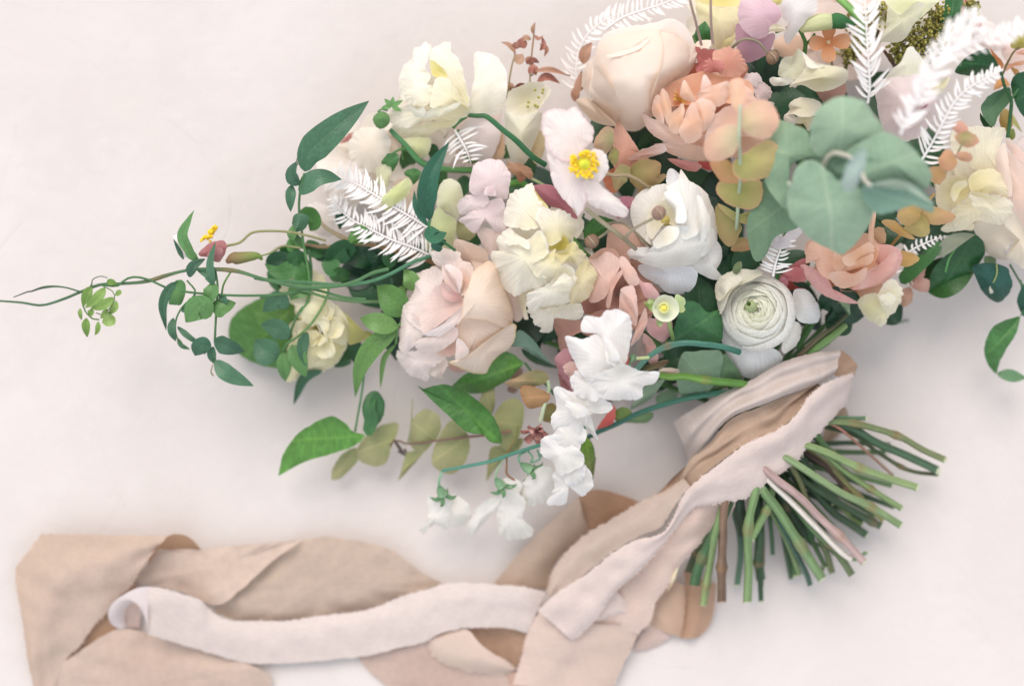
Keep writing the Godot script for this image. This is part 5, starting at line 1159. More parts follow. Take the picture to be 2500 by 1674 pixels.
func anemones():
	var a := C("f6e5df")
	var b := C("faefe9")
	var t := thing("pink_anemone", "pale pink anemone with a yellow stamen ring and notched petals, beside the globe rose", "anemone", "46.5,-118.6,60", "anemones")
	sheet(t, "19.5,-141.9,120 26.7,-144.8,122 33.4,-143.8,124 39.8,-146.0,124 45.2,-138.1,124 50.7,-132.5,122 49.4,-124.4,122 42.5,-117.8,124 37.9,-111.9,124 26.3,-115.2,122 20.1,-126.9,120 18.4,-135.0,118", a, b, {"base": "44.3,-111.5,124", "lift": 3.0, "ruf": 1.3, "und": 1.8, "n": 60, "ce": C("efd3d4")})
	sheet(t, "20.4,-125.7,119 26.3,-115.3,121 38.0,-111.8,123 43.0,-99.8,123 45.5,-92.8,121 45.5,-85.4,118 41.1,-78.9,114 39.1,-82.9,115 34.6,-86.8,116 28.4,-94.1,116 24.4,-104.3,116", C("efdcdc"), b, {"base": "44.3,-110.6,124", "lift": 2.5, "ruf": 1.4, "und": 1.6, "n": 60, "ce": C("f2dcdc")})
	sheet(t, "43.2,-99.7,124 50.5,-100.1,125 58.0,-95.0,122 67.5,-88.6,118 72.7,-82.1,114 70.5,-78.9,112 63.1,-79.7,113 54.8,-83.2,115 47.4,-86.7,117 42.6,-93.7,121", a, b, {"base": "45.2,-109.7,124", "lift": 2.5, "ruf": 1.4, "und": 1.6, "n": 56, "ce": C("f2dcdc")})
	sheet(t, "48.3,-117.6,125 52.3,-119.5,126 57.8,-116.0,125 59.5,-108.7,124 56.5,-101.5,123 50.7,-99.4,123 47.9,-105.1,124", a, b, {"base": "44.7,-110.6,124", "lift": 2.0, "ruf": 1.2, "n": 44})
	anemone_eye(t, "44.0,-109.5,129", Vector3(0.15, 1, 0.05), 8.8, 84)
	tube(t, "45.9,-83.7,116 55.1,-76.9,110 63.1,-71.2,108 71.3,-65.4,104 78.9,-59.6,96", [1.3, 1.5, 1.5, 1.3], C("a39a80"), C("8f8468"))

	t = thing("pink_anemone", "small anemone seen from the side at the vine, dusty rose petals and yellow stamens", "anemone", "-199.9,-63.6,58", "anemones")
	sheet(t, "-221.8,-69.8,72 -214.2,-69.4,74 -210.8,-57.1,74 -212.6,-55.6,72 -219.3,-59.8,70", C("f3dfdf"), C("f8eeee"), {"lift": 2.0, "n": 34})
	sheet(t, "-204.2,-57.0,76 -199.0,-63.4,78 -191.6,-66.4,78 -186.1,-65.3,78 -186.8,-59.0,76 -192.1,-52.9,72 -196.5,-55.5,74", C("a8686a"), C("bd8482"), {"lift": 4.0, "n": 40, "und": 1.8})
	sheet(t, "-197.9,-56.7,80 -190.5,-62.0,83 -186.9,-59.4,81 -191.3,-52.2,76", C("b4767a"), C("c99590"), {"lift": 2.0, "n": 30})
	for k in 44:
		var c := pts("-196.9,-66.8,72")[0]
		var tip := c.lerp(pts("-204.0,-66.0,74")[0], rng.randf()).lerp(pts("-193.1,-76.2,74")[0], rng.randf()) + Vector3(rng.randf_range(-1, 1), rng.randf_range(-1, 4), rng.randf_range(-1, 1))
		tube_along(t, PackedVector3Array([tip - Vector3(0.9, 0, -0.6), tip, tip + Vector3(0.6, 0.3, -0.8)]), [0.5, 0.95, 0.5], C("f0c020"), C("f2cf48"), {"as": "stamen", "n": 5, "sides": 6, "mat": "fuzz"})
	tube(t, "-187.3,-63.4,72 -177.4,-65.6,74 -170.2,-71.4,76 -161.7,-72.8,76 -146.8,-72.4,76 -133.4,-69.9,76 -121.4,-66.7,74", [0.9, 0.8, 0.8], C("9a9a68"), C("8f8a62"))


func pod(label: String, at: String, r: float, stem: String, dark: Color):
	var t := thing("anemone_pod", label, "seed pod", at, "anemone seed pods")
	ball(t, at, r, dark, C("8d7560"), {"axis": Vector3(0.3, 0.9, 0.3).normalized(), "bump": 0.1})
	var c := pts(at)[0]
	tube_along(t, PackedVector3Array([c + Vector3(-r * 0.5, r * 0.75, -r * 0.6), c + Vector3(0, r * 1.05, 0), c + Vector3(r * 0.4, r * 0.8, r * 0.6)]), [0.25, 0.45, 0.25], C("cbb9a0"), C("c2ae96"), {"as": "seam", "n": 6, "sides": 5})
	tube(t, stem, [1.1, 0.9, 0.8], C("a49b84"), C("938a70"))


func sweet_pea_stem(t: Node3D, path: String, r: float):
	tube(t, path, [r * 0.8, r, r], C("5f9a86", 0.85), C("4d8a74", 0.85), {"as": "stem"})


func calyx(t: Node3D, at: String, to: String, r: float):
	var a := pts(at)[0]
	var b := pts(to)[0]
	var d := (b - a).normalized()
	tube_along(t, PackedVector3Array([a, a.lerp(b, 0.5), b]), [r * 0.25, r * 0.9, r], C("5f8a64"), C("8fae86"), {"as": "calyx", "n": 8})
	var x := d.cross(Vector3.UP).normalized()
	for k in 4:
		var w := TAU * k / 4.0 + 0.4
		var o := x * cos(w) + d.cross(x) * sin(w)
		blade_along(t, PackedVector3Array([b - d * 1.0, b + o * r * 1.6 + d * r, b + o * r * 3.0 + d * r * rng.randf_range(-0.5, 1.2)]), r * 0.5, C("739a70"), {"as": "sepal", "n": 7, "across": 4, "mat": "glaucous"})


func sweet_peas():
	var w := C("fcf8f5", 0.96)
	var v := C("f5f1e6", 0.95)
	var g := C("f4efe8")
	var t := thing("white_sweet_pea", "white sweet pea spray, its wavy blossoms stepping down from the pink rose towards the ribbon", "sweet pea", "41.4,41.7,30", "sweet peas")
	sheet(t, "33.9,-4.3,112 43.0,-2.9,116 55.9,-4.3,120 68.6,13.4,120 60.6,18.4,116 49.1,23.8,112 42.4,17.7,108 38.0,9.7,106 35.0,2.8,108", v, w, {"base": "66.7,14.5,112", "lift": 4.0, "fq": 0.09, "ruf": 1.7, "und": 2.6, "n": 60})
	sheet(t, "44.0,-13.9,112 45.5,-17.0,114 54.5,-16.5,120 58.2,-19.8,122 66.0,-20.6,122 72.5,-16.7,120 75.0,-9.8,116 73.6,0.8,114 72.0,9.6,114 68.4,14.0,116 58.8,11.7,120 55.4,-4.3,121 44.2,-6.9,112", v, w, {"base": "68.5,13.5,114", "lift": 5.0, "fq": 0.1, "ruf": 1.4, "und": 2.6, "n": 64})
	sheet(t, "39.6,22.8,104 49.0,21.4,113 67.1,12.9,120 72.6,14.4,118 82.3,17.6,113 92.1,18.4,106 90.3,25.7,104 84.0,26.7,106 81.4,33.7,104 74.3,36.6,104 63.2,35.6,106 55.3,34.6,106 49.4,29.6,106 41.6,25.7,104", v, w, {"base": "67.7,14.5,112", "lift": 5.0, "fq": 0.09, "ruf": 1.8, "und": 2.8, "n": 68})
	sheet(t, "57.1,-3.1,124 62.7,0.8,127 66.8,10.5,124 60.2,9.5,122", v, w, {"lift": 1.5, "n": 34})
	sheet(t, "26.4,30.3,98 29.8,27.3,100 38.3,30.6,103 41.2,22.2,105 47.6,23.9,106 57.0,34.1,106 63.9,39.5,100 60.5,44.1,98 48.8,45.7,100 47.3,51.0,96 41.7,65.6,88 35.9,58.8,88 26.8,56.1,86 25.2,47.9,88 28.3,40.8,92", v, w, {"base": "48.9,43.9,98", "lift": 4.0, "fq": 0.1, "ruf": 1.8, "und": 2.8, "n": 68})
	sheet(t, "36.6,23.1,102 42.5,15.7,106 55.2,17.0,108 59.6,29.9,106 51.9,36.7,106 40.0,32.5,104", v, w, {"lift": 3.0, "fq": 0.1, "ruf": 2.0})
	sheet(t, "27.6,56.7,88 37.8,51.1,94 47.4,55.4,94 44.1,67.0,90 34.6,69.8,88 26.8,62.9,86", v, w, {"lift": 3.0, "fq": 0.1, "ruf": 2.0})
	sheet(t, "32.2,83.6,80 38.2,76.9,86 47.0,79.7,84 46.3,88.9,80 37.7,91.9,76", v, w, {"lift": 2.0, "fq": 0.1, "ruf": 1.8})
	sheet(t, "46.2,45.6,100 49.6,45.6,100 52.9,55.5,92 55.8,62.9,84 49.3,56.7,88 46.1,51.1,94", v, w, {"lift": 1.0, "n": 32})
	sheet(t, "33.9,36.7,106 41.5,38.3,108 49.3,43.6,106 42.5,47.0,106 35.7,44.5,104", v, w, {"lift": 2.0, "n": 40, "fq": 0.1, "ruf": 1.5})
	sheet(t, "18.0,65.1,80 21.6,60.2,84 28.5,59.1,88 37.0,64.2,92 42.7,67.9,92 46.4,74.1,88 43.6,79.7,86 37.3,83.2,86 30.5,85.5,80 26.1,77.0,80 18.9,71.6,78", v, w, {"base": "39.1,81.5,84", "lift": 4.0, "fq": 0.09, "ruf": 1.7, "und": 2.6, "n": 60})
	sheet(t, "26.6,84.1,76 36.5,82.8,84 44.6,77.1,84 51.2,85.3,80 52.4,93.0,74 47.2,101.1,66 40.7,96.4,68 35.1,87.8,74 34.6,95.2,70 36.4,105.4,60 31.2,107.4,58 22.6,106.5,58 27.5,96.5,66", v, w, {"base": "39.2,81.6,82", "lift": 3.0, "fq": 0.09, "ruf": 1.7, "und": 2.6, "n": 64})
	sheet(t, "68.8,9.6,110 72.6,5.7,112 73.4,14.6,108 70.6,16.6,106", C("cf6a68"), C("dd8a86"), {"lift": 0.5, "n": 24})
	calyx(t, "78.6,9.7,100", "73.1,10.7,106", 2.6)
	tube(t, "73.3,9.7,104 79.7,9.8,98 87.3,9.4,92", [0.9, 1.1], C("d6dca8"), C("c2cc90"))
	tube(t, "47.6,51.3,90 41.8,65.8,82 32.9,71.0,60 17.9,75.5,48", [1.0, 1.0], C("6a9f7c"), C("5f9678"))

	t = thing("white_sweet_pea", "half transparent white sweet peas drooping from a teal stem, lowest on the board", "sweet pea", "-14.5,103.1,20", "sweet peas")
	sheet(t, "5.6,98.3,48 11.4,87.7,56 20.3,81.6,60 28.9,85.4,60 28.2,95.0,54 23.4,105.1,46 13.4,110.1,42 6.5,108.3,42", g, v, {"lift": 4.0, "fq": 0.1, "ruf": 1.4, "und": 2.4, "n": 52})
	sheet(t, "-10.4,104.7,44 -3.1,97.9,50 7.4,102.7,50 9.2,110.6,46 7.2,118.7,40 15.0,128.1,30 8.5,134.6,24 -5.0,133.4,26 -10.1,125.2,32", g, v, {"base": "-3.1,97.4,48", "lift": 4.0, "fq": 0.09, "ruf": 1.7, "und": 2.6, "n": 60})
	sheet(t, "-32.4,124.5,30 -25.2,114.1,38 -17.8,105.9,44 -8.4,102.9,46 -10.0,111.1,42 -18.7,122.2,34 -28.4,133.4,26 -30.2,129.3,28", g, v, {"lift": 3.0, "fq": 0.1, "ruf": 1.4, "und": 2.4, "n": 52})
	sheet(t, "-41.7,102.8,40 -35.2,103.5,42 -29.3,109.7,40 -28.5,117.1,36 -34.7,125.5,30 -42.2,124.5,30 -44.2,113.4,36", C("f1ebe0"), v, {"lift": 4.0, "fq": 0.1, "ruf": 1.0, "und": 2.0})
	sheet(t, "-63.5,127.2,24 -57.0,119.9,30 -57.0,102.6,38 -49.0,107.4,42 -41.2,103.1,42 -41.8,114.1,38 -44.2,128.8,26 -50.5,124.5,30 -56.3,126.0,26 -61.4,131.7,20", g, v, {"base": "-46.3,102.8,40", "lift": 3.0, "fq": 0.09, "ruf": 1.7, "und": 2.4, "n": 60})
	sheet(t, "-6.7,91.6,52 0.5,89.6,54 6.9,95.2,52 2.4,102.9,48 -4.9,100.2,48", g, v, {"lift": 2.0, "fq": 0.1, "ruf": 1.4})
	sweet_pea_stem(t, "-46.7,85.0,54 -31.9,82.1,58 -13.9,78.2,60 -0.4,73.4,62 17.6,67.6,64 32.8,63.5,64", 1.25)
	tube(t, "-46.4,85.6,53 -48.7,91.6,52 -49.0,97.4,48", [0.8, 0.9], C("93bd98"), C("7fae88"))
	tube(t, "-5.8,76.6,58 -10.3,85.8,56 -10.8,91.4,54", [0.6, 0.7], C("a9c79c"), C("8fb88c"))
	tube(t, "9.5,71.9,60 5.0,74.6,60 4.6,79.3,58", [0.7, 0.8], C("7fae88"), C("7fae88"))
	tube(t, "10.4,71.4,60 13.6,75.5,60 12.7,79.3,58 18.6,76.6,58 16.7,71.0,60", [0.7, 0.7], C("7fae88"), C("6fa080"))
	calyx(t, "-49.1,95.4,50", "-46.5,102.2,46", 3.4)
	calyx(t, "-11.0,89.9,55", "-6.7,95.7,52", 3.4)
	calyx(t, "5.5,79.7,58", "12.3,84.4,56", 3.4)

	t = thing("pink_sweet_pea", "pale shell pink sweet pea between the narrow jasmine leaf and the cream lisianthus", "sweet pea", "-20.0,-98.4,30", "sweet peas")
	var sp := C("efd8d4")
	var sq := C("f4e4e1")
	sheet(t, "-34.2,-80.2,78 -24.5,-85.4,86 -13.1,-91.6,92 -5.2,-90.2,92 -4.2,-75.3,86 -9.5,-70.9,82 -17.0,-78.3,84 -24.0,-71.2,78 -31.9,-77.3,76", C("ecd0cf"), sq, {"base": "-11.3,-93.3,90", "lift": 4.0, "fq": 0.1, "ruf": 1.2, "und": 2.2, "n": 54})
	sheet(t, "-35.4,-90.2,78 -31.2,-93.9,84 -26.3,-95.3,90 -14.5,-93.0,94 -18.6,-86.5,90 -28.2,-83.5,82 -34.0,-83.8,78", sp, sq, {"base": "-15.0,-94.2,90", "lift": 3.0, "fq": 0.1, "ruf": 1.2, "und": 2.0})
	sheet(t, "-27.3,-102.4,92 -26.0,-107.8,94 -23.8,-113.3,95 -16.8,-117.1,96 -8.4,-116.9,96 -2.6,-111.3,96 -1.1,-102.2,94 -3.8,-92.1,90 -11.2,-93.3,94 -26.2,-95.7,92", C("edd2d0"), C("f5e4e2"), {"base": "-14.1,-93.3,90", "lift": 6.0, "fq": 0.1, "ruf": 1.2, "und": 2.0, "n": 56})
	sheet(t, "-16.7,-99.0,98 -11.2,-100.7,99 -10.2,-94.4,97 -16.8,-93.9,97", C("e9c8c6"), sq, {"lift": 1.0, "n": 30})

	t = thing("mauve_sweet_pea", "mauve pink sweet pea with two rounded petals at the top edge", "sweet pea", "165.4,-214.2,40", "sweet peas")
	sheet(t, "144.6,-205.4,84 150.2,-201.2,90 155.5,-194.9,92 167.6,-198.1,92 168.3,-192.5,86 164.2,-186.1,80 152.5,-182.2,76 146.8,-186.7,76", C("bd92a4"), C("cfa8b6"), {"lift": 3.0, "fq": 0.1, "ruf": 0.8, "var": 0.12})
	sheet(t, "143.3,-209.2,98 144.8,-215.7,100 148.5,-220.3,100 161.2,-218.9,102 170.4,-209.7,102 170.1,-204.6,100 164.9,-200.4,98 162.8,-195.6,94 155.3,-194.5,94 146.4,-200.6,96", C("deb6c2"), C("e8cad2"), {"base": "171.4,-201.7,92", "lift": 6.0, "fq": 0.1, "ruf": 1.0, "n": 54})
	sheet(t, "162.8,-198.5,98 166.0,-202.0,101 172.9,-200.1,99 174.2,-198.5,97 166.9,-198.0,96", C("e4dcb8"), C("f0e6d0"), {"lift": 1.5, "n": 30})

	t = thing("white_sweet_pea", "white sweet pea petal hanging in a point beside the mauve sweet pea", "sweet pea", "195.1,-220.2,40", "sweet peas")
	sheet(t, "171.6,-208.7,96 171.7,-217.6,100 173.6,-223.1,100 190.8,-221.7,102 193.8,-212.0,100 187.7,-205.5,99 183.0,-199.0,95 178.9,-193.0,88 176.5,-192.5,86 174.4,-198.2,90 176.2,-202.5,96", C("e9e2de"), C("f3eeec"), {"base": "172.5,-204.5,96", "lift": 6.0, "fq": 0.1, "ruf": 0.8, "n": 56})
	tube(t, "169.3,-199.3,88 174.6,-200.7,90 182.5,-201.6,88", [0.8, 0.8], C("6f9a4c"), C("6f9a4c"))

	t = thing("pink_sweet_pea", "very pale pink sweet pea blossom with a dark notch, between two white ferns", "sweet pea", "262.4,-160.4,50", "sweet peas")
	sheet(t, "235.7,-166.8,104 238.8,-171.9,110 243.1,-175.3,112 248.0,-184.8,110 252.0,-185.9,108 253.9,-181.7,112 257.3,-175.4,114 257.3,-170.4,116 253.2,-166.6,118 245.7,-165.9,118 240.4,-166.5,110", C("e6e4c8"), C("eeece0"), {"base": "249.6,-167.6,104", "lift": 4.0})
	sheet(t, "264.4,-155.8,98 265.4,-161.6,104 270.8,-165.0,106 276.2,-168.0,106 273.0,-160.0,104 270.5,-157.5,98", C("ece4b4"), C("f3ecce"), {"lift": 2.0, "n": 36})
	sheet(t, "228.7,-163.4,106 233.9,-165.4,114 244.6,-165.3,122 252.1,-165.9,122 256.4,-160.8,120 261.1,-159.8,114 267.5,-150.9,106 269.9,-146.1,102 268.3,-141.8,98 265.0,-138.3,96 262.9,-132.3,92 249.7,-128.4,96 237.6,-130.6,100 233.0,-140.7,102 230.3,-152.3,104", C("efd9d6"), C("f5e6e3"), {"mid": "242.4,-147.5,126", "fq": 0.1, "ruf": 1.2, "und": 3.0, "n": 72, "rings": 12})
	sheet(t, "253.9,-158.2,123 260.0,-158.7,117 266.6,-150.2,110 263.6,-143.7,110 257.0,-147.3,118", C("f1dcda"), C("f6e8e6"), {"lift": 2.0, "n": 40})
	sheet(t, "252.9,-144.2,122 254.2,-145.7,124 257.7,-147.9,122 256.7,-146.0,121", C("a8647c"), C("b87a8c"), {"lift": 0.3, "n": 20, "fq": 0.1, "ruf": 0.1})


func floret(t: Node3D, at: String, r: float, tilt: Vector3, turn: float, ci: Color, co: Color, o := {}):
	var y := tilt.normalized()
	for k in 4:
		var q := {"centre": pts(at)[0], "r0": 0.6, "cup": 0.12, "ruf": 0.5, "blunt": 3.0}
		q.merge(o, true)
		whorl(t, "", y, turn + TAU * k / 4.0 + rng.randf_range(-0.1, 0.1), r * rng.randf_range(0.92, 1.05), r * 0.52, 72, 96, ci, co, q)
	ball(t, at, r * 0.09, C("c9b48a"), C("d6c49a"), {"as": "eye"})


func small_blooms():
	var t := thing("freesia", "cream white tubular freesia lying sideways above the eucalyptus", "freesia", "207.9,-179.6,40")
	sheet(t, "170.3,-172.7,92 172.5,-181.2,96 178.6,-182.2,98 181.9,-186.9,98 185.1,-182.7,98 186.0,-174.7,96 182.6,-168.4,92 172.7,-170.7,90", C("dfdcb8"), C("ecead4"), {"base": "187.7,-171.2,90", "lift": -3.0})
	sheet(t, "165.4,-169.8,88 171.9,-169.7,94 180.1,-167.4,96 175.6,-165.0,92 168.4,-165.1,88", C("f3eede"), C("faf7ee"), {"lift": 1.5, "n": 34})
	sheet(t, "177.5,-163.5,92 180.5,-167.3,98 183.4,-170.4,104 185.8,-176.5,106 183.9,-184.2,102 185.8,-181.0,104 192.8,-174.7,110 206.5,-173.9,106 212.6,-171.5,102 212.3,-165.9,98 205.1,-162.2,92 195.7,-161.4,88 185.8,-165.3,90", C("ebe4bc"), C("f6f1dc"), {"mid": "194.2,-165.4,116", "n": 60, "ruf": 0.6})
	sheet(t, "183.0,-184.2,104 184.9,-180.2,108 190.8,-174.2,113 195.8,-173.2,113 188.0,-171.0,115 184.3,-174.5,111", C("f5f0dc"), C("faf7ea"), {"lift": 1.0, "n": 34})

	t = thing("white_tube_flower", "white foxglove shaped flower with an open rim behind the pink anemone", "flower", "7.0,-153.4,30")
	sheet(t, "-3.4,-150.5,70 -2.4,-163.1,72 7.6,-168.9,74 19.1,-170.4,74 25.8,-164.6,74 20.0,-155.7,76 15.2,-149.5,76 5.7,-147.6,76", C("d9d2a8"), C("f3ecd8"), {"lift": -8.0, "ruf": 1.2, "n": 52})
	sheet(t, "-3.8,-150.0,76 5.7,-146.9,82 15.7,-149.1,80 19.6,-149.2,72 18.4,-141.4,70 13.7,-129.9,66 8.0,-118.1,60 0.2,-120.3,58 -3.9,-131.9,62 -4.6,-142.6,68", C("e7e2c6"), C("f2ecd9"), {"mid": "6.1,-135.4,84", "n": 52, "ruf": 0.6})
	sheet(t, "9.7,-134.4,58 16.4,-140.6,62 21.3,-137.7,62 21.4,-126.7,58 15.6,-119.4,54", C("cdb78e"), C("dccba4"), {"lift": 2.0, "n": 34})
	for k in 8:
		var c := pts("16.3,-160.2,72")[0] + Vector3(rng.randf_range(-6, 6), 0, rng.randf_range(-7, 7))
		ball(t, "%f,%f,%f" % [c.x, c.z, 73.0 + rng.randf() * 2], 1.0, C("8a8a4a"), C("a49c58"), {"as": "stamen"})

	t = thing("cream_blossom", "little cream blossom with rounded petals beside the upper eucalyptus leaf", "blossom", "197.0,-154.8,40", "small cream blossoms")
	sheet(t, "175.5,-145.8,84 178.3,-149.4,88 177.2,-152.1,92 181.3,-155.5,94 190.6,-156.6,94 198.7,-152.1,92 194.8,-145.2,94 184.6,-143.9,96 179.8,-146.4,92", C("eee4c2"), C("f5eedd"), {"lift": 3.0, "ruf": 1.0})
	sheet(t, "175.5,-146.3,84 178.7,-148.0,88 182.1,-144.9,90 182.4,-140.8,86 177.5,-141.2,82", C("f3ebd8"), C("f8f2e6"), {"lift": 2.0, "n": 32})
	sheet(t, "180.6,-144.3,88 186.4,-144.6,92 193.9,-144.6,92 194.4,-139.9,86 191.7,-137.2,82 188.0,-141.1,84 182.9,-141.3,86", C("ece0ac"), C("f6efd8"), {"lift": 1.0, "n": 36, "ruf": 1.2})
	sheet(t, "183.5,-141.3,83 187.1,-141.3,84 188.0,-138.1,82 184.4,-138.6,82", C("6a5a34"), C("8a7a4a"), {"lift": -1.0, "n": 20})

	t = thing("cream_blossom", "crumpled cream yellow blossom at the lower edge beside the pinkish brown floret", "blossom", "252.5,-28.1,30", "small cream blossoms")
	sheet(t, "228.7,-24.6,62 230.3,-31.1,68 239.5,-32.2,72 242.6,-24.8,72 240.6,-16.8,64 238.0,-14.3,58", C("e6dfa8"), C("eee8c6"), {"lift": 2.0, "ruf": 1.2})
	sheet(t, "239.0,-31.9,74 245.1,-41.2,78 253.0,-37.0,76 255.1,-28.7,72 251.6,-19.6,66 248.3,-18.6,66 241.1,-24.8,74", C("f0e8c4"), C("f7f1da"), {"lift": 4.0, "ruf": 1.2})
	sheet(t, "238.5,-15.8,60 239.5,-22.9,68 243.1,-25.8,74 248.8,-19.8,68 246.0,-10.5,56", C("f0e7b8"), C("f7f1d8"), {"lift": 2.0, "ruf": 1.2})
	sheet(t, "239.0,-29.8,78 244.3,-32.7,81 249.2,-28.7,78 245.7,-23.7,76", C("f3ecce"), C("f9f4e2"), {"lift": 1.5, "n": 34, "ruf": 1.2})

	t = thing("green_ring_bud", "pale green star bud with a yellow ringed cup in front of the dusky salmon rose", "bud", "100.2,-22.8,70")
	for w in [0.4, 2.3, 3.9]:
		whorl(t, "97.7,-22.1,98", Vector3(-0.05, 1, 0.05), w, 8.5, 3.0, 75, 100, C("9fb86a"), C("c6d49a"), {"as": "sepal", "r0": 4.0, "mat": "glaucous"})
	sheet(t, "83.4,-26.2,96 86.7,-25.6,98 90.9,-23.5,101 89.0,-20.1,100 85.3,-23.2,97", C("8fa95c"), C("a9bf78"), {"as": "sepal", "lift": 0.5, "n": 28, "mat": "glaucous"})
	sheet(t, "103.6,-30.1,99 109.1,-29.1,98 110.1,-25.1,98 105.4,-22.1,100", C("b4c98c"), C("c9d8a4"), {"as": "sepal", "lift": 1.0, "n": 28, "mat": "glaucous"})
	sheet(t, "88.7,-21.5,103 91.5,-28.4,105 97.4,-30.4,105 103.4,-27.4,105 105.8,-21.0,104 103.1,-15.6,103 97.3,-13.3,102 91.3,-15.6,102", C("dde2b4"), C("eef1d8"), {"as": "cup", "lift": -4.0, "ruf": 0.4, "pw": 3.0})
	tube(t, "92.6,-22.0,104 94.0,-24.4,105 96.9,-24.9,105 98.9,-22.5,105 97.5,-19.5,104 94.6,-19.5,104 92.9,-21.5,104", [0.9, 0.9], C("d8d88a"), C("dfe09a"), {"as": "ring"})
	ball(t, "95.7,-22.0,104", 2.2, C("e0c648"), C("ead768"), {"as": "eye"})
	tube(t, "98.9,-18.2,96 101.8,-9.3,88 104.7,-2.2,80", [1.4, 1.2], C("a9bf7c"), C("7f9c58"))

	t = thing("freesia_bud", "long pale green bud with a dark green calyx on a curving stem", "bud", "209.4,-211.7,60")
	tube(t, "185.4,-200.4,90 189.9,-202.9,93 196.2,-204.5,94 203.0,-205.0,93 208.8,-204.7,92", [2.0, 4.6, 5.4, 5.2, 3.6], C("e4e6b8"), C("dde0ae"), {"as": "bud", "mat": "petal", "sides": 12})
	tube(t, "203.2,-204.3,93 207.5,-205.5,94 212.4,-204.7,93 216.8,-204.0,92 219.4,-204.0,91", [4.2, 5.2, 4.6, 2.8, 1.2], C("4d8552"), C("3d7444"), {"as": "calyx", "mat": "glaucous", "sides": 12})
	tube(t, "206.9,-224.2,88 210.7,-219.0,92 215.9,-213.4,94 220.1,-208.3,94 224.8,-203.5,88 229.7,-194.8,76", [2.4, 2.5, 2.4, 2.0], C("7fae5c"), C("6a9a50"))
	tube(t, "185.2,-201.6,86 187.5,-198.7,84 190.3,-193.9,80 191.2,-187.9,72", [1.2, 1.4, 1.5], C("5f8f4c"), C("4f7f44"))
	tube(t, "196.0,-200.1,82 193.4,-196.1,81 190.5,-193.4,80", [0.9, 1.1], C("5f8f4c"), C("4f7f44"))

	pod("round brown seed pod on a downy curved stem, below the mauve sweet pea", "166.7,-182.5,92", 4.7, "141.7,-190.2,84 146.1,-193.3,92 151.1,-193.5,96 157.6,-191.0,96 163.1,-184.9,94", C("7d6a58"))
	pod("grey purple seed pod held over the loose white ranunculus", "90.8,-80.1,124", 4.9, "78.9,-59.6,96 72.5,-63.3,108 72.0,-67.3,114 77.8,-72.2,120 87.2,-76.8,123", C("8a7276"))
	pod("dark brown seed pod beside the cream lisianthus, over a green leaf", "50.4,-64.2,102", 4.9, "63.8,-73.5,98 59.7,-69.8,100 54.6,-66.2,102", C("5f4640"))
	t = thing("downy_stem", "long wiry brown stem crossing the face of the loose white ranunculus", "stem", "69.6,-73.8,100")
	tube(t, "59.7,-75.3,100 65.2,-75.8,106 71.0,-74.6,108 78.0,-69.4,106 84.5,-63.9,100 89.3,-60.9,92", [0.9, 0.9], C("9c8f78"), C("86785e"))
	t = thing("downy_stem", "wavy tan stem running from the pink anemone to the ranunculus", "stem", "75.1,-107.3,90")
	tube(t, "59.9,-107.1,100 66.7,-105.9,102 73.3,-106.3,100 80.0,-103.6,98 85.8,-100.1,96 91.0,-98.9,90", [1.2, 1.2], C("a8967a"), C("94825f"))
	t = thing("downy_stem", "thin reddish brown stem at the top edge, the one by the small dark leaf", "stem", "116.0,-203.6,100", "two thin stems at the top edge")
	tube(t, "110.4,-220.1,112 112.5,-211.5,110 116.0,-202.7,104 121.0,-190.0,94", [0.8, 0.9], C("a38a7c"), C("ad938a"))
	t = thing("downy_stem", "thin reddish brown stem at the top edge, crossing the pale yellow flower", "stem", "126.2,-203.6,100", "two thin stems at the top edge")
	tube(t, "124.3,-219.7,114 124.4,-209.2,112 125.6,-199.5,106 127.6,-190.1,98", [0.8, 0.9], C("ab9284"), C("b59c92"))

	var an := C("c2ba7c")
	var pk := C("eab89c")
	t = thing("hydrangea_sprig", "antique green and peach hydrangea florets stacked up one pale stalk before the peach rose", "hydrangea", "150.3,-110.9,60", "hydrangea sprigs")
	sheet(t, "138.0,-139.6,156 144.2,-143.6,158 151.1,-143.6,158 157.2,-138.4,158 158.6,-130.0,156 153.2,-122.3,152 143.1,-122.9,154 135.5,-128.8,158", C("cfc79a"), C("efc4aa"), {"base": "134.2,-128.0,158", "lift": 3.0, "ce": C("f2c6b0")})
	sheet(t, "114.8,-117.8,150 117.8,-123.3,154 125.9,-129.7,158 134.3,-128.5,160 135.5,-120.2,158 132.6,-112.9,154 123.9,-109.3,148 116.9,-111.0,148", C("d2cfa4"), C("eec2a8"), {"base": "134.6,-120.2,158", "lift": 3.0, "ce": C("f0c4ac")})
	sheet(t, "130.6,-156.4,150 136.4,-157.8,152 139.6,-152.1,154 137.5,-143.1,156 134.1,-137.9,156 130.3,-145.5,152", C("e6c6a0"), C("f0c4aa"), {"base": "134.5,-134.4,156", "lift": 2.0})
	sheet(t, "133.2,-107.4,142 135.8,-111.4,145 144.5,-117.5,146 155.2,-122.2,145 163.5,-114.0,142 163.0,-106.9,139 155.5,-100.8,136 141.7,-98.8,136 134.5,-102.4,139", C("b4b86c"), C("d9c48c"), {"base": "136.0,-109.8,144", "lift": 2.5, "ce": C("eebd98"), "n": 54})
	sheet(t, "121.0,-110.4,132 126.5,-111.0,136 132.2,-110.3,140 136.0,-103.5,138 143.7,-98.6,132 130.4,-98.5,128 124.6,-104.2,128", C("bba860"), C("dca67c"), {"base": "136.6,-109.4,140", "lift": 2.0})
	sheet(t, "127.7,-98.6,122 133.4,-100.8,126 140.3,-100.0,128 152.3,-100.8,126 155.7,-92.0,120 153.4,-85.9,116 147.1,-83.3,114 135.1,-86.6,115 127.4,-92.9,118", C("b0b468"), C("c8b87a"), {"base": "140.6,-94.1,126", "lift": 2.0, "ce": C("e2b088"), "n": 54})
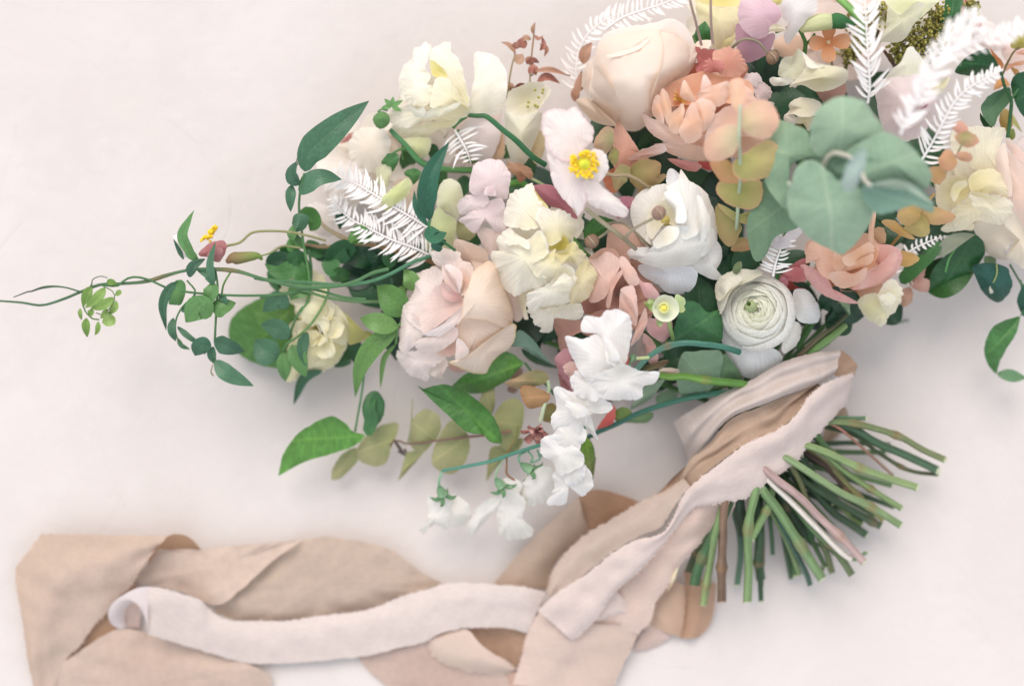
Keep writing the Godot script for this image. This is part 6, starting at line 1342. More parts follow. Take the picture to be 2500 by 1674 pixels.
	sheet(t, "129.6,-87.9,104 135.2,-85.2,108 141.4,-80.4,110 150.7,-83.0,109 157.6,-78.9,104 157.3,-74.8,100 144.5,-75.9,102 136.2,-80.7,102", C("b4b46c"), C("cdbd84"), {"base": "141.7,-80.4,108", "lift": 1.0, "ce": C("d9b088")})
	sheet(t, "129.6,-87.1,98 135.6,-84.2,101 141.9,-80.1,102 146.0,-72.0,98 141.0,-61.9,92 135.0,-64.4,92 130.7,-72.3,94", C("8f9a5c"), C("b39a6c"), {"base": "143.2,-83.7,100", "lift": 2.0})
	sheet(t, "141.2,-60.4,84 145.8,-67.8,90 154.4,-65.1,90 153.9,-60.4,84 147.4,-59.2,80", C("a39a5c"), C("c39a72"), {"base": "144.8,-70.6,90", "lift": 1.5, "n": 36})
	tube(t, "135.5,-141.0,158 134.5,-123.3,160 136.9,-112.8,148 140.0,-98.1,130 140.5,-92.0,120 142.0,-77.8,106 143.0,-71.4,94", [0.9, 1.1, 1.2], C("c2d0b4"), C("aebf9c"))

	t = thing("hydrangea_sprig", "greenish hydrangea florets tucked between the salmon petals and the loose white ranunculus", "hydrangea", "79.2,-113.2,40", "hydrangea sprigs")
	sheet(t, "75.9,-112.5,86 79.8,-116.3,90 85.2,-117.9,92 94.3,-116.0,90 95.8,-109.7,86 91.4,-102.4,82 82.6,-99.5,80 75.7,-105.9,82", C("9a9a5a"), C("bda274"), {"base": "74.3,-109.5,88", "lift": 2.0, "ce": C("c99a78")})
	sheet(t, "64.9,-107.8,82 69.1,-114.6,88 75.1,-113.0,90 75.4,-106.4,86 68.0,-99.1,78 65.6,-102.1,78", C("a9ab74"), C("c2ae84"), {"base": "74.3,-110.4,88", "lift": 2.0})
	sheet(t, "51.9,-126.5,94 55.8,-134.3,98 59.4,-137.0,100 64.2,-135.7,100 64.8,-127.1,96 60.4,-120.7,92 55.3,-123.0,92", C("a9ad7c"), C("cfae92"), {"base": "63.4,-129.0,96", "lift": 2.0, "ce": C("d9a894")})
	sheet(t, "62.1,-118.9,88 64.6,-124.9,92 68.4,-122.1,92 66.9,-114.4,86", C("9aa05c"), C("b5a878"), {"lift": 1.0, "n": 30})
	sheet(t, "81.1,-99.0,80 86.9,-101.4,84 94.3,-107.8,86 100.1,-108.0,84 93.0,-100.9,80 83.9,-96.6,76", C("a9a06c"), C("bfa67e"), {"lift": 1.0, "n": 30})

	t = thing("hydrangea_sprig", "orange peach four petalled floret beside the long green bud", "hydrangea", "211.6,-200.2,50", "hydrangea sprigs")
	floret(t, "204.3,-194.0,84", 13.5, Vector3(0.05, 1, 0.1), 0.3, C("d98f5e"), C("e6b08a"), {"ce": pk})
	tube(t, "204.3,-194.0,84 209.1,-188.4,70 213.2,-183.4,56", [0.7, 0.8], C("b5936a"), C("9a8458"))

	t = thing("hydrangea_sprig", "tan and olive hydrangea florets under the drooping eucalyptus tip", "hydrangea", "271.1,-83.0,40", "hydrangea sprigs")
	sheet(t, "244.7,-82.0,100 250.1,-88.5,104 258.2,-84.9,104 257.4,-77.3,100 250.8,-74.6,96 246.3,-77.5,98", C("c8a868"), C("d6b47c"), {"base": "258.1,-83.6,102", "lift": 2.0})
	sheet(t, "250.7,-74.1,94 257.9,-81.2,101 264.9,-76.5,98 267.3,-70.5,92 262.6,-67.8,90 255.8,-70.1,90", C("b8a45c"), C("cbb87c"), {"base": "259.2,-82.8,100", "lift": 2.0})
	sheet(t, "258.4,-83.2,101 265.5,-86.7,102 282.5,-80.5,97 274.7,-75.4,93 264.3,-76.6,96", C("cbb070"), C("dcae84"), {"base": "258.9,-83.2,101", "lift": 2.0})
	sheet(t, "235.7,-77.1,94 242.3,-78.3,96 252.4,-72.7,92 259.7,-66.7,86 249.5,-69.2,88", C("d0a45c"), C("deb880"), {"lift": 2.0, "n": 36})
	sheet(t, "251.2,-59.1,82 255.7,-58.9,84 261.8,-56.8,82 264.5,-53.4,78 257.9,-49.7,76 252.0,-50.8,76", C("cda25c"), C("dcb47a"), {"lift": 2.0, "n": 36})
	sheet(t, "232.9,-72.9,86 238.4,-73.8,88 241.5,-65.0,84 234.9,-64.1,82", C("cba27a"), C("d8b492"), {"lift": 1.5, "n": 30})
	tube(t, "266.9,-94.3,104 258.6,-83.6,102 252.0,-72.6,90 247.2,-63.5,76", [0.8, 0.9], C("c29a58"), C("b08a50"))

	t = thing("hydrangea_sprig", "small peach florets with greenish hearts held above the butter cream rose", "hydrangea", "298.6,-137.1,60", "hydrangea sprigs")
	sheet(t, "270.1,-134.5,130 274.0,-136.0,132 278.1,-132.7,133 279.3,-127.9,132 274.3,-127.6,131 271.0,-130.4,130", C("e0a48c"), C("ecbca6"), {"lift": 1.5, "n": 36})
	sheet(t, "271.6,-126.7,131 276.9,-129.4,134 283.5,-127.3,133 286.4,-123.3,130 281.5,-119.9,128 274.9,-122.1,129", C("b9bc7c"), C("eab496"), {"base": "277.5,-126.6,132", "lift": 1.5, "n": 40, "ce": C("efb8a0")})
	sheet(t, "262.8,-113.9,126 267.7,-118.9,129 271.0,-116.1,130 273.4,-110.1,128 269.8,-105.9,125 264.3,-108.7,124", C("d2a878"), C("e6b08c"), {"base": "272.2,-113.5,129", "lift": 1.5, "n": 40})
	sheet(t, "271.9,-115.2,130 276.4,-117.4,130 282.9,-114.5,128 282.2,-111.7,126 275.5,-112.0,127", C("cfa27c"), C("e2b094"), {"lift": 1.5, "n": 36})
	sheet(t, "259.9,-108.8,116 265.9,-109.2,120 270.2,-104.0,118 267.4,-99.2,112 261.9,-102.0,112", C("d2a86c"), C("e0b488"), {"lift": 1.5, "n": 36})
	tube(t, "277.9,-126.7,131 274.0,-115.7,126 271.7,-108.8,116 269.9,-100.1,104", [0.6, 0.7], C("b8b48a"), C("a8a070"))

	t = thing("hydrangea_sprig", "pinkish brown four petalled floret lowest at the edge of the dark leaves", "hydrangea", "275.7,-39.2,20", "hydrangea sprigs")
	sheet(t, "266.4,-42.0,56 268.1,-49.7,58 272.3,-53.1,58 274.9,-50.2,58 273.1,-42.5,56 268.2,-39.3,56", C("b98474"), C("cda090"), {"base": "265.5,-38.3,57", "lift": 1.0, "n": 36})
	sheet(t, "265.8,-38.3,57 271.6,-44.0,57 278.2,-40.5,54 278.6,-34.3,50 270.9,-35.0,52", C("bd8a7a"), C("d0a696"), {"base": "265.5,-38.3,57", "lift": 1.0, "n": 36})
	sheet(t, "261.0,-27.1,48 260.1,-34.7,54 264.5,-37.3,56 267.7,-33.7,54 268.4,-27.1,48 264.2,-24.0,46", C("b88a76"), C("cca48e"), {"base": "265.5,-38.3,57", "lift": 1.0, "n": 36})
	tube(t, "265.5,-37.9,57 264.1,-46.3,52 263.1,-55.0,46", [0.7, 0.7], C("a58468"), C("8a7450"))

	t = thing("hydrangea_sprig", "orange peach hydrangea pieces at the outer edge, behind the white fern tips", "hydrangea", "342.1,-195.2,20", "hydrangea sprigs")
	sheet(t, "320.1,-197.3,50 323.3,-191.9,54 327.0,-185.5,56 326.9,-182.8,52 323.7,-189.6,48", C("d98a54"), C("e3a070"), {"lift": 1.0, "n": 30})
	sheet(t, "327.8,-185.5,56 332.4,-185.7,56 342.3,-188.4,54 342.5,-185.9,52 335.0,-184.5,52 329.8,-181.3,52", C("e0a078"), C("eabb9c"), {"lift": 1.0, "n": 34})
	sheet(t, "333.3,-192.4,60 336.7,-193.5,60 341.4,-195.1,58 342.2,-191.5,56 336.4,-191.5,56", C("e9b096"), C("f0c6b4"), {"lift": 1.0, "n": 30})
	sheet(t, "333.2,-184.2,52 336.0,-182.7,54 340.2,-179.0,52 337.4,-178.8,50", C("c9985c"), C("d6ac78"), {"lift": 1.0, "n": 30})
	sheet(t, "323.9,-175.2,54 327.2,-176.6,56 332.0,-171.2,54 327.5,-171.0,52 322.4,-169.0,50", C("d99a5c"), C("e2b07c"), {"lift": 1.0, "n": 34})
	sheet(t, "317.5,-188.9,96 318.0,-193.5,100 322.2,-195.0,102 327.3,-194.0,100 327.5,-188.2,98 321.1,-187.2,96", C("a9a04c"), C("c2b66c"), {"lift": 3.0, "n": 40})
	sheet(t, "319.6,-198.7,86 321.1,-200.5,88 323.6,-199.7,88 324.1,-196.5,86 322.0,-196.4,84", C("d99a94"), C("e2aea6"), {"lift": 1.5, "n": 30})
	sheet(t, "289.1,-200.5,110 291.6,-202.5,112 294.1,-200.6,112 293.9,-197.8,110 290.8,-197.7,108", C("cf9690"), C("dcaca4"), {"lift": 2.0, "n": 32})
	sheet(t, "299.4,-229.9,56 303.7,-230.0,58 303.1,-224.3,58 302.6,-220.6,54 300.4,-218.2,52", C("dd9c88"), C("e6b0a0"), {"lift": 2.0, "n": 34})
	tube(t, "323.1,-187.3,98 320.7,-186.0,94 319.8,-180.2,84 321.1,-175.8,72", [0.7, 0.8], C("a8906c"), C("8f8450"))

	t = thing("blush_flower", "blush rose petals and shade behind the orange floret at the top", "flower", "216.3,-211.6,20")
	sheet(t, "173.2,-198.7,62 180.5,-203.1,64 189.8,-201.7,66 193.6,-194.0,66 191.6,-185.1,62 181.7,-182.0,58 174.9,-188.8,58", C("e6bfa4"), C("eccfb8"), {"lift": 3.0})
	sheet(t, "195.8,-221.4,60 208.5,-224.3,64 224.0,-218.5,64 226.4,-201.6,62 219.6,-185.9,58 204.5,-187.3,56 198.2,-205.4,58", C("efd6c8"), C("f3e2d8"), {"lift": 4.0})
	sheet(t, "202.4,-170.5,52 211.8,-170.4,58 220.6,-172.0,60 221.0,-163.9,56 211.6,-159.1,50", C("b98e80"), C("c9a090"), {"lift": 2.0})
	whorls(t, "219.0,-209.3,26", Vector3(0, 1, 0), [[6, 34, 18, 65, 92]], C("efd6c8"), C("f3e2d8"), {"ruf": 1.2})

	t = thing("blush_flower", "pale blush flower under the white fern tips at the outer edge", "flower", "339.6,-221.3,10")
	sheet(t, "310.2,-215.4,36 317.6,-219.2,40 328.6,-212.4,42 334.4,-201.3,42 326.5,-197.5,38 316.0,-202.6,36", C("f1dfd9"), C("f4e6e1"), {"lift": 4.0})
	sheet(t, "331.1,-204.5,38 341.0,-206.4,40 352.6,-202.9,40 353.4,-188.1,38 342.4,-185.0,36 334.2,-193.2,36", C("f0d6cb"), C("f3dfd7"), {"lift": 4.0})

	t = thing("dried_bloom", "small dried dusty rose flower head hanging above the teal sweet pea stem", "flower", "17.1,57.8,40")
	for k in 6:
		whorl(t, "16.3,57.4,62", Vector3(-0.3, 0.6, 0.7), TAU * k / 6.0, 10, 4.0, 40, 75, C("9a5f58"), C("c98e84"), {"r0": 1.2, "ruf": 1.6})
	for k in 4:
		whorl(t, "16.7,56.4,63", Vector3(0.2, 0.8, 0.5), TAU * k / 4.0 + 0.5, 8, 3.2, 25, 55, C("a8706a"), C("d8aaa0"), {"r0": 0.8, "ruf": 1.4})
	tube(t, "18.9,51.4,64 21.1,41.9,66 24.2,31.2,66 23.8,25.0,64", [1.4, 1.2, 1.2], C("c4cfae"), C("a9bf9a"))
	tube(t, "4.1,54.8,60 2.3,62.9,60 -2.6,71.9,60 -3.5,82.0,58 -3.1,87.6,56 3.3,92.5,52", [0.5, 0.7, 0.6, 0.7, 0.6], C("6f7a44"), C("a0603c"), {"as": "tendril", "bump": 0.3})

# ---------------------------------------------------------------- foliage

func stalk_down(from: String, c0 := "5f9150", c1 := "4a7a44"):
	# a flower stem that runs from under a head to the tied neck
	var a := pts(from)[0]
	var neck := pts("155.8,48.9,44")[0] + Vector3(rng.randf_range(-10, 10), rng.randf_range(-12, 10), rng.randf_range(-10, 10))
	var mid := a.lerp(neck, 0.5) + Vector3(0, -10, 0)
	mid.y = maxf(mid.y, 10)
	return PackedVector3Array([a, mid, neck])


func sprig(label: String, at: String, spots: Array, stem_to: String, cols: Array, o := {}):
	# a short leafy side shoot: each spot is a midrib string and a half width
	var t := thing("leafy_sprig", label, "leaves", at, o.get("group", ""))
	for s in spots:
		var q := {"mat": o.get("mat", "leaf"), "fold": rng.randf_range(0.15, 0.4), "roll": rng.randf_range(-28, 28), "wave": 1.2}
		q.merge(s[2] if s.size() > 2 else {}, true)
		blade(t, s[0], s[1], C(cols[rng.randi() % cols.size()], 0.8), q)
	if stem_to:
		tube(t, stem_to, [1.0, 1.3], C("4f7a40"), C("3f6a3c"))
	return t


func under_foliage():
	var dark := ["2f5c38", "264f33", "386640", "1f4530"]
	# greenery laid in low behind the flowers, seen in the gaps between the heads
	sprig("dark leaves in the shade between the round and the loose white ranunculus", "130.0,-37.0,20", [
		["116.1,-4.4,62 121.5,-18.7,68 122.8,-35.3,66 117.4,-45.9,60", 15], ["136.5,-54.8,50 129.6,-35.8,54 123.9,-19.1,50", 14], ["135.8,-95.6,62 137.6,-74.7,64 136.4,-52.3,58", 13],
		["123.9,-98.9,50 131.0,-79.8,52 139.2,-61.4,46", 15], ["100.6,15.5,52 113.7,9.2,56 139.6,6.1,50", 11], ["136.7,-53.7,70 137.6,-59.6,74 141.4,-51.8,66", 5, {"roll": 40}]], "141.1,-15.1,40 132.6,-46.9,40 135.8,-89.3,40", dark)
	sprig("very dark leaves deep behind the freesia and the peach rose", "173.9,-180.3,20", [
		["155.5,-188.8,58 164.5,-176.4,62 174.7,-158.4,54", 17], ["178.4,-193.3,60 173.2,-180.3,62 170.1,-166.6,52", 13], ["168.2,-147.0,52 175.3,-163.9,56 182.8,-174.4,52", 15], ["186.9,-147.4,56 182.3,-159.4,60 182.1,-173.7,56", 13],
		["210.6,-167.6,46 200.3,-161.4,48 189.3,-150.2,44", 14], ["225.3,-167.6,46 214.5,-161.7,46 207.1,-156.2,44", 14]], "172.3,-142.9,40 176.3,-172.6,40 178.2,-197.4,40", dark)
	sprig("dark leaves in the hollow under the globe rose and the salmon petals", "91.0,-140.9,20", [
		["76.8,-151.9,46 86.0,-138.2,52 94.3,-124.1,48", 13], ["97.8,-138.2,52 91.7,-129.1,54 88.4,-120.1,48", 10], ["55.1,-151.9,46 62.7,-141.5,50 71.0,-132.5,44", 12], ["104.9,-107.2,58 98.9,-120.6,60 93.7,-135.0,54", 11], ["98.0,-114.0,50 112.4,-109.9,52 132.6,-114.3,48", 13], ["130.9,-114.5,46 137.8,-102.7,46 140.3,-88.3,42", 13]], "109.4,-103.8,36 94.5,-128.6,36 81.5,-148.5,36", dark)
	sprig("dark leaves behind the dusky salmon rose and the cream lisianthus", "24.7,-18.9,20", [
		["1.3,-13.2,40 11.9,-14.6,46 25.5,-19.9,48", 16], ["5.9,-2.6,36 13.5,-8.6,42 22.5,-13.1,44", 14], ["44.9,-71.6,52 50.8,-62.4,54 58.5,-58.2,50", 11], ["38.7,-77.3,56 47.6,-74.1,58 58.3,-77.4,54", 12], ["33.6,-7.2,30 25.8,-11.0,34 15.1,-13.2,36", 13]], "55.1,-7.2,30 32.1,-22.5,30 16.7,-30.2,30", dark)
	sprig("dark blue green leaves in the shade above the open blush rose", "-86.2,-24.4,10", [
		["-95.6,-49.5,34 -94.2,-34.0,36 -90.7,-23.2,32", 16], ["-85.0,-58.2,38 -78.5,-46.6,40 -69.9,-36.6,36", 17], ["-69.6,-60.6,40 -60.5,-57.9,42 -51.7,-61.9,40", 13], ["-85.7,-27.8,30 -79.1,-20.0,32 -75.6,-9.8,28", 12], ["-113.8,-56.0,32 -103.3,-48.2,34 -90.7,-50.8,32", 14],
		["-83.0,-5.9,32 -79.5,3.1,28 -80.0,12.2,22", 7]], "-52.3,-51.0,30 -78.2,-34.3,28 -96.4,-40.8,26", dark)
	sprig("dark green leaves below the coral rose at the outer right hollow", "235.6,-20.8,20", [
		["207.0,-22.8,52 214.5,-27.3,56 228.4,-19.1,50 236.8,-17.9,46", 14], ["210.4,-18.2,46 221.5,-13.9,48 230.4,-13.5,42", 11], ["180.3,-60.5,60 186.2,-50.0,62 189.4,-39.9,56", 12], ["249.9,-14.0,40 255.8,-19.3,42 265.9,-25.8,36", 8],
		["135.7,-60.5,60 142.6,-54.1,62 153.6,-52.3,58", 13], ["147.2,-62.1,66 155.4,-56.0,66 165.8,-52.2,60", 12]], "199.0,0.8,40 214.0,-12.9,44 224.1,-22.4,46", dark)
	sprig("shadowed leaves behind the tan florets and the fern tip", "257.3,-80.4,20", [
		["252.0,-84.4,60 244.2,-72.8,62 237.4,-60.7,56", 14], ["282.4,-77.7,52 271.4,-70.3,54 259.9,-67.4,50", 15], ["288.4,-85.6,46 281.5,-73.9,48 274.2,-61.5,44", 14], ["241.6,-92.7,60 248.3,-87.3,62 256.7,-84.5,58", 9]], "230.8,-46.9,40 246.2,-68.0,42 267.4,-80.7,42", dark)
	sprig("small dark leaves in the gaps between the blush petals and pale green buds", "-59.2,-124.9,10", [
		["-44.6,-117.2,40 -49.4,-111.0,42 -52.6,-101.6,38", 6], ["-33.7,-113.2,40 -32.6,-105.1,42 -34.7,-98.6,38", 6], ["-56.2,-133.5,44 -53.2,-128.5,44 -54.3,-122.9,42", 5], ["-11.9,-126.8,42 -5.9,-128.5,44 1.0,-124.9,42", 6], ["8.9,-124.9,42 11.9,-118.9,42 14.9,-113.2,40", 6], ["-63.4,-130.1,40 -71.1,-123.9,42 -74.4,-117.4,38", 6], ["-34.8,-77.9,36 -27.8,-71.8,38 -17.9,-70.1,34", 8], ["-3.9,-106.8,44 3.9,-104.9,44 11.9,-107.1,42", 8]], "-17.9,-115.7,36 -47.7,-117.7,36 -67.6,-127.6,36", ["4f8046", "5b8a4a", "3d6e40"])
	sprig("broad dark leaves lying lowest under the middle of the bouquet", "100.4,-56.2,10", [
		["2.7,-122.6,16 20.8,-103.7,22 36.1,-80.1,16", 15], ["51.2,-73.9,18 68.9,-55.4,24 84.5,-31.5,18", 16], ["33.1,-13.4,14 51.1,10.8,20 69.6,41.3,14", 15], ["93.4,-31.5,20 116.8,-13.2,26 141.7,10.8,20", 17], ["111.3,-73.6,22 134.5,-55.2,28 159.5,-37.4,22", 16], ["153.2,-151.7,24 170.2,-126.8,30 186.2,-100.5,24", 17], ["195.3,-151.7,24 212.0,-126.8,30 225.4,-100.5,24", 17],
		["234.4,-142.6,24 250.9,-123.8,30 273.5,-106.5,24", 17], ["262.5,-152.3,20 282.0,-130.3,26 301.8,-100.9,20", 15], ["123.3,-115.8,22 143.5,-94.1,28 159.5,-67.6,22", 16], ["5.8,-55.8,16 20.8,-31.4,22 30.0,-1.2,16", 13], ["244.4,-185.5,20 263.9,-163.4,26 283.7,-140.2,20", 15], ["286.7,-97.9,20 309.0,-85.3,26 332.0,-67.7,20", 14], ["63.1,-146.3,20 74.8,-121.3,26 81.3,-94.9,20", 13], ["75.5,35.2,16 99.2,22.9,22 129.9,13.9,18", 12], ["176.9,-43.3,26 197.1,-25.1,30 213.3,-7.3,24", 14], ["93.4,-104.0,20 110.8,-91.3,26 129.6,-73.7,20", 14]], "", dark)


func flower_stems():
	for s in [["blush_rose", "-32.1,-21.1,40"], ["cream_lisianthus", "22.4,-59.7,50"], ["pink_rose_001", "73.0,-33.0,42"], ["white_ranunculus_001", "109.4,-74.9,48"], ["white_ranunculus", "163.5,-20.3,46"], ["pink_rose", "225.6,-48.8,44"], ["peach_rose", "132.3,-151.3,50"], ["blush_rose_001", "88.6,-175.5,46"], ["cream_rose", "313.5,-106.3,40"], ["freesia", "207.1,-175.9,44"], ["pink_sweet_pea", "-19.9,-97.8,36"], ["pink_sweet_pea_001", "264.0,-161.4,44"], ["cream_lisianthus_004", "141.5,-220.6,34"]]:
		tube_along(get_node(s[0]), stalk_down(s[1]), [1.5, 1.9, 1.9], C("5f8f4e", 0.7), C("4b7a42", 0.7))


func jasmine(t: Node3D, list: Array, cols: Array, o := {}):
	for s in list:
		var q := {"fold": 0.3, "wave": 0.5, "roll": rng.randf_range(-15, 15), "heart": not s.size() > 2 or not s[2].has("long")}
		q.merge(o, true)
		q.merge(s[2] if s.size() > 2 else {}, true)
		blade(t, s[0], s[1] * 0.8 * o.get("wide", 1.0), C(cols[rng.randi() % cols.size()], 0.9), q)


func foliage():
	var bl := ["4a7a5a", "52805e", "436e52", "5a8866", "6a9a58"]
	var yg := ["8fb45a", "9dbd68", "82a850"]
	var t := thing("jasmine_vine", "thin jasmine vine trailing off towards the far edge, with a cluster of tiny young leaves", "vine", "-277.6,-37.3,58")
	var g0 := C("5a7f5c", 0.8)
	var g1 := C("5c8a58", 0.8)
	tube(t, "-341.2,-27.9,70 -322.0,-26.5,70 -308.3,-24.7,70 -294.0,-28.5,72 -281.1,-33.5,74 -268.8,-38.0,74 -254.9,-38.6,75 -238.3,-40.0,76 -224.2,-44.0,78 -210.1,-47.2,80 -196.1,-47.8,82 -178.2,-46.4,84 -161.6,-41.5,86 -144.9,-37.4,88 -130.1,-35.7,90 -113.7,-36.2,92 -100.1,-39.2,94 -89.4,-44.5,94 -78.9,-47.3,92", [0.6, 1.0, 1.0, 1.1, 1.2], g0, g1, {"n": 70, "nodes": [0.42, 0.6]})
	tube(t, "-325.4,-29.8,74 -316.2,-33.2,75 -313.5,-33.6,75 -306.3,-35.9,76 -298.2,-36.8,76 -290.0,-35.9,76 -282.1,-33.5,75", [0.3, 0.5, 0.9, 0.5, 0.6], C("55604e", 0.8), g0, {"as": "tendril"})
	tube(t, "-268.8,-38.0,74 -257.3,-37.1,76 -251.6,-41.3,77 -244.5,-42.9,78 -235.0,-40.6,78 -224.2,-35.8,78 -210.3,-33.0,79 -189.8,-31.2,80 -169.1,-30.6,82 -145.5,-31.5,84 -130.6,-34.8,86 -108.8,-29.4,88 -94.3,-28.1,86", [0.7, 0.8, 0.9], g1, g1, {"n": 44})
	tube(t, "-274.0,-38.6,75 -279.4,-28.5,74 -279.0,-21.6,74 -274.3,-16.2,74 -269.5,-15.2,74", [0.5, 0.5], C("5f7f52"), C("6a8a4c"), {"as": "tendril"})
	tube(t, "-267.1,-37.3,75 -260.0,-33.2,76 -259.4,-27.0,76 -266.1,-18.9,74 -272.1,-19.6,72", [0.4, 0.35], C("6f8f5a"), C("7c9a58"), {"as": "tendril"})
	tube(t, "-274.0,-38.0,75 -272.7,-41.3,77 -267.6,-43.3,78 -262.9,-42.3,78", [0.4, 0.3], C("6a7a5c"), C("5a6a52"), {"as": "tendril"})
	jasmine(t, [["-274.1,-36.8,76 -276.5,-31.0,78 -280.3,-23.3,74", 3.2], ["-264.8,-36.2,77 -268.4,-29.6,80 -278.6,-22.7,75", 3.4], ["-258.8,-29.7,78 -264.1,-24.9,81 -275.0,-22.1,76", 3.2], ["-257.3,-27.6,78 -258.1,-22.9,78 -264.0,-18.1,74", 2.2], ["-263.0,-22.2,77 -265.2,-18.8,77 -268.8,-15.9,74", 2.0], ["-259.0,-16.4,74 -262.5,-14.8,77 -267.7,-13.4,74", 4.2, {"a": 0.9}], ["-270.2,-14.1,74 -270.2,-9.3,74 -273.5,-5.0,70", 2.0], ["-277.8,-16.4,74 -278.1,-10.7,74 -278.5,-3.6,70", 2.6], ["-282.0,-22.6,74 -281.9,-18.9,74 -282.0,-14.9,71", 1.5], ["-273.7,-21.9,75 -274.7,-19.1,76 -276.7,-17.8,74", 2.2], ["-263.6,-38.6,77 -260.2,-39.5,78 -256.8,-37.6,77", 2.3], ["-255.7,-34.9,76 -256.2,-32.7,76 -259.0,-31.1,75", 2.0]], yg, {"n": 12, "wide": 1.3})

	t = thing("jasmine_sprig", "heart leaved jasmine shoots hanging in the open beside the small anemone", "vine", "-203.4,-20.8,48")
	tube(t, "-211.3,-40.6,78 -205.8,-32.4,78 -215.3,-23.0,75 -220.1,-13.5,72 -219.5,-2.5,69 -212.6,4.1,66", [0.6, 0.6], g1, g1)
	tube(t, "-192.3,-47.9,81 -190.9,-36.4,80 -192.7,-20.2,76 -194.9,-0.5,70", [0.7, 0.8], g1, g1)
	tube(t, "-181.1,-47.1,83 -187.1,-37.8,80 -188.8,-29.0,78", [0.6, 0.7], C("7a9a50"), g1)
	jasmine(t, [["-214.9,-39.9,77 -222.0,-35.7,80 -227.6,-24.3,76 -227.1,-7.8,68", 4.2, {"roll": 30}], ["-195.4,-17.2,78 -202.9,-22.8,82 -212.7,-13.4,76", 10.5, {"a": 0.62, "b": 0.9}], ["-194.1,-39.1,80 -194.8,-32.3,82 -200.4,-24.3,78", 7.0, {"a": 0.6}], ["-192.9,-17.7,78 -188.4,-22.8,80 -179.7,-26.3,76", 8.5, {"a": 0.6, "roll": 25}], ["-196.6,1.8,72 -203.1,2.2,75 -208.0,8.4,70", 7.6, {"a": 0.65, "b": 0.9}], ["-195.0,-1.4,72 -185.2,2.2,76 -175.1,5.7,70", 7.6, {"a": 0.6}], ["-194.6,11.2,70 -185.8,20.0,73 -170.0,28.4,66", 7.0, {"a": 0.6}], ["-195.7,2.3,70 -197.1,8.4,68 -195.6,14.3,64", 4.2], ["-221.5,-16.5,72 -222.4,-8.0,73 -220.8,-0.9,68", 3.6], ["-219.5,-10.8,70 -211.3,-3.9,72 -202.6,2.3,68", 2.6], ["-211.5,-24.1,75 -213.8,-21.6,76 -215.3,-23.5,74", 2.8], ["-219.7,-3.2,68 -217.0,1.9,68 -212.6,4.3,66", 2.0], ["-190.0,-31.7,79 -186.8,-27.6,80 -188.4,-23.2,77", 3.2]], bl)
	sheet(t, "-220.1,-39.5,78 -214.2,-41.1,80 -211.5,-35.7,80 -215.1,-25.7,76 -219.2,-24.6,76 -223.6,-25.4,76 -222.1,-32.4,78", C("6a9c54", 0.9), C("5a9050", 0.9), {"as": "leaf", "mat": "leaf", "lift": 1.5, "n": 36})
	jasmine(t, [["-203.6,-52.7,79 -209.0,-59.3,82 -210.1,-69.3,84", 3.8], ["-213.3,-54.1,78 -216.0,-59.6,78 -220.1,-67.7,78", 2.2], ["-192.8,-38.4,82 -194.7,-51.0,85 -191.0,-65.1,86", 3.4], ["-209.4,-42.5,80 -206.3,-49.8,82 -198.6,-54.7,80", 4.4], ["-193.6,-37.7,81 -196.1,-44.4,82 -204.0,-46.6,80", 4.6]], bl)
	blade(t, "-205.4,-54.0,80 -212.6,-68.0,84 -208.1,-79.3,86 -204.7,-85.7,86", 3.6, C("6a9c5c"), {"fold": 0.3})
	tube(t, "-196.8,14.0,66 -198.6,18.8,64 -197.6,21.6,62", [0.4, 0.5], C("a8a07c"), C("8f8560"), {"as": "tendril"})

	t = thing("vine_bud", "olive brown bud on a thin stalk beside the small anemone", "bud", "-180.4,-55.3,58")
	tube(t, "-186.2,-52.7,74 -182.6,-55.0,75 -177.2,-55.4,75 -166.5,-56.8,74 -163.4,-54.5,72", [1.4, 4.2, 3.6, 2.8, 0.8], C("8a6a55"), C("6f8a48"), {"as": "bud", "mat": "fuzz"})
	tube(t, "-165.8,-56.4,74 -158.3,-58.5,74 -151.1,-62.4,76 -146.8,-63.1,76 -137.5,-61.7,76", [0.6, 0.7], C("8a9a60"), C("8a8a60"))

	t = thing("broad_leaf", "broad rounded green leaf lying low behind the jasmine shoots", "leaf", "-171.2,-4.3,10")
	sheet(t, "-197.3,-5.8,14 -191.2,-20.9,17 -172.5,-31.5,20 -157.1,-39.8,22! -144.7,-28.3,24 -140.2,-4.2,24 -152.9,15.4,20 -171.7,16.4,16 -190.5,7.3,13", C("6a9c44", 0.85), C("5a8f40", 0.85), {"as": "leaf_blade", "mat": "leaf", "lift": 4.0, "base": "-145.0,-31.4,22", "leafuv": true, "und": 2.0})
	t = thing("jasmine_sprig", "blue green jasmine leaves lying across the fallen yellow lisianthus", "vine", "-162.0,-15.1,20")
	tube(t, "-135.1,-62.0,58 -133.5,-49.6,56 -134.4,-39.7,54 -135.7,-29.6,54 -142.9,-19.6,52 -147.0,-10.8,50 -149.8,-2.0,48", [0.9, 0.8], g1, g1)
	tube(t, "-121.7,-36.9,60 -123.2,-29.5,58 -132.3,-14.5,56 -142.6,-4.5,54 -150.8,0.5,50 -153.6,5.6,48", [0.9, 0.8], C("7a9a58"), g1)
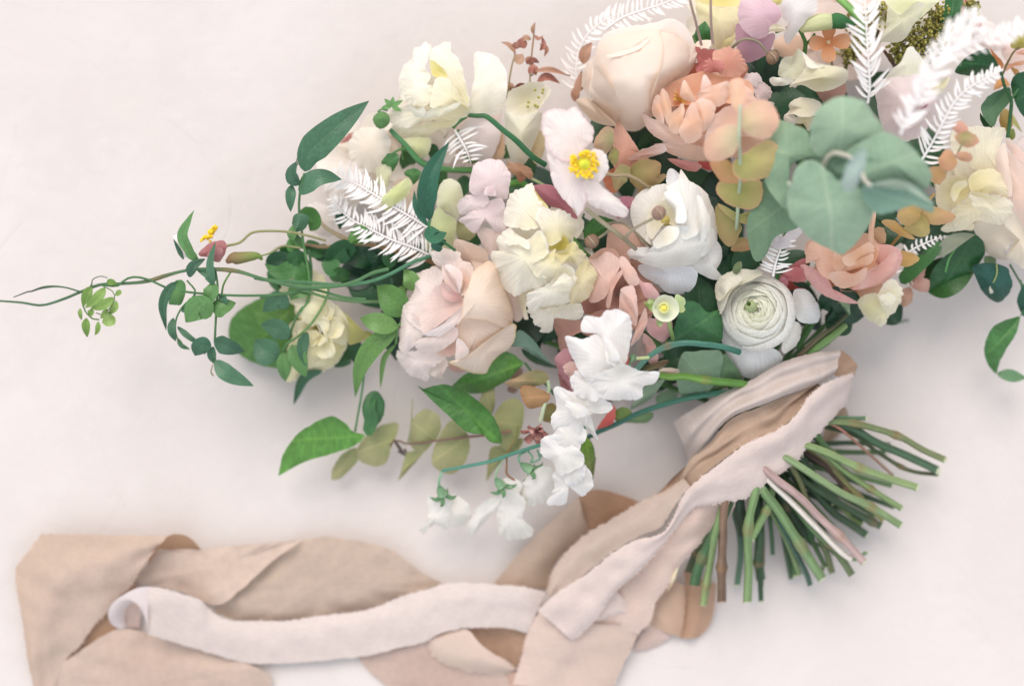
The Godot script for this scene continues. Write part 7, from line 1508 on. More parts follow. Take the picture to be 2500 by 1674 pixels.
	jasmine(t, [["-157.4,10.6,48 -164.6,5.5,50 -172.9,-2.0,46", 12.0, {"a": 0.6}], ["-149.8,-23.4,52 -156.2,-28.3,55 -167.1,-20.9,50", 8.0, {"a": 0.62}], ["-149.5,-3.3,50 -156.6,-9.5,53 -168.8,-12.1,48", 9.0], ["-153.3,6.2,50 -152.6,15.6,50 -152.7,26.1,44", 6.5, {"roll": 20}], ["-147.3,1.1,52 -142.9,10.6,52 -138.5,23.3,46", 7.8], ["-136.6,-7.7,54 -140.1,3.0,54 -138.4,15.6,50", 5.5, {"roll": 30}], ["-133.5,-37.3,56 -143.2,-34.5,58 -147.6,-28.4,54", 8.5, {"a": 0.6}]], bl)
	jasmine(t, [["-133.8,-40.9,54 -143.4,-48.3,57 -156.4,-47.2,54 -165.5,-52.9,52", 8.5], ["-120.9,-57.3,52 -120.0,-48.4,54 -115.9,-47.3,52", 8.0]], ["4f8a44", "457f42"])
	jasmine(t, [["-128.9,18.5,34 -142.3,23.7,30 -151.0,42.8,20", 5.5, {"roll": 40}]], ["4a7a58"])
	blade(t, "-123.6,16.0,26 -114.0,5.7,30 -107.6,5.7,30 -106.2,16.1,22", 9.0, C("3a6e3e", 0.8), {"fold": 0.3})

	t = thing("jasmine_sprig", "climbing jasmine shoot with one very large pointed leaf standing clear of the flowers", "vine", "-143.1,-98.4,30")
	tube(t, "-134.0,-109.5,84 -136.3,-102.6,82 -138.1,-95.4,78 -139.3,-86.5,72 -138.4,-75.3,68 -136.9,-61.2,64 -134.8,-46.9,60 -135.1,-29.6,56 -140.8,-21.1,52", [0.8, 0.9, 1.0], g1, C("6a9a58"))
	jasmine(t, [["-133.7,-110.4,84 -129.2,-122.1,92 -111.9,-137.4,96 -91.5,-155.4,90", 12.0, {"a": 0.58, "b": 0.9, "roll": -12, "n": 30}], ["-138.0,-96.4,80 -129.4,-104.3,84 -120.9,-107.1,84 -110.5,-106.1,78", 8.2, {"a": 0.62, "roll": 10}], ["-137.5,-102.1,82 -140.8,-105.2,84 -142.2,-109.9,84 -138.7,-117.5,84", 6.0, {"roll": 25}], ["-143.1,-102.6,78 -143.8,-94.3,80 -144.1,-85.2,76", 4.4, {"roll": 20}], ["-145.5,-67.3,66 -144.4,-71.5,68 -142.6,-79.3,66", 4.6, {"roll": 20}], ["-135.1,-75.5,70 -139.4,-79.1,74 -144.4,-78.0,70", 8.0, {"a": 0.7}], ["-137.4,-62.3,62 -142.9,-69.9,64 -142.7,-74.8,62", 4.0]], bl)
	jasmine(t, [["-138.9,-82.9,58 -135.7,-84.7,60 -131.7,-80.0,58 -134.7,-74.5,54", 8.5, {"a": 0.8}], ["-142.3,-61.6,58 -144.5,-65.3,60 -142.3,-70.3,58", 6.5]], ["5c9448"])
	tube(t, "-138.4,-114.7,84 -138.8,-117.7,86 -137.6,-119.6,86", [0.5, 0.4], C("8a9a80"), C("a09a80"), {"as": "tendril"})

	t = thing("jasmine_sprig", "slim upright jasmine leaf with a curled narrow partner, in front of the pink sweet pea", "vine", "-55.4,-82.5,40")
	jasmine(t, [["-52.0,-77.8,100 -53.8,-90.5,108 -50.5,-107.7,110 -39.6,-127.1,104", 8.2, {"a": 0.6, "roll": -14, "n": 26}], ["-53.5,-74.3,98 -58.0,-81.6,100 -61.1,-88.3,102 -62.0,-96.9,100", 3.8, {"roll": 35}], ["-53.0,-74.3,98 -49.8,-67.3,98 -41.6,-70.4,94", 7.5, {"a": 0.6, "roll": 30}], ["-47.4,-58.3,90 -47.3,-63.1,92 -42.0,-65.9,90", 6.0, {"a": 0.7, "roll": 35}]], ["37745a", "2f6a50", "3f7d5c"])
	tube(t, "-52.0,-77.9,99 -52.6,-74.3,98 -48.5,-67.5,95 -43.1,-64.0,92 -36.8,-59.7,86", [0.9, 1.0], C("4f8a58"), C("3f7a4c"))

	var low := ["3f7a40", "2f6638", "4a8848", "2a5c3a", "35704a"]
	sprig("small rounded leaves packed round the brown vine below the white ferns", "-119.3,-59.0,20", [
		["-122.5,-51.8,50 -118.1,-57.9,54 -109.3,-63.8,54 -108.8,-55.7,50", 8.1, {"a": 0.8}], ["-110.9,-54.3,40 -102.5,-58.5,44 -94.7,-53.6,44 -97.2,-46.0,38", 10.5, {"a": 0.8}], ["-95.0,-53.5,46 -91.8,-62.2,48 -85.5,-50.3,42", 5.6], ["-82.7,-50.0,46 -80.5,-58.8,48 -72.5,-54.1,44", 5.6], ["-165.3,-50.5,46 -157.8,-54.7,50 -148.6,-52.7,52 -140.2,-46.6,46", 6.8], ["-153.5,-54.5,46 -150.2,-61.2,48 -141.7,-64.3,46", 5.6], ["-137.5,-69.1,48 -132.6,-62.2,48 -123.3,-59.5,44", 5.6], ["-132.1,-64.4,44 -125.9,-59.4,46 -121.5,-58.7,42", 6.2], ["-148.0,-52.0,56 -142.8,-56.7,58 -135.6,-54.0,54", 5.6], ["-124.3,-45.1,36 -115.1,-46.0,38 -107.6,-45.2,34", 5.6], ["-165.4,-40.2,34 -158.1,-43.1,36 -152.8,-38.3,32", 8.7], ["-141.8,-59.0,52 -136.9,-48.3,52 -138.2,-45.4,50", 3.7], ["-81.2,-51.8,40 -87.0,-44.8,42 -93.5,-36.2,36", 8.1], ["-118.3,-81.2,44 -114.1,-85.0,46 -116.6,-76.4,42", 4.3]], "", low)
	t = thing("mint_leaf", "soft hairy rounded green leaf resting on the lower white fern", "leaf", "-103.0,-71.6,40")
	sheet(t, "-108.6,-67.9,58 -106.2,-75.0,60 -100.6,-78.2,62 -94.8,-74.8,62 -92.8,-69.3,58 -97.5,-65.9,55 -103.3,-65.5,55", C("6a9c4c", 0.9), C("5f9448", 0.9), {"as": "leaf_blade", "mat": "leaf", "lift": 2.5, "base": "-107.4,-66.9,58", "leafuv": true})
	t = thing("brown_vine", "tan woody vine running from the far leaves in under the open blush rose", "vine", "-108.1,-67.4,30")
	tube(t, "-164.4,-55.3,40 -162.0,-61.6,42 -153.5,-64.8,46 -139.1,-65.8,50 -125.2,-63.9,52 -105.4,-66.5,54 -90.7,-64.6,54 -76.1,-60.8,54 -61.6,-57.6,52 -49.1,-52.4,48", [0.9, 1.2, 1.6, 1.9], C("a08a68"), C("8a6a48"), {"bump": 0.2})
	tube(t, "-133.1,-87.1,44 -125.9,-78.1,46 -115.9,-72.0,48 -105.8,-67.0,50", [1.2, 1.6], C("c9b898"), C("a8946e"))
	t = thing("jasmine_vine", "second jasmine runner looping from the yellow lisianthus under the open blush rose", "vine", "-98.0,-40.4,30")
	tube(t, "-171.0,-43.1,58 -162.9,-41.8,60 -133.2,-39.7,64 -113.7,-38.1,66 -94.2,-40.0,68 -79.6,-45.2,70 -65.2,-52.9,70 -54.9,-56.7,66 -46.5,-60.5,60", [1.1, 1.2, 1.3], g1, C("4f8466"))
	tube(t, "-167.8,-30.1,54 -148.7,-33.2,58 -137.7,-34.5,60 -124.1,-30.4,60 -104.9,-27.6,58 -88.8,-27.4,54", [1.0, 1.1], g1, C("6a8a5c"))

	t = thing("leafy_sprig", "three fresh green pointed leaves against the side of the open blush rose", "leaves", "-89.2,-12.5,20")
	jasmine(t, [["-69.8,-17.5,62 -75.1,-24.3,66 -81.9,-31.5,66 -89.6,-37.8,60", 11.8, {"a": 0.8, "roll": 8, "long": true}], ["-75.2,-10.4,62 -85.0,-12.5,66 -92.5,-14.4,66 -100.9,-16.6,60", 8.6, {"a": 0.78, "roll": -6, "long": true}], ["-76.2,-9.5,60 -91.6,1.7,62 -100.8,16.7,58 -105.4,36.6,48", 8.5, {"a": 0.62, "roll": 15, "long": true}], ["-77.3,0.5,54 -85.5,10.5,54 -88.7,30.9,46", 3.0, {"roll": 40}], ["-66.0,-34.3,64 -66.3,-41.5,68 -71.2,-48.4,66", 7.5], ["-71.2,-30.7,60 -73.1,-34.4,60 -71.4,-37.6,58", 4.5]], ["6f9c50", "639348", "7aa65a"])
	tube(t, "-71.2,-15.1,60 -75.6,-10.5,60 -77.2,0.5,56", [0.8, 0.9], C("7aa060"), C("5a8a50"))
	tube(t, "-98.9,21.9,52 -101.4,35.9,46 -103.9,46.4,40 -106.9,60.1,34", [0.7, 0.8], C("5f8a5c"), C("5a8458"), {"as": "tendril"})

	t = thing("glossy_leaf", "glossy green leaf with a drawn-out tip, farthest from the ribbon and touching the eucalyptus", "leaf", "-133.4,69.4,20")
	sheet(t, "-159.7,90.8,30! -155.8,76.0,36 -143.8,60.5,42 -127.6,51.2,44 -119.7,49.3,44 -111.6,55.3,40 -108.0,59.9,38 -99.3,62.3,36! -106.9,69.8,36 -123.6,75.4,36 -141.8,81.2,34", C("5f9a40", 0.85), C("6aa446", 0.85), {"as": "leaf_blade", "mat": "leaf", "mid": "-128.4,64.3,38", "base": "-99.3,62.3,36", "leafuv": true, "n": 56, "und": 1.8, "var": 0.2})
	blade(t, "-99.0,62.5,36 -95.0,52.7,40 -96.4,43.7,42 -94.4,36.2,40 -88.9,35.0,38", 5.5, C("4a7f4a", 0.85), {"roll": 25, "b": 0.4})
	sheet(t, "-99.3,61.9,36 -95.5,52.7,40 -96.4,45.0,42 -94.8,36.7,42 -89.8,34.2,42 -85.9,40.2,40 -87.3,49.0,38 -93.5,58.7,36", C("4a8048", 0.85), C("3f7644", 0.85), {"as": "leaf_blade", "mat": "leaf", "lift": 2.0, "n": 40})
	tube(t, "-100.1,43.8,40 -96.8,43.8,41 -95.3,45.6,42", [0.5, 0.4], C("7a9a78"), C("7a9a78"), {"as": "tendril"})

	t = thing("speckled_leaf", "long dark green leaf flecked with pale holes, across the olive eucalyptus", "leaf", "-33.0,49.4,30")
	sheet(t, "-63.0,28.2,58! -59.1,30.4,60 -45.4,27.1,66 -31.7,31.4,68 -21.6,38.9,66 -13.0,47.8,62 -8.0,58.0,58 -6.8,67.4,52! -14.6,66.0,54 -19.5,60.5,58 -29.5,59.2,58 -40.8,49.5,58 -52.0,39.2,58", C("5c963e", 0.8), C("467f38", 0.8), {"as": "leaf_blade", "mat": "leaf", "mid": "-29.5,45.5,58", "base": "-6.8,67.4,52", "leafuv": true, "n": 56, "und": 1.6, "var": 0.25})
	t = thing("speckled_leaf", "broad green leaf tucked half under the turned-back petal of the open blush rose", "leaf", "-16.4,21.3,20")
	sheet(t, "-40.7,29.0,44! -31.0,20.7,50 -19.7,16.9,52 -12.1,11.2,54 -3.0,5.9,54 8.3,13.1,50! -0.8,23.3,46 -11.0,29.4,42 -25.0,34.6,40", C("6a9f48", 0.85), C("568e42", 0.85), {"as": "leaf_blade", "mat": "leaf", "mid": "-15.9,21.9,51", "base": "8.3,13.1,50", "leafuv": true, "n": 50, "var": 0.2})
	tube(t, "8.3,13.1,50 15.6,21.9,50 23.1,28.2,52 28.1,34.5,52", [0.8, 0.9], C("4f7a48"), C("3f6a44"))

	var eo := C("b3b37e", 0.95)
	var ep := C("bcb888", 0.95)
	t = thing("olive_eucalyptus", "olive green eucalyptus spray with round veined leaves low on the board under the speckled leaf", "eucalyptus", "-53.4,70.1,10", "eucalyptus sprays")
	for q in [["-125.7,95.0,14! -124.4,87.9,17 -117.6,77.1,22 -108.2,71.7,25 -105.4,76.9,24 -107.3,82.6,21 -118.3,93.2,16", "-107.0,73.7,24"], ["-107.0,73.7,24 -100.1,63.7,28 -88.1,55.7,32 -77.9,54.8,32 -79.0,63.6,30 -83.2,72.8,27 -86.4,82.2,23 -94.3,85.2,21 -104.7,81.3,21", "-81.9,66.1,30"], ["-79.6,96.3,14! -74.9,82.4,20 -71.8,75.0,24 -60.9,73.9,26 -65.7,81.2,22 -73.8,90.5,17", "-60.9,73.9,26"], ["-69.7,56.9,34 -64.7,48.0,37 -57.0,44.9,38 -49.1,50.3,37 -48.5,59.5,34 -54.6,69.0,29 -62.9,75.8,25 -69.8,69.1,28", "-52.2,66.1,31"], ["-55.2,80.8,24 -52.3,68.7,30 -42.0,52.7,36 -31.2,59.1,36 -28.8,72.4,32 -34.1,84.5,26 -42.3,90.3,22 -52.1,86.4,22", "-30.9,64.6,34"], ["-12.9,51.4,40 -7.1,41.1,44 1.7,37.0,46 7.7,42.3,46 7.1,56.4,42 3.3,66.9,37 -3.1,72.5,34 -8.2,69.7,34 -10.4,59.2,38", "6.2,55.1,43"], ["-22.5,40.2,36 -18.0,29.2,38 -12.0,29.5,40 -12.1,45.3,36 -16.2,48.6,34 -21.3,44.3,34", "-13.6,47.9,35"], ["-18.1,96.7,14! -14.8,72.9,26 -6.0,69.7,30 7.1,64.3,34 4.6,72.8,30 -7.9,82.2,23", "6.2,65.9,34"]]:
		sheet(t, q[0], C("a3a873", 0.95), eo if rng.randf() < 0.5 else ep, {"as": "leaf", "mat": "glaucous", "lift": 2.0, "base": q[1], "leafuv": true, "und": 2.0, "n": 44})
	tube(t, "-83.2,70.0,30 -79.2,66.1,31 -72.7,68.6,32 -62.4,68.2,33 -52.1,66.5,34 -30.2,63.7,37 -18.6,62.3,40 -0.8,59.5,44", [0.7, 0.9, 1.1], C("7a6458"), C("8a6c5c"))
	tube(t, "-80.5,66.1,31 -76.9,72.1,28 -74.0,76.9,24", [0.9, 1.1, 0.7], C("5a4a40"), C("4a3c36"), {"as": "tendril", "bump": 0.4})
	tube(t, "-71.4,68.6,32 -68.5,56.5,40 -66.6,37.1,50", [0.6, 0.7, 0.4], C("9aa07c"), C("b0a888"), {"as": "tendril"})
	tube(t, "-74.0,73.0,24 -72.2,77.7,22 -78.5,74.3,24", [0.8, 0.7], C("5a4a40"), C("4a3c36"), {"as": "tendril"})

	t = thing("olive_eucalyptus", "little peach tinted eucalyptus leaves beside the dried dusty rose flower head", "eucalyptus", "16.5,34.6,20", "eucalyptus sprays")
	sheet(t, "5.5,33.9,66 5.9,28.9,69 9.4,27.9,71 18.3,30.1,72 25.0,34.6,70 22.0,40.1,67 15.8,42.9,64 10.4,43.0,63", C("c39a70"), C("bc9468"), {"as": "leaf", "mat": "glaucous", "lift": 2.0, "ce": C("d08a60"), "base": "24.6,34.6,70", "leafuv": true})
	sheet(t, "-4.9,27.1,54 4.1,22.4,58 13.1,18.3,62 22.0,18.9,64 24.1,25.0,62 15.9,28.7,58 6.0,30.7,54", C("a0a070"), C("b59a78"), {"as": "leaf", "mat": "glaucous", "lift": 2.0, "base": "23.9,25.0,62", "leafuv": true})
	sheet(t, "18.7,49.9,50 22.3,41.6,54 27.7,40.1,56 30.9,46.1,54 27.9,53.7,48", C("8f8f5a"), C("a38c5e"), {"as": "leaf", "mat": "glaucous", "lift": 1.0, "n": 32})
	sheet(t, "-1.3,25.8,34 0.6,18.3,36 7.0,17.4,36 7.0,23.9,34 2.4,34.2,30 -3.2,32.4,30", C("b08a78"), C("bc9a88"), {"as": "leaf", "mat": "glaucous", "lift": 1.0, "n": 32})

	t = thing("sage_leaf", "folded grey green leaf in the gap between the open blush rose and the dusky petals", "leaf", "12.2,3.1,20")
	sheet(t, "-1.4,1.5,52 4.8,-8.5,58 14.2,-2.0,58 20.5,6.8,54 25.9,13.7,50 14.3,8.1,52 6.7,3.0,54", C("7f9f8a", 0.9), C("8aa892", 0.9), {"as": "leaf_blade", "mat": "glaucous", "lift": 1.0})
	sheet(t, "6.2,3.7,46 14.4,7.5,48 24.5,13.2,46 32.2,17.0,42 22.1,15.8,40 10.6,10.7,42", C("4f7a54", 0.8), C("456f4e", 0.8), {"as": "leaf_blade", "mat": "leaf", "lift": 1.0, "n": 36})

	t = thing("glossy_leaf", "dark glossy leaf with a wavy edge just beside the round white ranunculus", "leaf", "122.0,-9.8,40")
	sheet(t, "98.6,2.4,66! 103.4,-3.3,74 106.5,-14.4,82 109.1,-25.0,86 114.1,-27.3,86 120.5,-25.5,84 127.1,-20.0,80 134.8,-21.1,76 137.6,-11.5,74 136.9,-1.2,72 127.4,-0.2,70 113.1,-1.2,70", C("3f7a4c", 0.75), C("47804a", 0.75), {"as": "leaf_blade", "mat": "leaf", "mid": "121.0,-12.4,80", "base": "99.1,1.9,66", "leafuv": true, "n": 56, "und": 2.0, "var": 0.2})
	t = thing("ivy_leaf", "green leaf behind the dark seed pod between lisianthus and mauve petal", "leaf", "57.3,-75.5,40")
	sheet(t, "47.2,-68.9,72 48.6,-77.0,74 55.1,-82.4,76 63.3,-80.9,76 69.7,-78.1,72 61.7,-71.1,70 53.6,-66.1,68", C("4f8a3c", 0.8), C("417a38", 0.8), {"as": "leaf_blade", "mat": "leaf", "lift": 2.0, "base": "48.2,-67.9,72", "leafuv": true})
	tube(t, "39.7,-68.3,80 43.7,-63.2,80 48.0,-58.4,76 52.4,-55.7,70", [1.0, 1.2], C("6a9a4c"), C("4f7f40"))

	t = thing("silver_dollar_leaves", "square-cut sage eucalyptus leaves at the ribbon's upper edge under the round ranunculus", "eucalyptus", "128.6,22.3,30", "eucalyptus sprays")
	sheet(t, "109.3,26.9,58 109.9,14.3,62 112.5,6.5,66 119.5,5.5,68 127.2,4.9,68 138.8,6.5,66 137.3,21.6,60 131.9,31.2,54 122.6,34.4,52 114.4,36.0,50", C("8aa88a", 0.9), C("94b090", 0.9), {"as": "leaf", "mat": "glaucous", "mid": "121.8,19.4,66", "base": "131.9,31.2,54", "leafuv": true, "n": 52})
	sheet(t, "137.4,21.7,58 139.1,7.0,64 147.5,14.3,60 152.6,21.7,54 146.7,23.9,52", C("7a9c74", 0.85), C("84a47c", 0.85), {"as": "leaf", "mat": "glaucous", "lift": 1.0, "n": 34})
	sheet(t, "130.5,31.3,48 138.3,23.9,52 150.9,19.7,52 154.7,26.1,48 143.4,30.4,46", C("8fae7a", 0.85), C("86a672", 0.85), {"as": "leaf", "mat": "glaucous", "lift": 1.0, "n": 34})
	sheet(t, "80.1,45.2,40 84.3,35.6,46 89.2,29.2,50 102.1,23.7,52 97.8,31.3,48 93.0,37.8,44", C("9ab294", 0.9), C("a5ba9c", 0.9), {"as": "leaf", "mat": "glaucous", "lift": 1.5, "n": 40})
	sheet(t, "97.4,35.8,42 105.4,31.4,46 112.0,35.7,44 106.1,42.2,40 98.7,41.2,40", C("7f9c78", 0.85), C("88a480", 0.85), {"as": "leaf", "mat": "glaucous", "lift": 1.0, "n": 34})
	sheet(t, "89.2,16.6,50 97.2,12.3,54 108.7,11.3,54 110.0,15.5,52 100.8,17.6,50", C("b5a68a"), C("c2b49a"), {"as": "leaf", "mat": "glaucous", "lift": 1.0, "n": 30})
	sheet(t, "71.1,52.9,30 82.5,49.5,34 95.5,47.1,36 93.7,53.7,30 80.0,54.7,26", C("8fae7c", 0.85), C("84a472", 0.85), {"as": "leaf", "mat": "glaucous", "lift": 1.0, "n": 30})
	t = thing("teal_stem", "arched teal stem crossing the dark leaf towards the ribbon", "stem", "105.0,2.9,50")
	tube(t, "82.2,17.6,64 85.3,13.2,70 90.2,7.9,78 99.2,2.3,84 111.1,-0.0,86 121.5,0.6,84 135.7,2.3,80 149.0,6.0,70", [1.8, 2.0, 2.1], C("6a9a88", 0.85), C("3f7a68", 0.8), {"nodes": [0.38]})
	t = thing("teal_stem", "long teal stem running down under the ribbon from the lowest white blossoms", "stem", "95.3,47.4,30")
	tube(t, "51.0,63.9,40 60.2,59.2,42 72.4,53.7,44 84.3,47.3,48 99.2,41.8,52 115.8,37.1,54 132.5,34.1,54 148.1,32.6,52", [1.6, 1.8, 2.0], C("2f6258", 0.8), C("4f8a70", 0.8))
	t = thing("green_branch", "knotted bright green stalk lying across the sage leaves into the ribbon", "stem", "122.0,23.1,40")
	tube(t, "96.5,21.0,66 103.8,22.4,70 112.9,21.9,71 128.5,24.5,70 149.0,26.7,64 162.4,28.9,58", [2.2, 2.4, 2.6, 2.4], C("6f9a44", 0.85), C("5a8a40", 0.85), {"nodes": [0.45]})
	sheet(t, "96.3,18.3,68 100.8,16.3,69 109.2,17.3,68 109.9,19.9,66 102.2,20.4,66", C("e6cbb6"), C("eed8c8"), {"lift": 1.0, "n": 28})
	tube(t, "83.1,19.5,60 90.8,16.3,66 99.1,13.7,66 103.7,12.4,62", [1.2, 2.4, 1.8, 0.6], C("4f5a38"), C("7a5a40"), {"as": "bract"})
	t = thing("red_petal", "single coral red petal under the white sweet pea near the teal stem", "petal", "65.3,53.4,20")
	sheet(t, "57.5,58.7,40 58.7,54.8,44 62.5,49.1,48 67.7,41.6,52 69.7,46.3,50 68.6,52.4,46 63.1,58.7,40", C("d4605a"), C("de7a70"), {"lift": 2.0, "n": 36})
	sheet(t, "68.1,46.5,46 75.1,42.6,50 80.8,46.4,48 77.4,52.1,44 70.1,52.5,44", C("6f8a3c", 0.85), C("84984a", 0.85), {"as": "sepal", "mat": "leaf", "lift": 1.0, "n": 30})
	t = thing("spotted_leaf", "small green and brown leaf between the lowest sweet pea petals and the ribbon loop", "leaf", "52.2,77.8,20")
	sheet(t, "45.4,67.6,44 49.8,63.0,48 54.3,68.3,48 56.2,79.5,44 54.4,93.4,38 51.2,86.1,42 47.3,77.5,46", C("6f9c30", 0.9), C("7a7a48", 0.9), {"as": "leaf_blade", "mat": "leaf", "lift": 2.0, "base": "49.8,63.0,48", "leafuv": true, "var": 0.3})

	var sg := C("a5c0a2", 0.95)
	var sh2 := C("9bb9a0", 0.95)
	t = thing("eucalyptus_leaves", "large silvery green heart shaped eucalyptus leaves standing highest over the bouquet", "eucalyptus", "212.6,-118.0,80", "eucalyptus sprays")
	sheet(t, "147.8,-73.3,106 151.7,-88.5,112 156.9,-101.8,116 163.4,-93.8,118 171.1,-84.0,118 175.4,-77.4,116 180.2,-72.8,112 165.6,-66.4,106 161.1,-55.0,98 154.6,-53.1,94", C("86a884", 0.9), C("90b08c", 0.9), {"as": "leaf", "mat": "glaucous", "mid": "161.2,-79.5,114", "base": "171.1,-86.9,118", "leafuv": true, "n": 52, "und": 2.5})
	sheet(t, "153.6,-123.9,138 157.5,-129.5,142 161.6,-133.8,144 169.1,-131.6,146 177.5,-126.9,148 178.8,-119.8,148 185.4,-112.2,146 177.5,-111.6,144 170.4,-108.7,142 168.2,-101.7,138 168.9,-82.4,130 160.3,-89.0,132 154.5,-100.4,134 155.1,-114.1,138", C("9abb9a"), C("a4c2a0"), {"as": "leaf", "mat": "glaucous", "mid": "166.5,-113.9,146", "base": "187.6,-107.8,146", "leafuv": true, "n": 60, "und": 2.5})
	sheet(t, "175.2,-121.9,164 175.1,-127.3,168 178.1,-135.1,172 184.2,-140.9,174 192.5,-143.4,174 201.9,-141.7,174 207.2,-138.3,174 212.0,-131.8,172 217.6,-123.6,170 214.4,-116.3,170 203.7,-114.0,170 195.7,-111.7,168 187.5,-110.2,166 181.3,-109.6,164 176.3,-116.0,162", sg, C("abc6a8"), {"as": "leaf", "mat": "glaucous", "mid": "191.6,-125.8,178", "base": "191.4,-111.0,168", "leafuv": true, "n": 64, "und": 2.0})
	sheet(t, "163.2,-87.9,160 164.5,-93.5,164 166.4,-101.6,166 172.1,-107.0,170 179.9,-104.5,172 189.5,-95.1,174 198.6,-93.3,174 206.4,-86.2,172 212.2,-78.8,168 209.6,-66.6,160 203.6,-57.7,154 198.0,-52.3,150! 180.1,-60.8,154 169.4,-70.0,156 164.3,-76.5,158", C("9fbda0"), C("a9c4a6"), {"as": "leaf", "mat": "glaucous", "mid": "185.8,-80.0,170", "base": "181.2,-102.9,170", "leafuv": true, "n": 64, "und": 2.4})
	sheet(t, "194.5,-110.9,172 205.4,-117.9,177 215.3,-122.4,178 226.5,-117.3,178 236.4,-108.9,176 244.4,-100.1,172 245.3,-94.0,170 241.3,-90.2,168 228.2,-94.9,172 213.2,-94.0,174 204.6,-97.3,174 203.4,-105.8,174", C("9bbb9e"), sg, {"as": "leaf", "mat": "glaucous", "mid": "219.1,-104.3,180", "base": "203.6,-98.3,174", "leafuv": true, "n": 60, "und": 2.0})
	sheet(t, "202.1,-88.7,180 207.9,-93.1,184 225.3,-93.3,182 236.7,-90.0,178 246.1,-81.5,170 246.5,-76.4,166 236.5,-80.6,170 224.5,-77.2,170 213.7,-75.3,172 205.7,-80.9,176", C("86aa96"), C("92b49e"), {"as": "leaf", "mat": "glaucous", "lift": -4.0, "base": "202.5,-90.6,182", "leafuv": true, "n": 56})
	sheet(t, "205.6,-90.3,188 211.9,-92.4,191 219.2,-93.0,192 229.5,-90.1,188 240.8,-84.2,178 246.0,-80.6,172 234.6,-84.3,182 223.1,-89.2,187 213.6,-89.7,188", C("bccfb6"), C("c6d6be"), {"as": "leaf", "mat": "glaucous", "lift": 1.0, "n": 44})
	sheet(t, "186.1,-88.2,200 186.3,-96.9,206 191.1,-105.0,210 197.2,-107.4,210 197.5,-97.8,206 194.1,-88.2,200 191.7,-85.3,196", C("b6ccc0"), C("c2d4c8"), {"as": "leaf", "mat": "glaucous", "lift": 2.0, "base": "195.6,-106.2,210", "leafuv": true})
	sheet(t, "188.0,-106.4,164 192.7,-108.7,166 197.8,-107.4,166 196.6,-100.3,164 191.0,-101.4,162", C("84a78c"), C("8fb094"), {"as": "leaf", "mat": "glaucous", "lift": -2.0, "n": 32})
	sheet(t, "178.7,-123.0,138 189.4,-125.1,142 203.5,-115.4,142 214.7,-101.4,140 210.3,-91.2,136 196.5,-94.1,134 185.4,-103.7,136", C("7ea084", 0.9), C("88a88c", 0.9), {"as": "leaf", "mat": "glaucous", "lift": -2.0})
	tube(t, "170.6,-79.1,150 167.1,-87.7,158 163.1,-94.4,164", [1.2, 1.1], C("c2c8b0"), C("c2c8b4"))
	tube(t, "183.2,-103.4,164 184.5,-108.0,168 187.0,-110.5,172 190.4,-109.8,176 196.2,-106.7,180 200.3,-100.5,184 201.8,-93.3,188 205.1,-89.5,190", [1.4, 1.5, 1.3, 1.1], C("b5b4a0"), C("d2cdbc"))

	var fw := C("f7f2ef", 0.95)
	t = thing("white_fern", "bleached white fern frond standing upright between the freesia and the pale pink blossom", "fern", "235.6,-188.4,60", "bleached white ferns")
	frond(t, "221.7,-149.4,116 221.4,-157.9,122 219.3,-170.3,128 217.4,-183.0,132 216.2,-195.9,134 215.1,-213.8,134", 20, 16.5, 11.0, 1.08, fw, {"lean": 46.0})
	t = thing("white_fern", "bleached white fern frond with sharp leaflets slanting up beside the butter cream rose", "fern", "294.7,-159.4,60", "bleached white ferns")
	frond(t, "252.9,-110.4,118 259.3,-123.2,124 263.8,-134.0,130 270.6,-147.7,134 279.8,-156.3,136 291.2,-162.4,134 301.1,-167.4,130", 24, 13.5, 6.0, 0.94, fw, {"lean": 62.0})
	t = thing("white_fern", "blurred bleached fern frond nearest the viewer, crossing the pale pink blossom", "fern", "270.8,-172.1,80", "bleached white ferns")
	frond(t, "225.6,-121.1,176 229.9,-133.6,182 234.1,-143.5,188 239.3,-153.6,192 243.0,-163.1,196 249.8,-173.4,198 257.7,-181.6,196 267.0,-188.4,190", 22, 13.0, 10.0, 1.37, fw, {"lean": 50.0})
	t = thing("white_fern", "bleached fern side frond pointing at the outer edge over the dark strap leaf", "fern", "304.4,-195.6,80", "bleached white ferns")
	frond(t, "252.4,-168.4,170 258.9,-170.5,172 268.3,-174.1,174 280.1,-177.7,176 290.9,-182.1,174 300.6,-186.7,168", 17, 9.5, 6.0, 1.01, fw, {"lean": 62.0})
	t = thing("white_fern", "small bleached fern tip lying by the dark leaves below the tan florets", "fern", "276.1,-62.4,30", "bleached white ferns")
	frond(t, "251.0,-42.9,58 254.6,-52.2,60 260.8,-58.8,62 266.7,-62.9,63 277.4,-67.6,62 290.2,-71.0,58", 14, 7.5, 2.2, 0.86, fw, {"lean": 70.0})
	t = thing("white_fern", "short bleached fern tuft in front of the raspberry bloom", "fern", "178.0,-56.9,50", "bleached white ferns")
	frond(t, "168.6,-43.2,84 169.4,-50.6,88 171.6,-58.5,90 174.2,-64.4,92 178.2,-69.4,92", 12, 11.0, 6.0, 0.79, fw, {"lean": 76.0})
	sheet(t, "163.5,-69.1,90 165.7,-68.9,92 169.8,-64.3,94 174.6,-69.2,95 179.8,-74.3,94 187.0,-75.7,92 186.2,-72.5,92 182.2,-66.4,92 175.2,-60.4,92 170.2,-59.9,92 166.5,-62.6,90", C("ebdfdf"), C("f3ecec"), {"lift": 1.0, "n": 44})
	t = thing("white_fern", "soft bleached fern frond lying over the blush petals near the pale green buds", "fern", "-92.1,-97.4,40", "bleached white ferns")
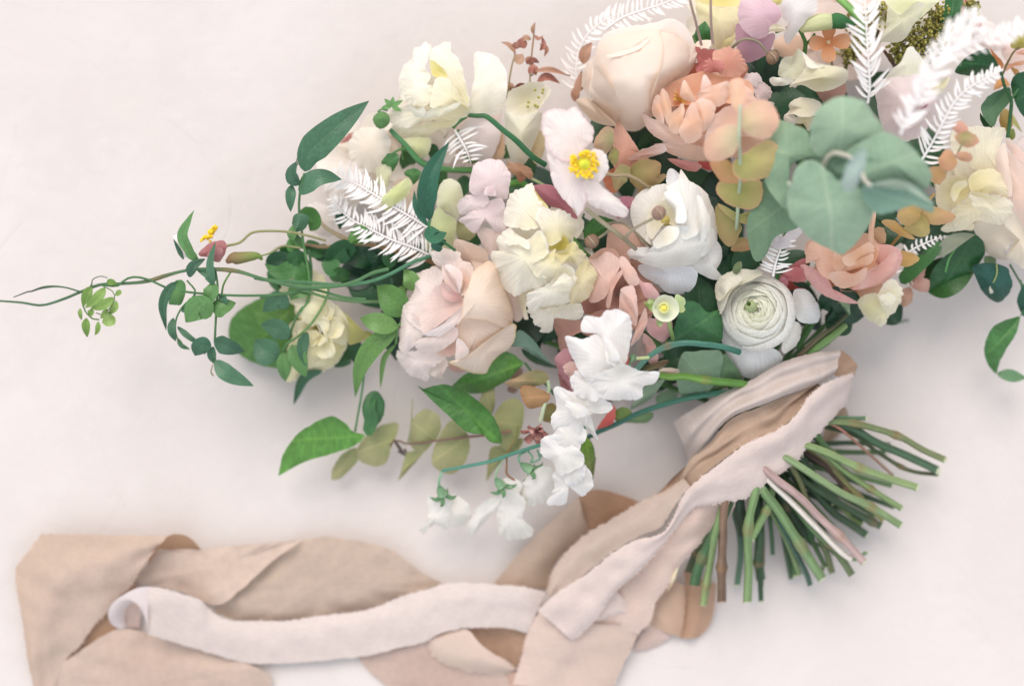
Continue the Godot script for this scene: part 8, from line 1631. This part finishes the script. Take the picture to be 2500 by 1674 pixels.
	frond(t, "-55.4,-76.1,58 -65.6,-82.4,64 -76.9,-88.8,68 -90.2,-97.2,70 -101.9,-104.2,68 -114.2,-109.7,62 -120.5,-114.0,58", 36, 17.0, 10.0, 0.9, fw, {"lean": 66.0})
	t = thing("white_fern", "lower bleached fern frond with curling leaflets above the brown vine", "fern", "-87.1,-72.6,40", "bleached white ferns")
	frond(t, "-53.7,-57.9,54 -65.9,-63.4,60 -79.3,-68.1,62 -92.9,-74.8,62 -104.7,-80.8,60 -112.9,-87.0,56 -121.2,-97.2,52", 40, 15.0, 8.0, 0.85, fw, {"lean": 64.0})
	t = thing("white_fern", "pale bleached fern behind the globe rose, hardly darker than the board", "fern", "43.5,-196.5,20", "bleached white ferns")
	frond(t, "46.5,-168.7,40 43.4,-179.8,44 44.3,-193.2,46 49.1,-204.6,48 58.9,-214.4,48 70.8,-220.8,46", 19, 12.0, 8.0, 0.86, fw, {"lean": 60.0})
	t = thing("white_fern", "pale bleached fern reaching along the top edge above the globe rose", "fern", "85.9,-228.8,20", "bleached white ferns")
	frond(t, "62.7,-210.0,50 74.2,-217.0,54 87.6,-221.4,56 102.2,-226.2,56 117.1,-234.5,54", 17, 12.0, 8.0, 0.86, fw, {"lean": 62.0})
	t = thing("white_fern", "bleached fern leaflets laid over a round green leaf under the bent green stem", "fern", "-28.3,-139.9,20", "bleached white ferns")
	frond(t, "-37.9,-141.2,58 -33.9,-134.1,60 -30.1,-127.4,60 -27.3,-119.1,56", 8, 17.0, 12.0, 0.79, fw, {"lean": 84.0, "sides": [1.0, -1.0]})
	sheet(t, "-37.4,-143.0,46 -27.5,-140.8,48 -20.6,-139.8,48 -17.7,-133.2,46 -19.7,-124.6,44 -27.7,-120.9,42 -34.5,-128.5,44", C("7aa04c", 0.9), C("6f9a48", 0.9), {"as": "leaf", "mat": "leaf", "lift": 2.0})

	t = thing("strap_leaf", "long dark green strap leaf crossing the top edge by the seed heads", "leaf", "300.3,-222.7,30", "dark leaves at the top")
	sheet(t, "280.6,-199.1,70 279.3,-208.1,74 281.7,-216.1,76 283.3,-226.7,76 293.6,-226.7,76 292.3,-216.1,76 293.1,-211.1,72 288.2,-208.9,70 286.3,-202.8,66", C("2f6e34", 0.8), C("37783a", 0.8), {"as": "leaf_blade", "mat": "leaf", "lift": 3.0, "base": "288.3,-234.6,76", "leafuv": true})
	t = thing("dark_leaf", "broad dark green leaf under the slanting white ferns", "leaf", "316.2,-192.0,30", "dark leaves at the top")
	sheet(t, "291.7,-178.7,66 295.8,-185.7,72 302.9,-189.6,76 309.1,-191.3,76 314.9,-187.1,72 321.1,-180.8,66 317.6,-178.9,64 304.6,-176.3,62 298.9,-176.9,62", C("245c30", 0.8), C("2f6a38", 0.8), {"as": "leaf_blade", "mat": "leaf", "lift": 3.0, "base": "321.1,-180.8,66", "leafuv": true})
	t = thing("seed_head", "dense olive brown clusters of tiny seeds round the greenish cream bell", "seed head", "276.8,-208.7,40")
	var cl := [["258.0,-195.4,70", 20.0], ["264.7,-199.6,74", 24.0], ["270.9,-204.8,76", 26.0], ["275.4,-209.9,76", 22.0], ["270.4,-195.1,66", 20.0], ["256.8,-192.5,62", 14.0], ["242.6,-215.0,66", 17.0], ["228.7,-199.8,60", 14.0], ["304.2,-222.1,60", 12.0], ["279.4,-214.6,70", 14.0], ["242.5,-214.1,60", 12.0], ["227.8,-210.9,64", 14.0], ["223.0,-192.9,60", 14.0]]
	for q in cl:
		var c := pts(q[0])[0]
		var seed_mesh := SphereMesh.new()
		seed_mesh.radius = 0.0011
		seed_mesh.height = 0.0024
		seed_mesh.radial_segments = 7
		seed_mesh.rings = 4
		seed_mesh.material = M["fuzz"]
		var mm := MultiMesh.new()
		mm.transform_format = MultiMesh.TRANSFORM_3D
		mm.use_colors = true
		mm.mesh = seed_mesh
		mm.instance_count = 90
		for k in 90:
			var d: Vector3 = Vector3(rng.randfn(), rng.randfn() * 0.6, rng.randfn()).limit_length(2.0) * q[1] * 0.3
			var s := rng.randf_range(0.6, 1.25)
			mm.set_instance_transform(k, Transform3D(Basis().scaled(Vector3.ONE * s), (c + d) * 0.001 - t.position))
			mm.set_instance_color(k, C("6f6a34").lerp(C("a8a058"), rng.randf()))
		var mi := MultiMeshInstance3D.new()
		mi.name = "seeds"
		mi.multimesh = mm
		mi.set_meta("kind", "stuff")
		t.add_child(mi, true)
		for k in 7:
			var d: Vector3 = Vector3(rng.randfn(), rng.randfn() * 0.5, rng.randfn()).limit_length(1.6) * q[1] * 0.3
			tube_along(t, PackedVector3Array([c + Vector3(0, -12, 14), c + d * 0.4 + Vector3(0, -4, 2), c + d]), [0.6, 0.4, 0.3], C("7a7a44"), C("8a8450"), {"as": "twig", "n": 6, "sides": 5})
	tube(t, "244.1,-191.2,70 248.5,-187.2,66 253.5,-182.2,62", [1.1, 1.3], C("6a4a38"), C("5a4434"), {"as": "twig"})

	t = thing("salal_branch", "branching dark stem with round dark leaves at the outer edge over the butter cream rose", "leaves", "332.2,-161.0,50")
	tube(t, "305.9,-169.8,112 309.4,-160.1,110 313.9,-152.9,108 314.7,-142.7,104 315.2,-130.6,98", [0.9, 1.2, 1.3], C("2f5a34", 0.8), C("3f7040", 0.8))
	tube(t, "313.9,-152.9,108 315.8,-156.4,110 318.5,-160.1,110", [0.8, 0.8], C("4f7a48"), C("3f6a40"))
	sheet(t, "313.7,-160.9,108 313.7,-166.1,112 319.8,-169.6,114 327.2,-166.6,114 330.1,-142.3,106 323.7,-141.4,106 317.0,-149.4,108", C("2c6438", 0.8), C("245a34", 0.8), {"as": "leaf", "mat": "leaf", "lift": 2.0, "base": "314.7,-152.1,108", "leafuv": true})
	sheet(t, "300.8,-151.0,90 301.2,-154.2,96 304.5,-158.1,100 314.9,-161.7,102 316.7,-154.4,100 311.2,-145.2,94 309.0,-138.8,88 302.9,-145.2,88", C("6f9a70", 0.85), C("7fa680", 0.85), {"as": "leaf", "mat": "glaucous", "lift": -3.0, "base": "315.8,-159.6,102", "leafuv": true})
	sheet(t, "302.3,-148.7,84 303.6,-145.5,86 309.7,-139.1,86 307.4,-139.4,80 304.1,-143.6,80", C("2f5f3a", 0.8), C("3a6c44", 0.8), {"as": "leaf", "mat": "leaf", "lift": 0.5, "n": 30})
	sheet(t, "316.0,-147.4,80 319.1,-151.8,82 324.5,-146.5,80 324.0,-137.6,76 318.3,-140.4,76", C("a88a48"), C("b89a5c"), {"as": "leaf", "mat": "leaf", "lift": 1.0, "n": 34})
	sheet(t, "320.3,-134.5,84 322.4,-138.0,86 325.0,-134.5,84 323.8,-131.0,82", C("7f8a3c"), C("94984a"), {"as": "leaf", "mat": "leaf", "lift": 1.0, "n": 28})
	blade(t, "326.7,-155.5,60 333.3,-147.1,58 340.5,-139.9,54", 2.4, C("b5b06a"), {"roll": 20})

	t = thing("dark_leaf", "heavy dark green foliage under the butter cream rose with pale veins", "leaves", "306.0,-56.5,20", "dark leaves at the side")
	sheet(t, "280.6,-36.7,44 280.3,-46.3,52 284.8,-54.9,58 297.5,-69.5,64 306.8,-72.6,64 313.9,-60.6,58 308.2,-47.5,50 296.0,-37.3,42 284.5,-33.2,38", C("2f6636", 0.75), C("376f3c", 0.75), {"as": "leaf_blade", "mat": "leaf", "lift": 3.0, "base": "306.8,-72.6,64", "leafuv": true, "und": 2.5, "n": 54})
	blade(t, "280.2,-36.4,38 288.4,-42.4,46 300.4,-47.6,48 312.7,-51.9,46", 14, C("44783c", 0.75), {"roll": 20})
	blade(t, "259.4,-40.0,52 268.1,-50.2,58 277.4,-59.3,62 283.6,-67.6,62", 5.5, C("4f8a4c", 0.8), {"roll": 30, "b": 0.4})
	blade(t, "281.5,-57.2,62 288.6,-65.2,66 296.2,-69.2,68 305.1,-71.4,66", 5.0, C("b0b8a0", 0.9), {"roll": 20, "mat": "glaucous"})
	tube(t, "287.3,-47.0,60 288.8,-55.2,62 292.3,-62.3,64", [0.7, 0.7], C("5a9a54"), C("6aa65c"), {"as": "stem"})
	blade(t, "316.6,-58.0,50 320.8,-52.7,50 324.9,-47.8,44", 5.0, C("6f8a5c", 0.85), {"roll": 20})

	t = thing("round_leaf", "round blue green leaf with a pale midrib and a nick, beside the plain board", "leaf", "328.6,-41.0,30", "dark leaves at the side")
	sheet(t, "305.4,-50.7,58 308.5,-52.0,62 313.0,-52.8,64 320.6,-51.8,66 327.5,-48.8,64 331.4,-41.8,60 332.8,-34.7,54 329.9,-29.2,48 325.8,-27.5,44 316.2,-33.7,48 309.5,-43.1,54", C("2f6a5a", 0.8), C("28604f", 0.8), {"as": "leaf_blade", "mat": "leaf", "mid": "319.5,-41.8,60", "base": "319.4,-52.7,65", "n": 50})
	tube(t, "319.4,-51.9,65 320.3,-45.8,63 318.6,-39.7,61", [0.6, 0.45], C("a8b070"), C("8fa060"), {"as": "midrib"})
	sheet(t, "317.5,-36.7,56 319.5,-38.8,57 319.6,-35.7,55 321.9,-34.2,53 319.3,-32.9,53", C("e2dcc8"), C("e8e2d0"), {"as": "nick", "lift": 0.3, "n": 20, "jag": 0.1, "ruf": 0.1})

	t = thing("trailing_leaf", "oval green leaf hanging alone on a thin twig over the plain board at the edge", "leaf", "338.5,4.1,20", "dark leaves at the side")
	sheet(t, "321.1,7.8,36 319.8,-1.3,42 321.7,-9.7,48 328.1,-14.4,50 342.4,-18.4,46! 339.0,-6.6,46 334.6,2.9,42 331.9,12.5,36 331.3,21.7,30! 325.6,16.3,32", C("4a8040", 0.85), C("55904a", 0.85), {"as": "leaf_blade", "mat": "leaf", "mid": "328.6,-1.3,44", "base": "342.4,-18.4,46", "leafuv": true, "n": 50, "var": 0.2})
	blade(t, "331.6,20.7,30 335.4,21.7,32 343.6,22.8,30 353.7,24.0,26", 4.5, C("6f9a6c", 0.85), {"roll": 15})
	sheet(t, "340.3,-26.6,44 340.4,-33.9,48 342.9,-38.0,50 349.9,-33.9,48 351.3,-19.2,44 345.8,-18.0,42", C("2a5f48", 0.8), C("2f6850", 0.8), {"as": "leaf_blade", "mat": "leaf", "lift": 2.0, "n": 36})
	tube(t, "342.4,-18.4,46 344.8,-22.4,46 348.5,-27.6,46", [0.7, 0.8], C("3f6a44"), C("3f6a44"))
	tube(t, "333.4,-52.7,50 337.6,-45.4,50 341.8,-39.1,50 348.8,-36.0,48", [0.7, 0.8], C("4a7048"), C("4a7048"))
	tube(t, "340.7,-42.2,50 341.3,-37.0,50", [0.6, 0.6], C("4a7048"), C("4a7048"))

	t = thing("loose_curl", "tiny loose dried tendril lying on the board below the cream blossom", "tendril", "273.1,-15.7,2")
	tube(t, "267.6,-20.1,4 269.5,-18.4,5 268.1,-15.7,4 272.5,-14.5,4 277.5,-16.2,4 278.8,-14.6,2", [0.5, 0.8, 0.6, 0.8, 0.4], C("8a9a8a"), C("7a8478"), {"bump": 0.3})

	t = thing("flower_stem", "thin brownish stem slanting into the ribbon's upper corner from the coral rose", "stem", "207.5,-3.4,40")
	tube(t, "190.1,9.1,58 203.2,-3.3,60 214.0,-10.6,58 223.3,-19.0,54", [1.6, 1.5, 1.3], C("6a5a44", 0.8), C("4f5a3c", 0.8))
	t = thing("flower_stem", "thick light green stem beside the slanting brownish one, with a folded sage leaf", "stem", "209.6,0.8,40")
	tube(t, "191.9,11.3,54 205.7,0.8,58 214.0,-5.4,58 222.2,-11.7,54", [2.6, 2.8, 2.2], C("5f8a48", 0.8), C("7f9a60", 0.8))
	sheet(t, "200.6,2.9,50 207.2,-5.4,56 214.0,-9.6,58 217.5,-6.0,54 213.7,-0.2,50 207.3,5.0,46", C("86a07c", 0.85), C("94ac88", 0.85), {"as": "leaf", "mat": "glaucous", "lift": 2.0, "n": 40})
	t = thing("flower_stem", "dark green stem close against the round white ranunculus's outer petal", "stem", "201.1,-8.7,40")
	tube(t, "190.6,4.0,50 198.6,-8.6,52 203.9,-19.1,52", [1.6, 1.4], C("4f7f44", 0.8), C("5a8a4c", 0.8))
	sheet(t, "142.3,-45.8,84 143.2,-50.6,88 146.9,-52.0,90 147.7,-48.6,88 145.9,-44.8,84", C("8a9a6c", 0.9), C("9aa87c", 0.9), {"as": "sepal", "mat": "glaucous", "lift": 0.5, "n": 28})
	t = thing("flower_stem", "pale greyish stem low under the slanting green ones at the ribbon's upper corner", "stem", "213.9,-6.7,30")
	tube(t, "197.8,4.0,46 210.0,-6.5,48 214.6,-12.9,46", [2.4, 2.4], C("a8a898", 0.85), C("b5b4a4", 0.85))
	sheet(t, "217.1,-28.3,58 222.4,-27.2,60 225.1,-22.1,56 225.3,-18.6,52 221.2,-23.2,54", C("a8bf96", 0.9), C("b6caa4", 0.9), {"as": "leaf", "mat": "glaucous", "lift": 0.5, "n": 28})

	t = thing("green_bud", "round striped green bud poking out beside the lemon lisianthus", "bud", "-88.1,-150.9,40", "green buds")
	ball(t, "-85.7,-146.6,66", 5.6, C("8fb27c"), C("6a9a5c"), {"as": "bud", "mat": "glaucous", "bump": 0.15})
	tube(t, "-88.6,-152.1,66 -85.7,-153.7,66 -81.9,-153.0,66", [0.5, 0.8], C("7aa070"), C("6a9a64"))
	for k in 5:
		var w := PI * (0.95 + 0.3 * k)
		var c := pts("-79.0,-155.3,68")[0]
		var d := Vector3(cos(w), 0.15, sin(w))
		blade_along(t, PackedVector3Array([c, c + d * 4.0, c + d * rng.randf_range(6.5, 8.5)]), 1.7, C("7fae6c"), {"as": "sepal", "n": 9, "across": 4, "mat": "glaucous"})
	tube(t, "-80.8,-141.5,56 -76.8,-137.3,58 -71.9,-132.5,58 -66.1,-125.7,58 -59.4,-119.1,56 -48.8,-116.3,54 -37.2,-115.5,52 -22.5,-116.0,50", [1.6, 1.9, 2.0, 1.8], C("4f8a5c", 0.85), C("5f934f", 0.85))
	tube(t, "-72.4,-133.5,58 -73.2,-128.2,54 -73.0,-122.8,50", [0.8, 0.7], C("6a9a5c"), C("6a9a5c"))

	t = thing("lisianthus_bud", "pale yellow green lisianthus buds in a row under the lemon lisianthus", "bud", "-73.0,-114.4,30", "green buds")
	var yb := C("dfe2a6")
	var yc := C("e8e8bc")
	sheet(t, "-71.6,-135.5,56 -63.0,-136.1,60 -54.2,-135.4,58 -55.0,-126.9,56 -58.5,-123.4,52 -64.4,-124.1,54 -69.9,-129.7,56", yb, C("e9e7c0"), {"lift": 3.0})
	sheet(t, "-90.6,-114.5,58 -86.1,-116.9,62 -81.1,-117.6,62 -80.3,-110.9,60 -85.2,-97.2,56 -87.8,-103.4,56", yc, C("eeeccb"), {"lift": 2.0, "n": 40})
	sheet(t, "-85.6,-94.3,70 -77.2,-101.2,76 -68.4,-107.3,76 -65.7,-103.3,74 -68.9,-95.9,72 -77.5,-90.0,70 -83.8,-90.2,68", C("d8df98"), C("e6e9b4"), {"lift": 4.0})
	sheet(t, "-88.0,-90.3,62 -81.9,-91.4,66 -78.2,-90.1,64 -82.4,-87.6,60", C("d3da94"), yb, {"lift": 1.0, "n": 28})
	sheet(t, "-48.5,-102.9,60 -41.5,-108.7,64 -34.6,-104.6,64 -32.4,-95.2,62 -35.8,-82.7,58 -41.7,-86.4,60 -49.7,-89.5,58", C("e4e4b4"), C("efedd2"), {"lift": 4.0})
	sheet(t, "-54.7,-75.1,56 -49.6,-89.0,66 -43.3,-84.9,68 -37.1,-81.1,66 -37.6,-70.0,60 -40.0,-63.3,54 -48.7,-68.5,56", C("d4db9c"), C("dfe3b2"), {"lift": 3.0})
	sheet(t, "-37.2,-80.7,50 -29.3,-82.3,54 -21.5,-78.4,54 -27.5,-69.1,48 -36.4,-71.2,46", C("b9b886"), C("c9c69a"), {"lift": 1.0, "n": 34})
	sheet(t, "-59.6,-68.8,52 -51.6,-72.4,56 -41.0,-64.7,54 -49.0,-59.1,50 -57.9,-63.2,48", C("cfd8a0"), C("dde2b8"), {"lift": 2.0, "n": 36})
	sheet(t, "-86.5,-118.6,60 -83.5,-123.0,64 -79.0,-125.1,66 -74.7,-124.1,66 -75.3,-118.1,64 -79.3,-113.4,60 -80.2,-116.3,63", C("4f844c", 0.9), C("5c9252", 0.9), {"as": "leaf", "mat": "leaf", "lift": 1.5, "base": "-74.7,-124.6,66", "leafuv": true, "n": 40})
	sheet(t, "-71.7,-111.5,61 -67.0,-114.9,65 -60.7,-113.8,66 -61.4,-108.6,63 -65.2,-104.7,60 -67.2,-108.7,62", C("548a4c", 0.9), C("609654", 0.9), {"as": "leaf", "mat": "leaf", "lift": 1.5, "base": "-60.7,-113.8,66", "leafuv": true, "n": 40})
	tube(t, "-79.5,-125.4,60 -73.8,-128.6,58 -70.1,-127.9,56", [0.7, 0.8], C("5f934f"), C("5f934f"))

	t = thing("brown_bracts", "papery tan dried bract on a light green stem above the pink sweet pea", "bract", "6.0,-116.4,30")
	sheet(t, "-4.3,-115.5,66 -1.9,-118.9,69 5.7,-117.1,72 12.9,-113.5,70 13.7,-107.3,66 8.7,-109.0,68 5.8,-110.2,66 1.0,-110.2,66", C("c99a7c"), C("d6ac8e"), {"as": "bract", "lift": 2.0, "ruf": 1.5, "n": 40})
	sheet(t, "3.1,-109.7,62 6.3,-110.2,66 9.2,-108.5,64 5.8,-106.0,60", C("b8806a"), C("c8967c"), {"as": "bract", "lift": 1.0, "n": 26, "ruf": 1.2})
	tube(t, "10.6,-109.7,62 16.4,-106.8,62 22.3,-103.6,60", [0.9, 1.1], C("b4c494"), C("a4b886"))
	tube(t, "-3.9,-105.7,54 5.9,-106.7,54 9.8,-103.8,54", [2.0, 2.2], C("5f9440"), C("4f8a3c"))

	t = thing("rusty_sprig", "dried rust coloured sprig of small curled leaves standing against the pale board", "sprig", "15.0,-199.5,30")
	var ru := ["c08a74", "b87a68", "c89a80", "caa284"]
	tube(t, "11.7,-165.5,58 12.1,-180.7,60 13.5,-194.8,62 14.5,-204.5,62 15.0,-211.3,62", [0.5, 0.6, 0.6, 0.4], C("b0a074"), C("a87a64"))
	tube(t, "-3.2,-162.3,56 -2.0,-172.9,58 0.1,-184.6,60 1.9,-191.3,60 -1.1,-197.3,60", [0.7, 0.6, 0.5], C("a8a070"), C("a88a6c"))
	tube(t, "12.6,-177.2,58 17.5,-179.7,60 29.1,-179.2,60 38.9,-177.2,58", [0.5, 0.5], C("a8805c"), C("a8805c"))
	for q in [["14.5,-203.6,64 13.5,-206.5,66 15.4,-211.3,66", 2.4], ["14.5,-203.1,64 17.4,-200.2,64 20.8,-202.6,64", 3.0], ["12.6,-200.4,63 8.7,-200.7,64 5.8,-198.7,62", 4.0], ["5.8,-195.8,62 2.9,-196.5,63 0.0,-194.3,60", 4.0], ["18.4,-192.9,62 20.8,-196.5,63 19.8,-202.6,62", 3.0], ["9.7,-184.4,61 13.5,-186.9,63 18.4,-185.3,61", 4.0], ["10.7,-178.6,61 14.5,-181.1,63 16.0,-176.8,60", 4.5], ["14.5,-179.3,62 25.1,-179.9,64 37.8,-176.8,60", 3.4], ["16.5,-172.9,60 23.2,-175.5,62 32.1,-172.3,58", 5.0], ["1.0,-165.2,60 5.8,-169.7,62 12.6,-168.6,60", 4.0], ["18.4,-197.7,62 22.7,-193.8,62 21.3,-189.4,60", 3.4], ["2.5,-191.7,61 -2.3,-196.7,63 -7.1,-198.9,61", 3.6], ["1.9,-185.6,61 5.0,-187.8,62 7.4,-191.1,61", 6.0], ["8.6,-194.5,62 6.2,-198.5,63 3.8,-195.9,61", 5.0], ["0.4,-165.7,59 5.6,-169.3,61 12.9,-168.7,59", 3.4], ["-1.1,-166.6,59 -0.5,-169.9,61 -2.3,-172.7,59", 3.4], ["9.2,-185.2,60 11.6,-186.8,61 13.5,-182.8,60", 4.5], ["42.8,-162.0,56 44.7,-173.3,58 46.6,-181.1,58", 5.0], ["47.7,-185.3,56 48.6,-192.7,58 53.4,-199.5,58", 6.5], ["42.0,-160.4,54 42.8,-167.8,56 48.7,-169.8,56", 5.0]]:
		blade(t, q[0], q[1] * 0.62, C(ru[rng.randi() % 4]), {"roll": rng.randf_range(-40, 40), "wave": 2.0, "fold": 0.4, "n": 12, "as": "leaf"})

	t = thing("small_leaf", "small pointed dark leaf between the two thin stems at the top edge", "leaf", "129.3,-208.1,50")
	blade(t, "126.3,-194.8,76 124.3,-201.5,80 125.3,-208.6,80", 6.0, C("3f7a3c", 0.85), {"roll": 10})
	blade(t, "124.4,-196.6,72 120.3,-198.1,74 117.3,-197.5,72", 4.5, C("7fae6c", 0.9), {"roll": 10})
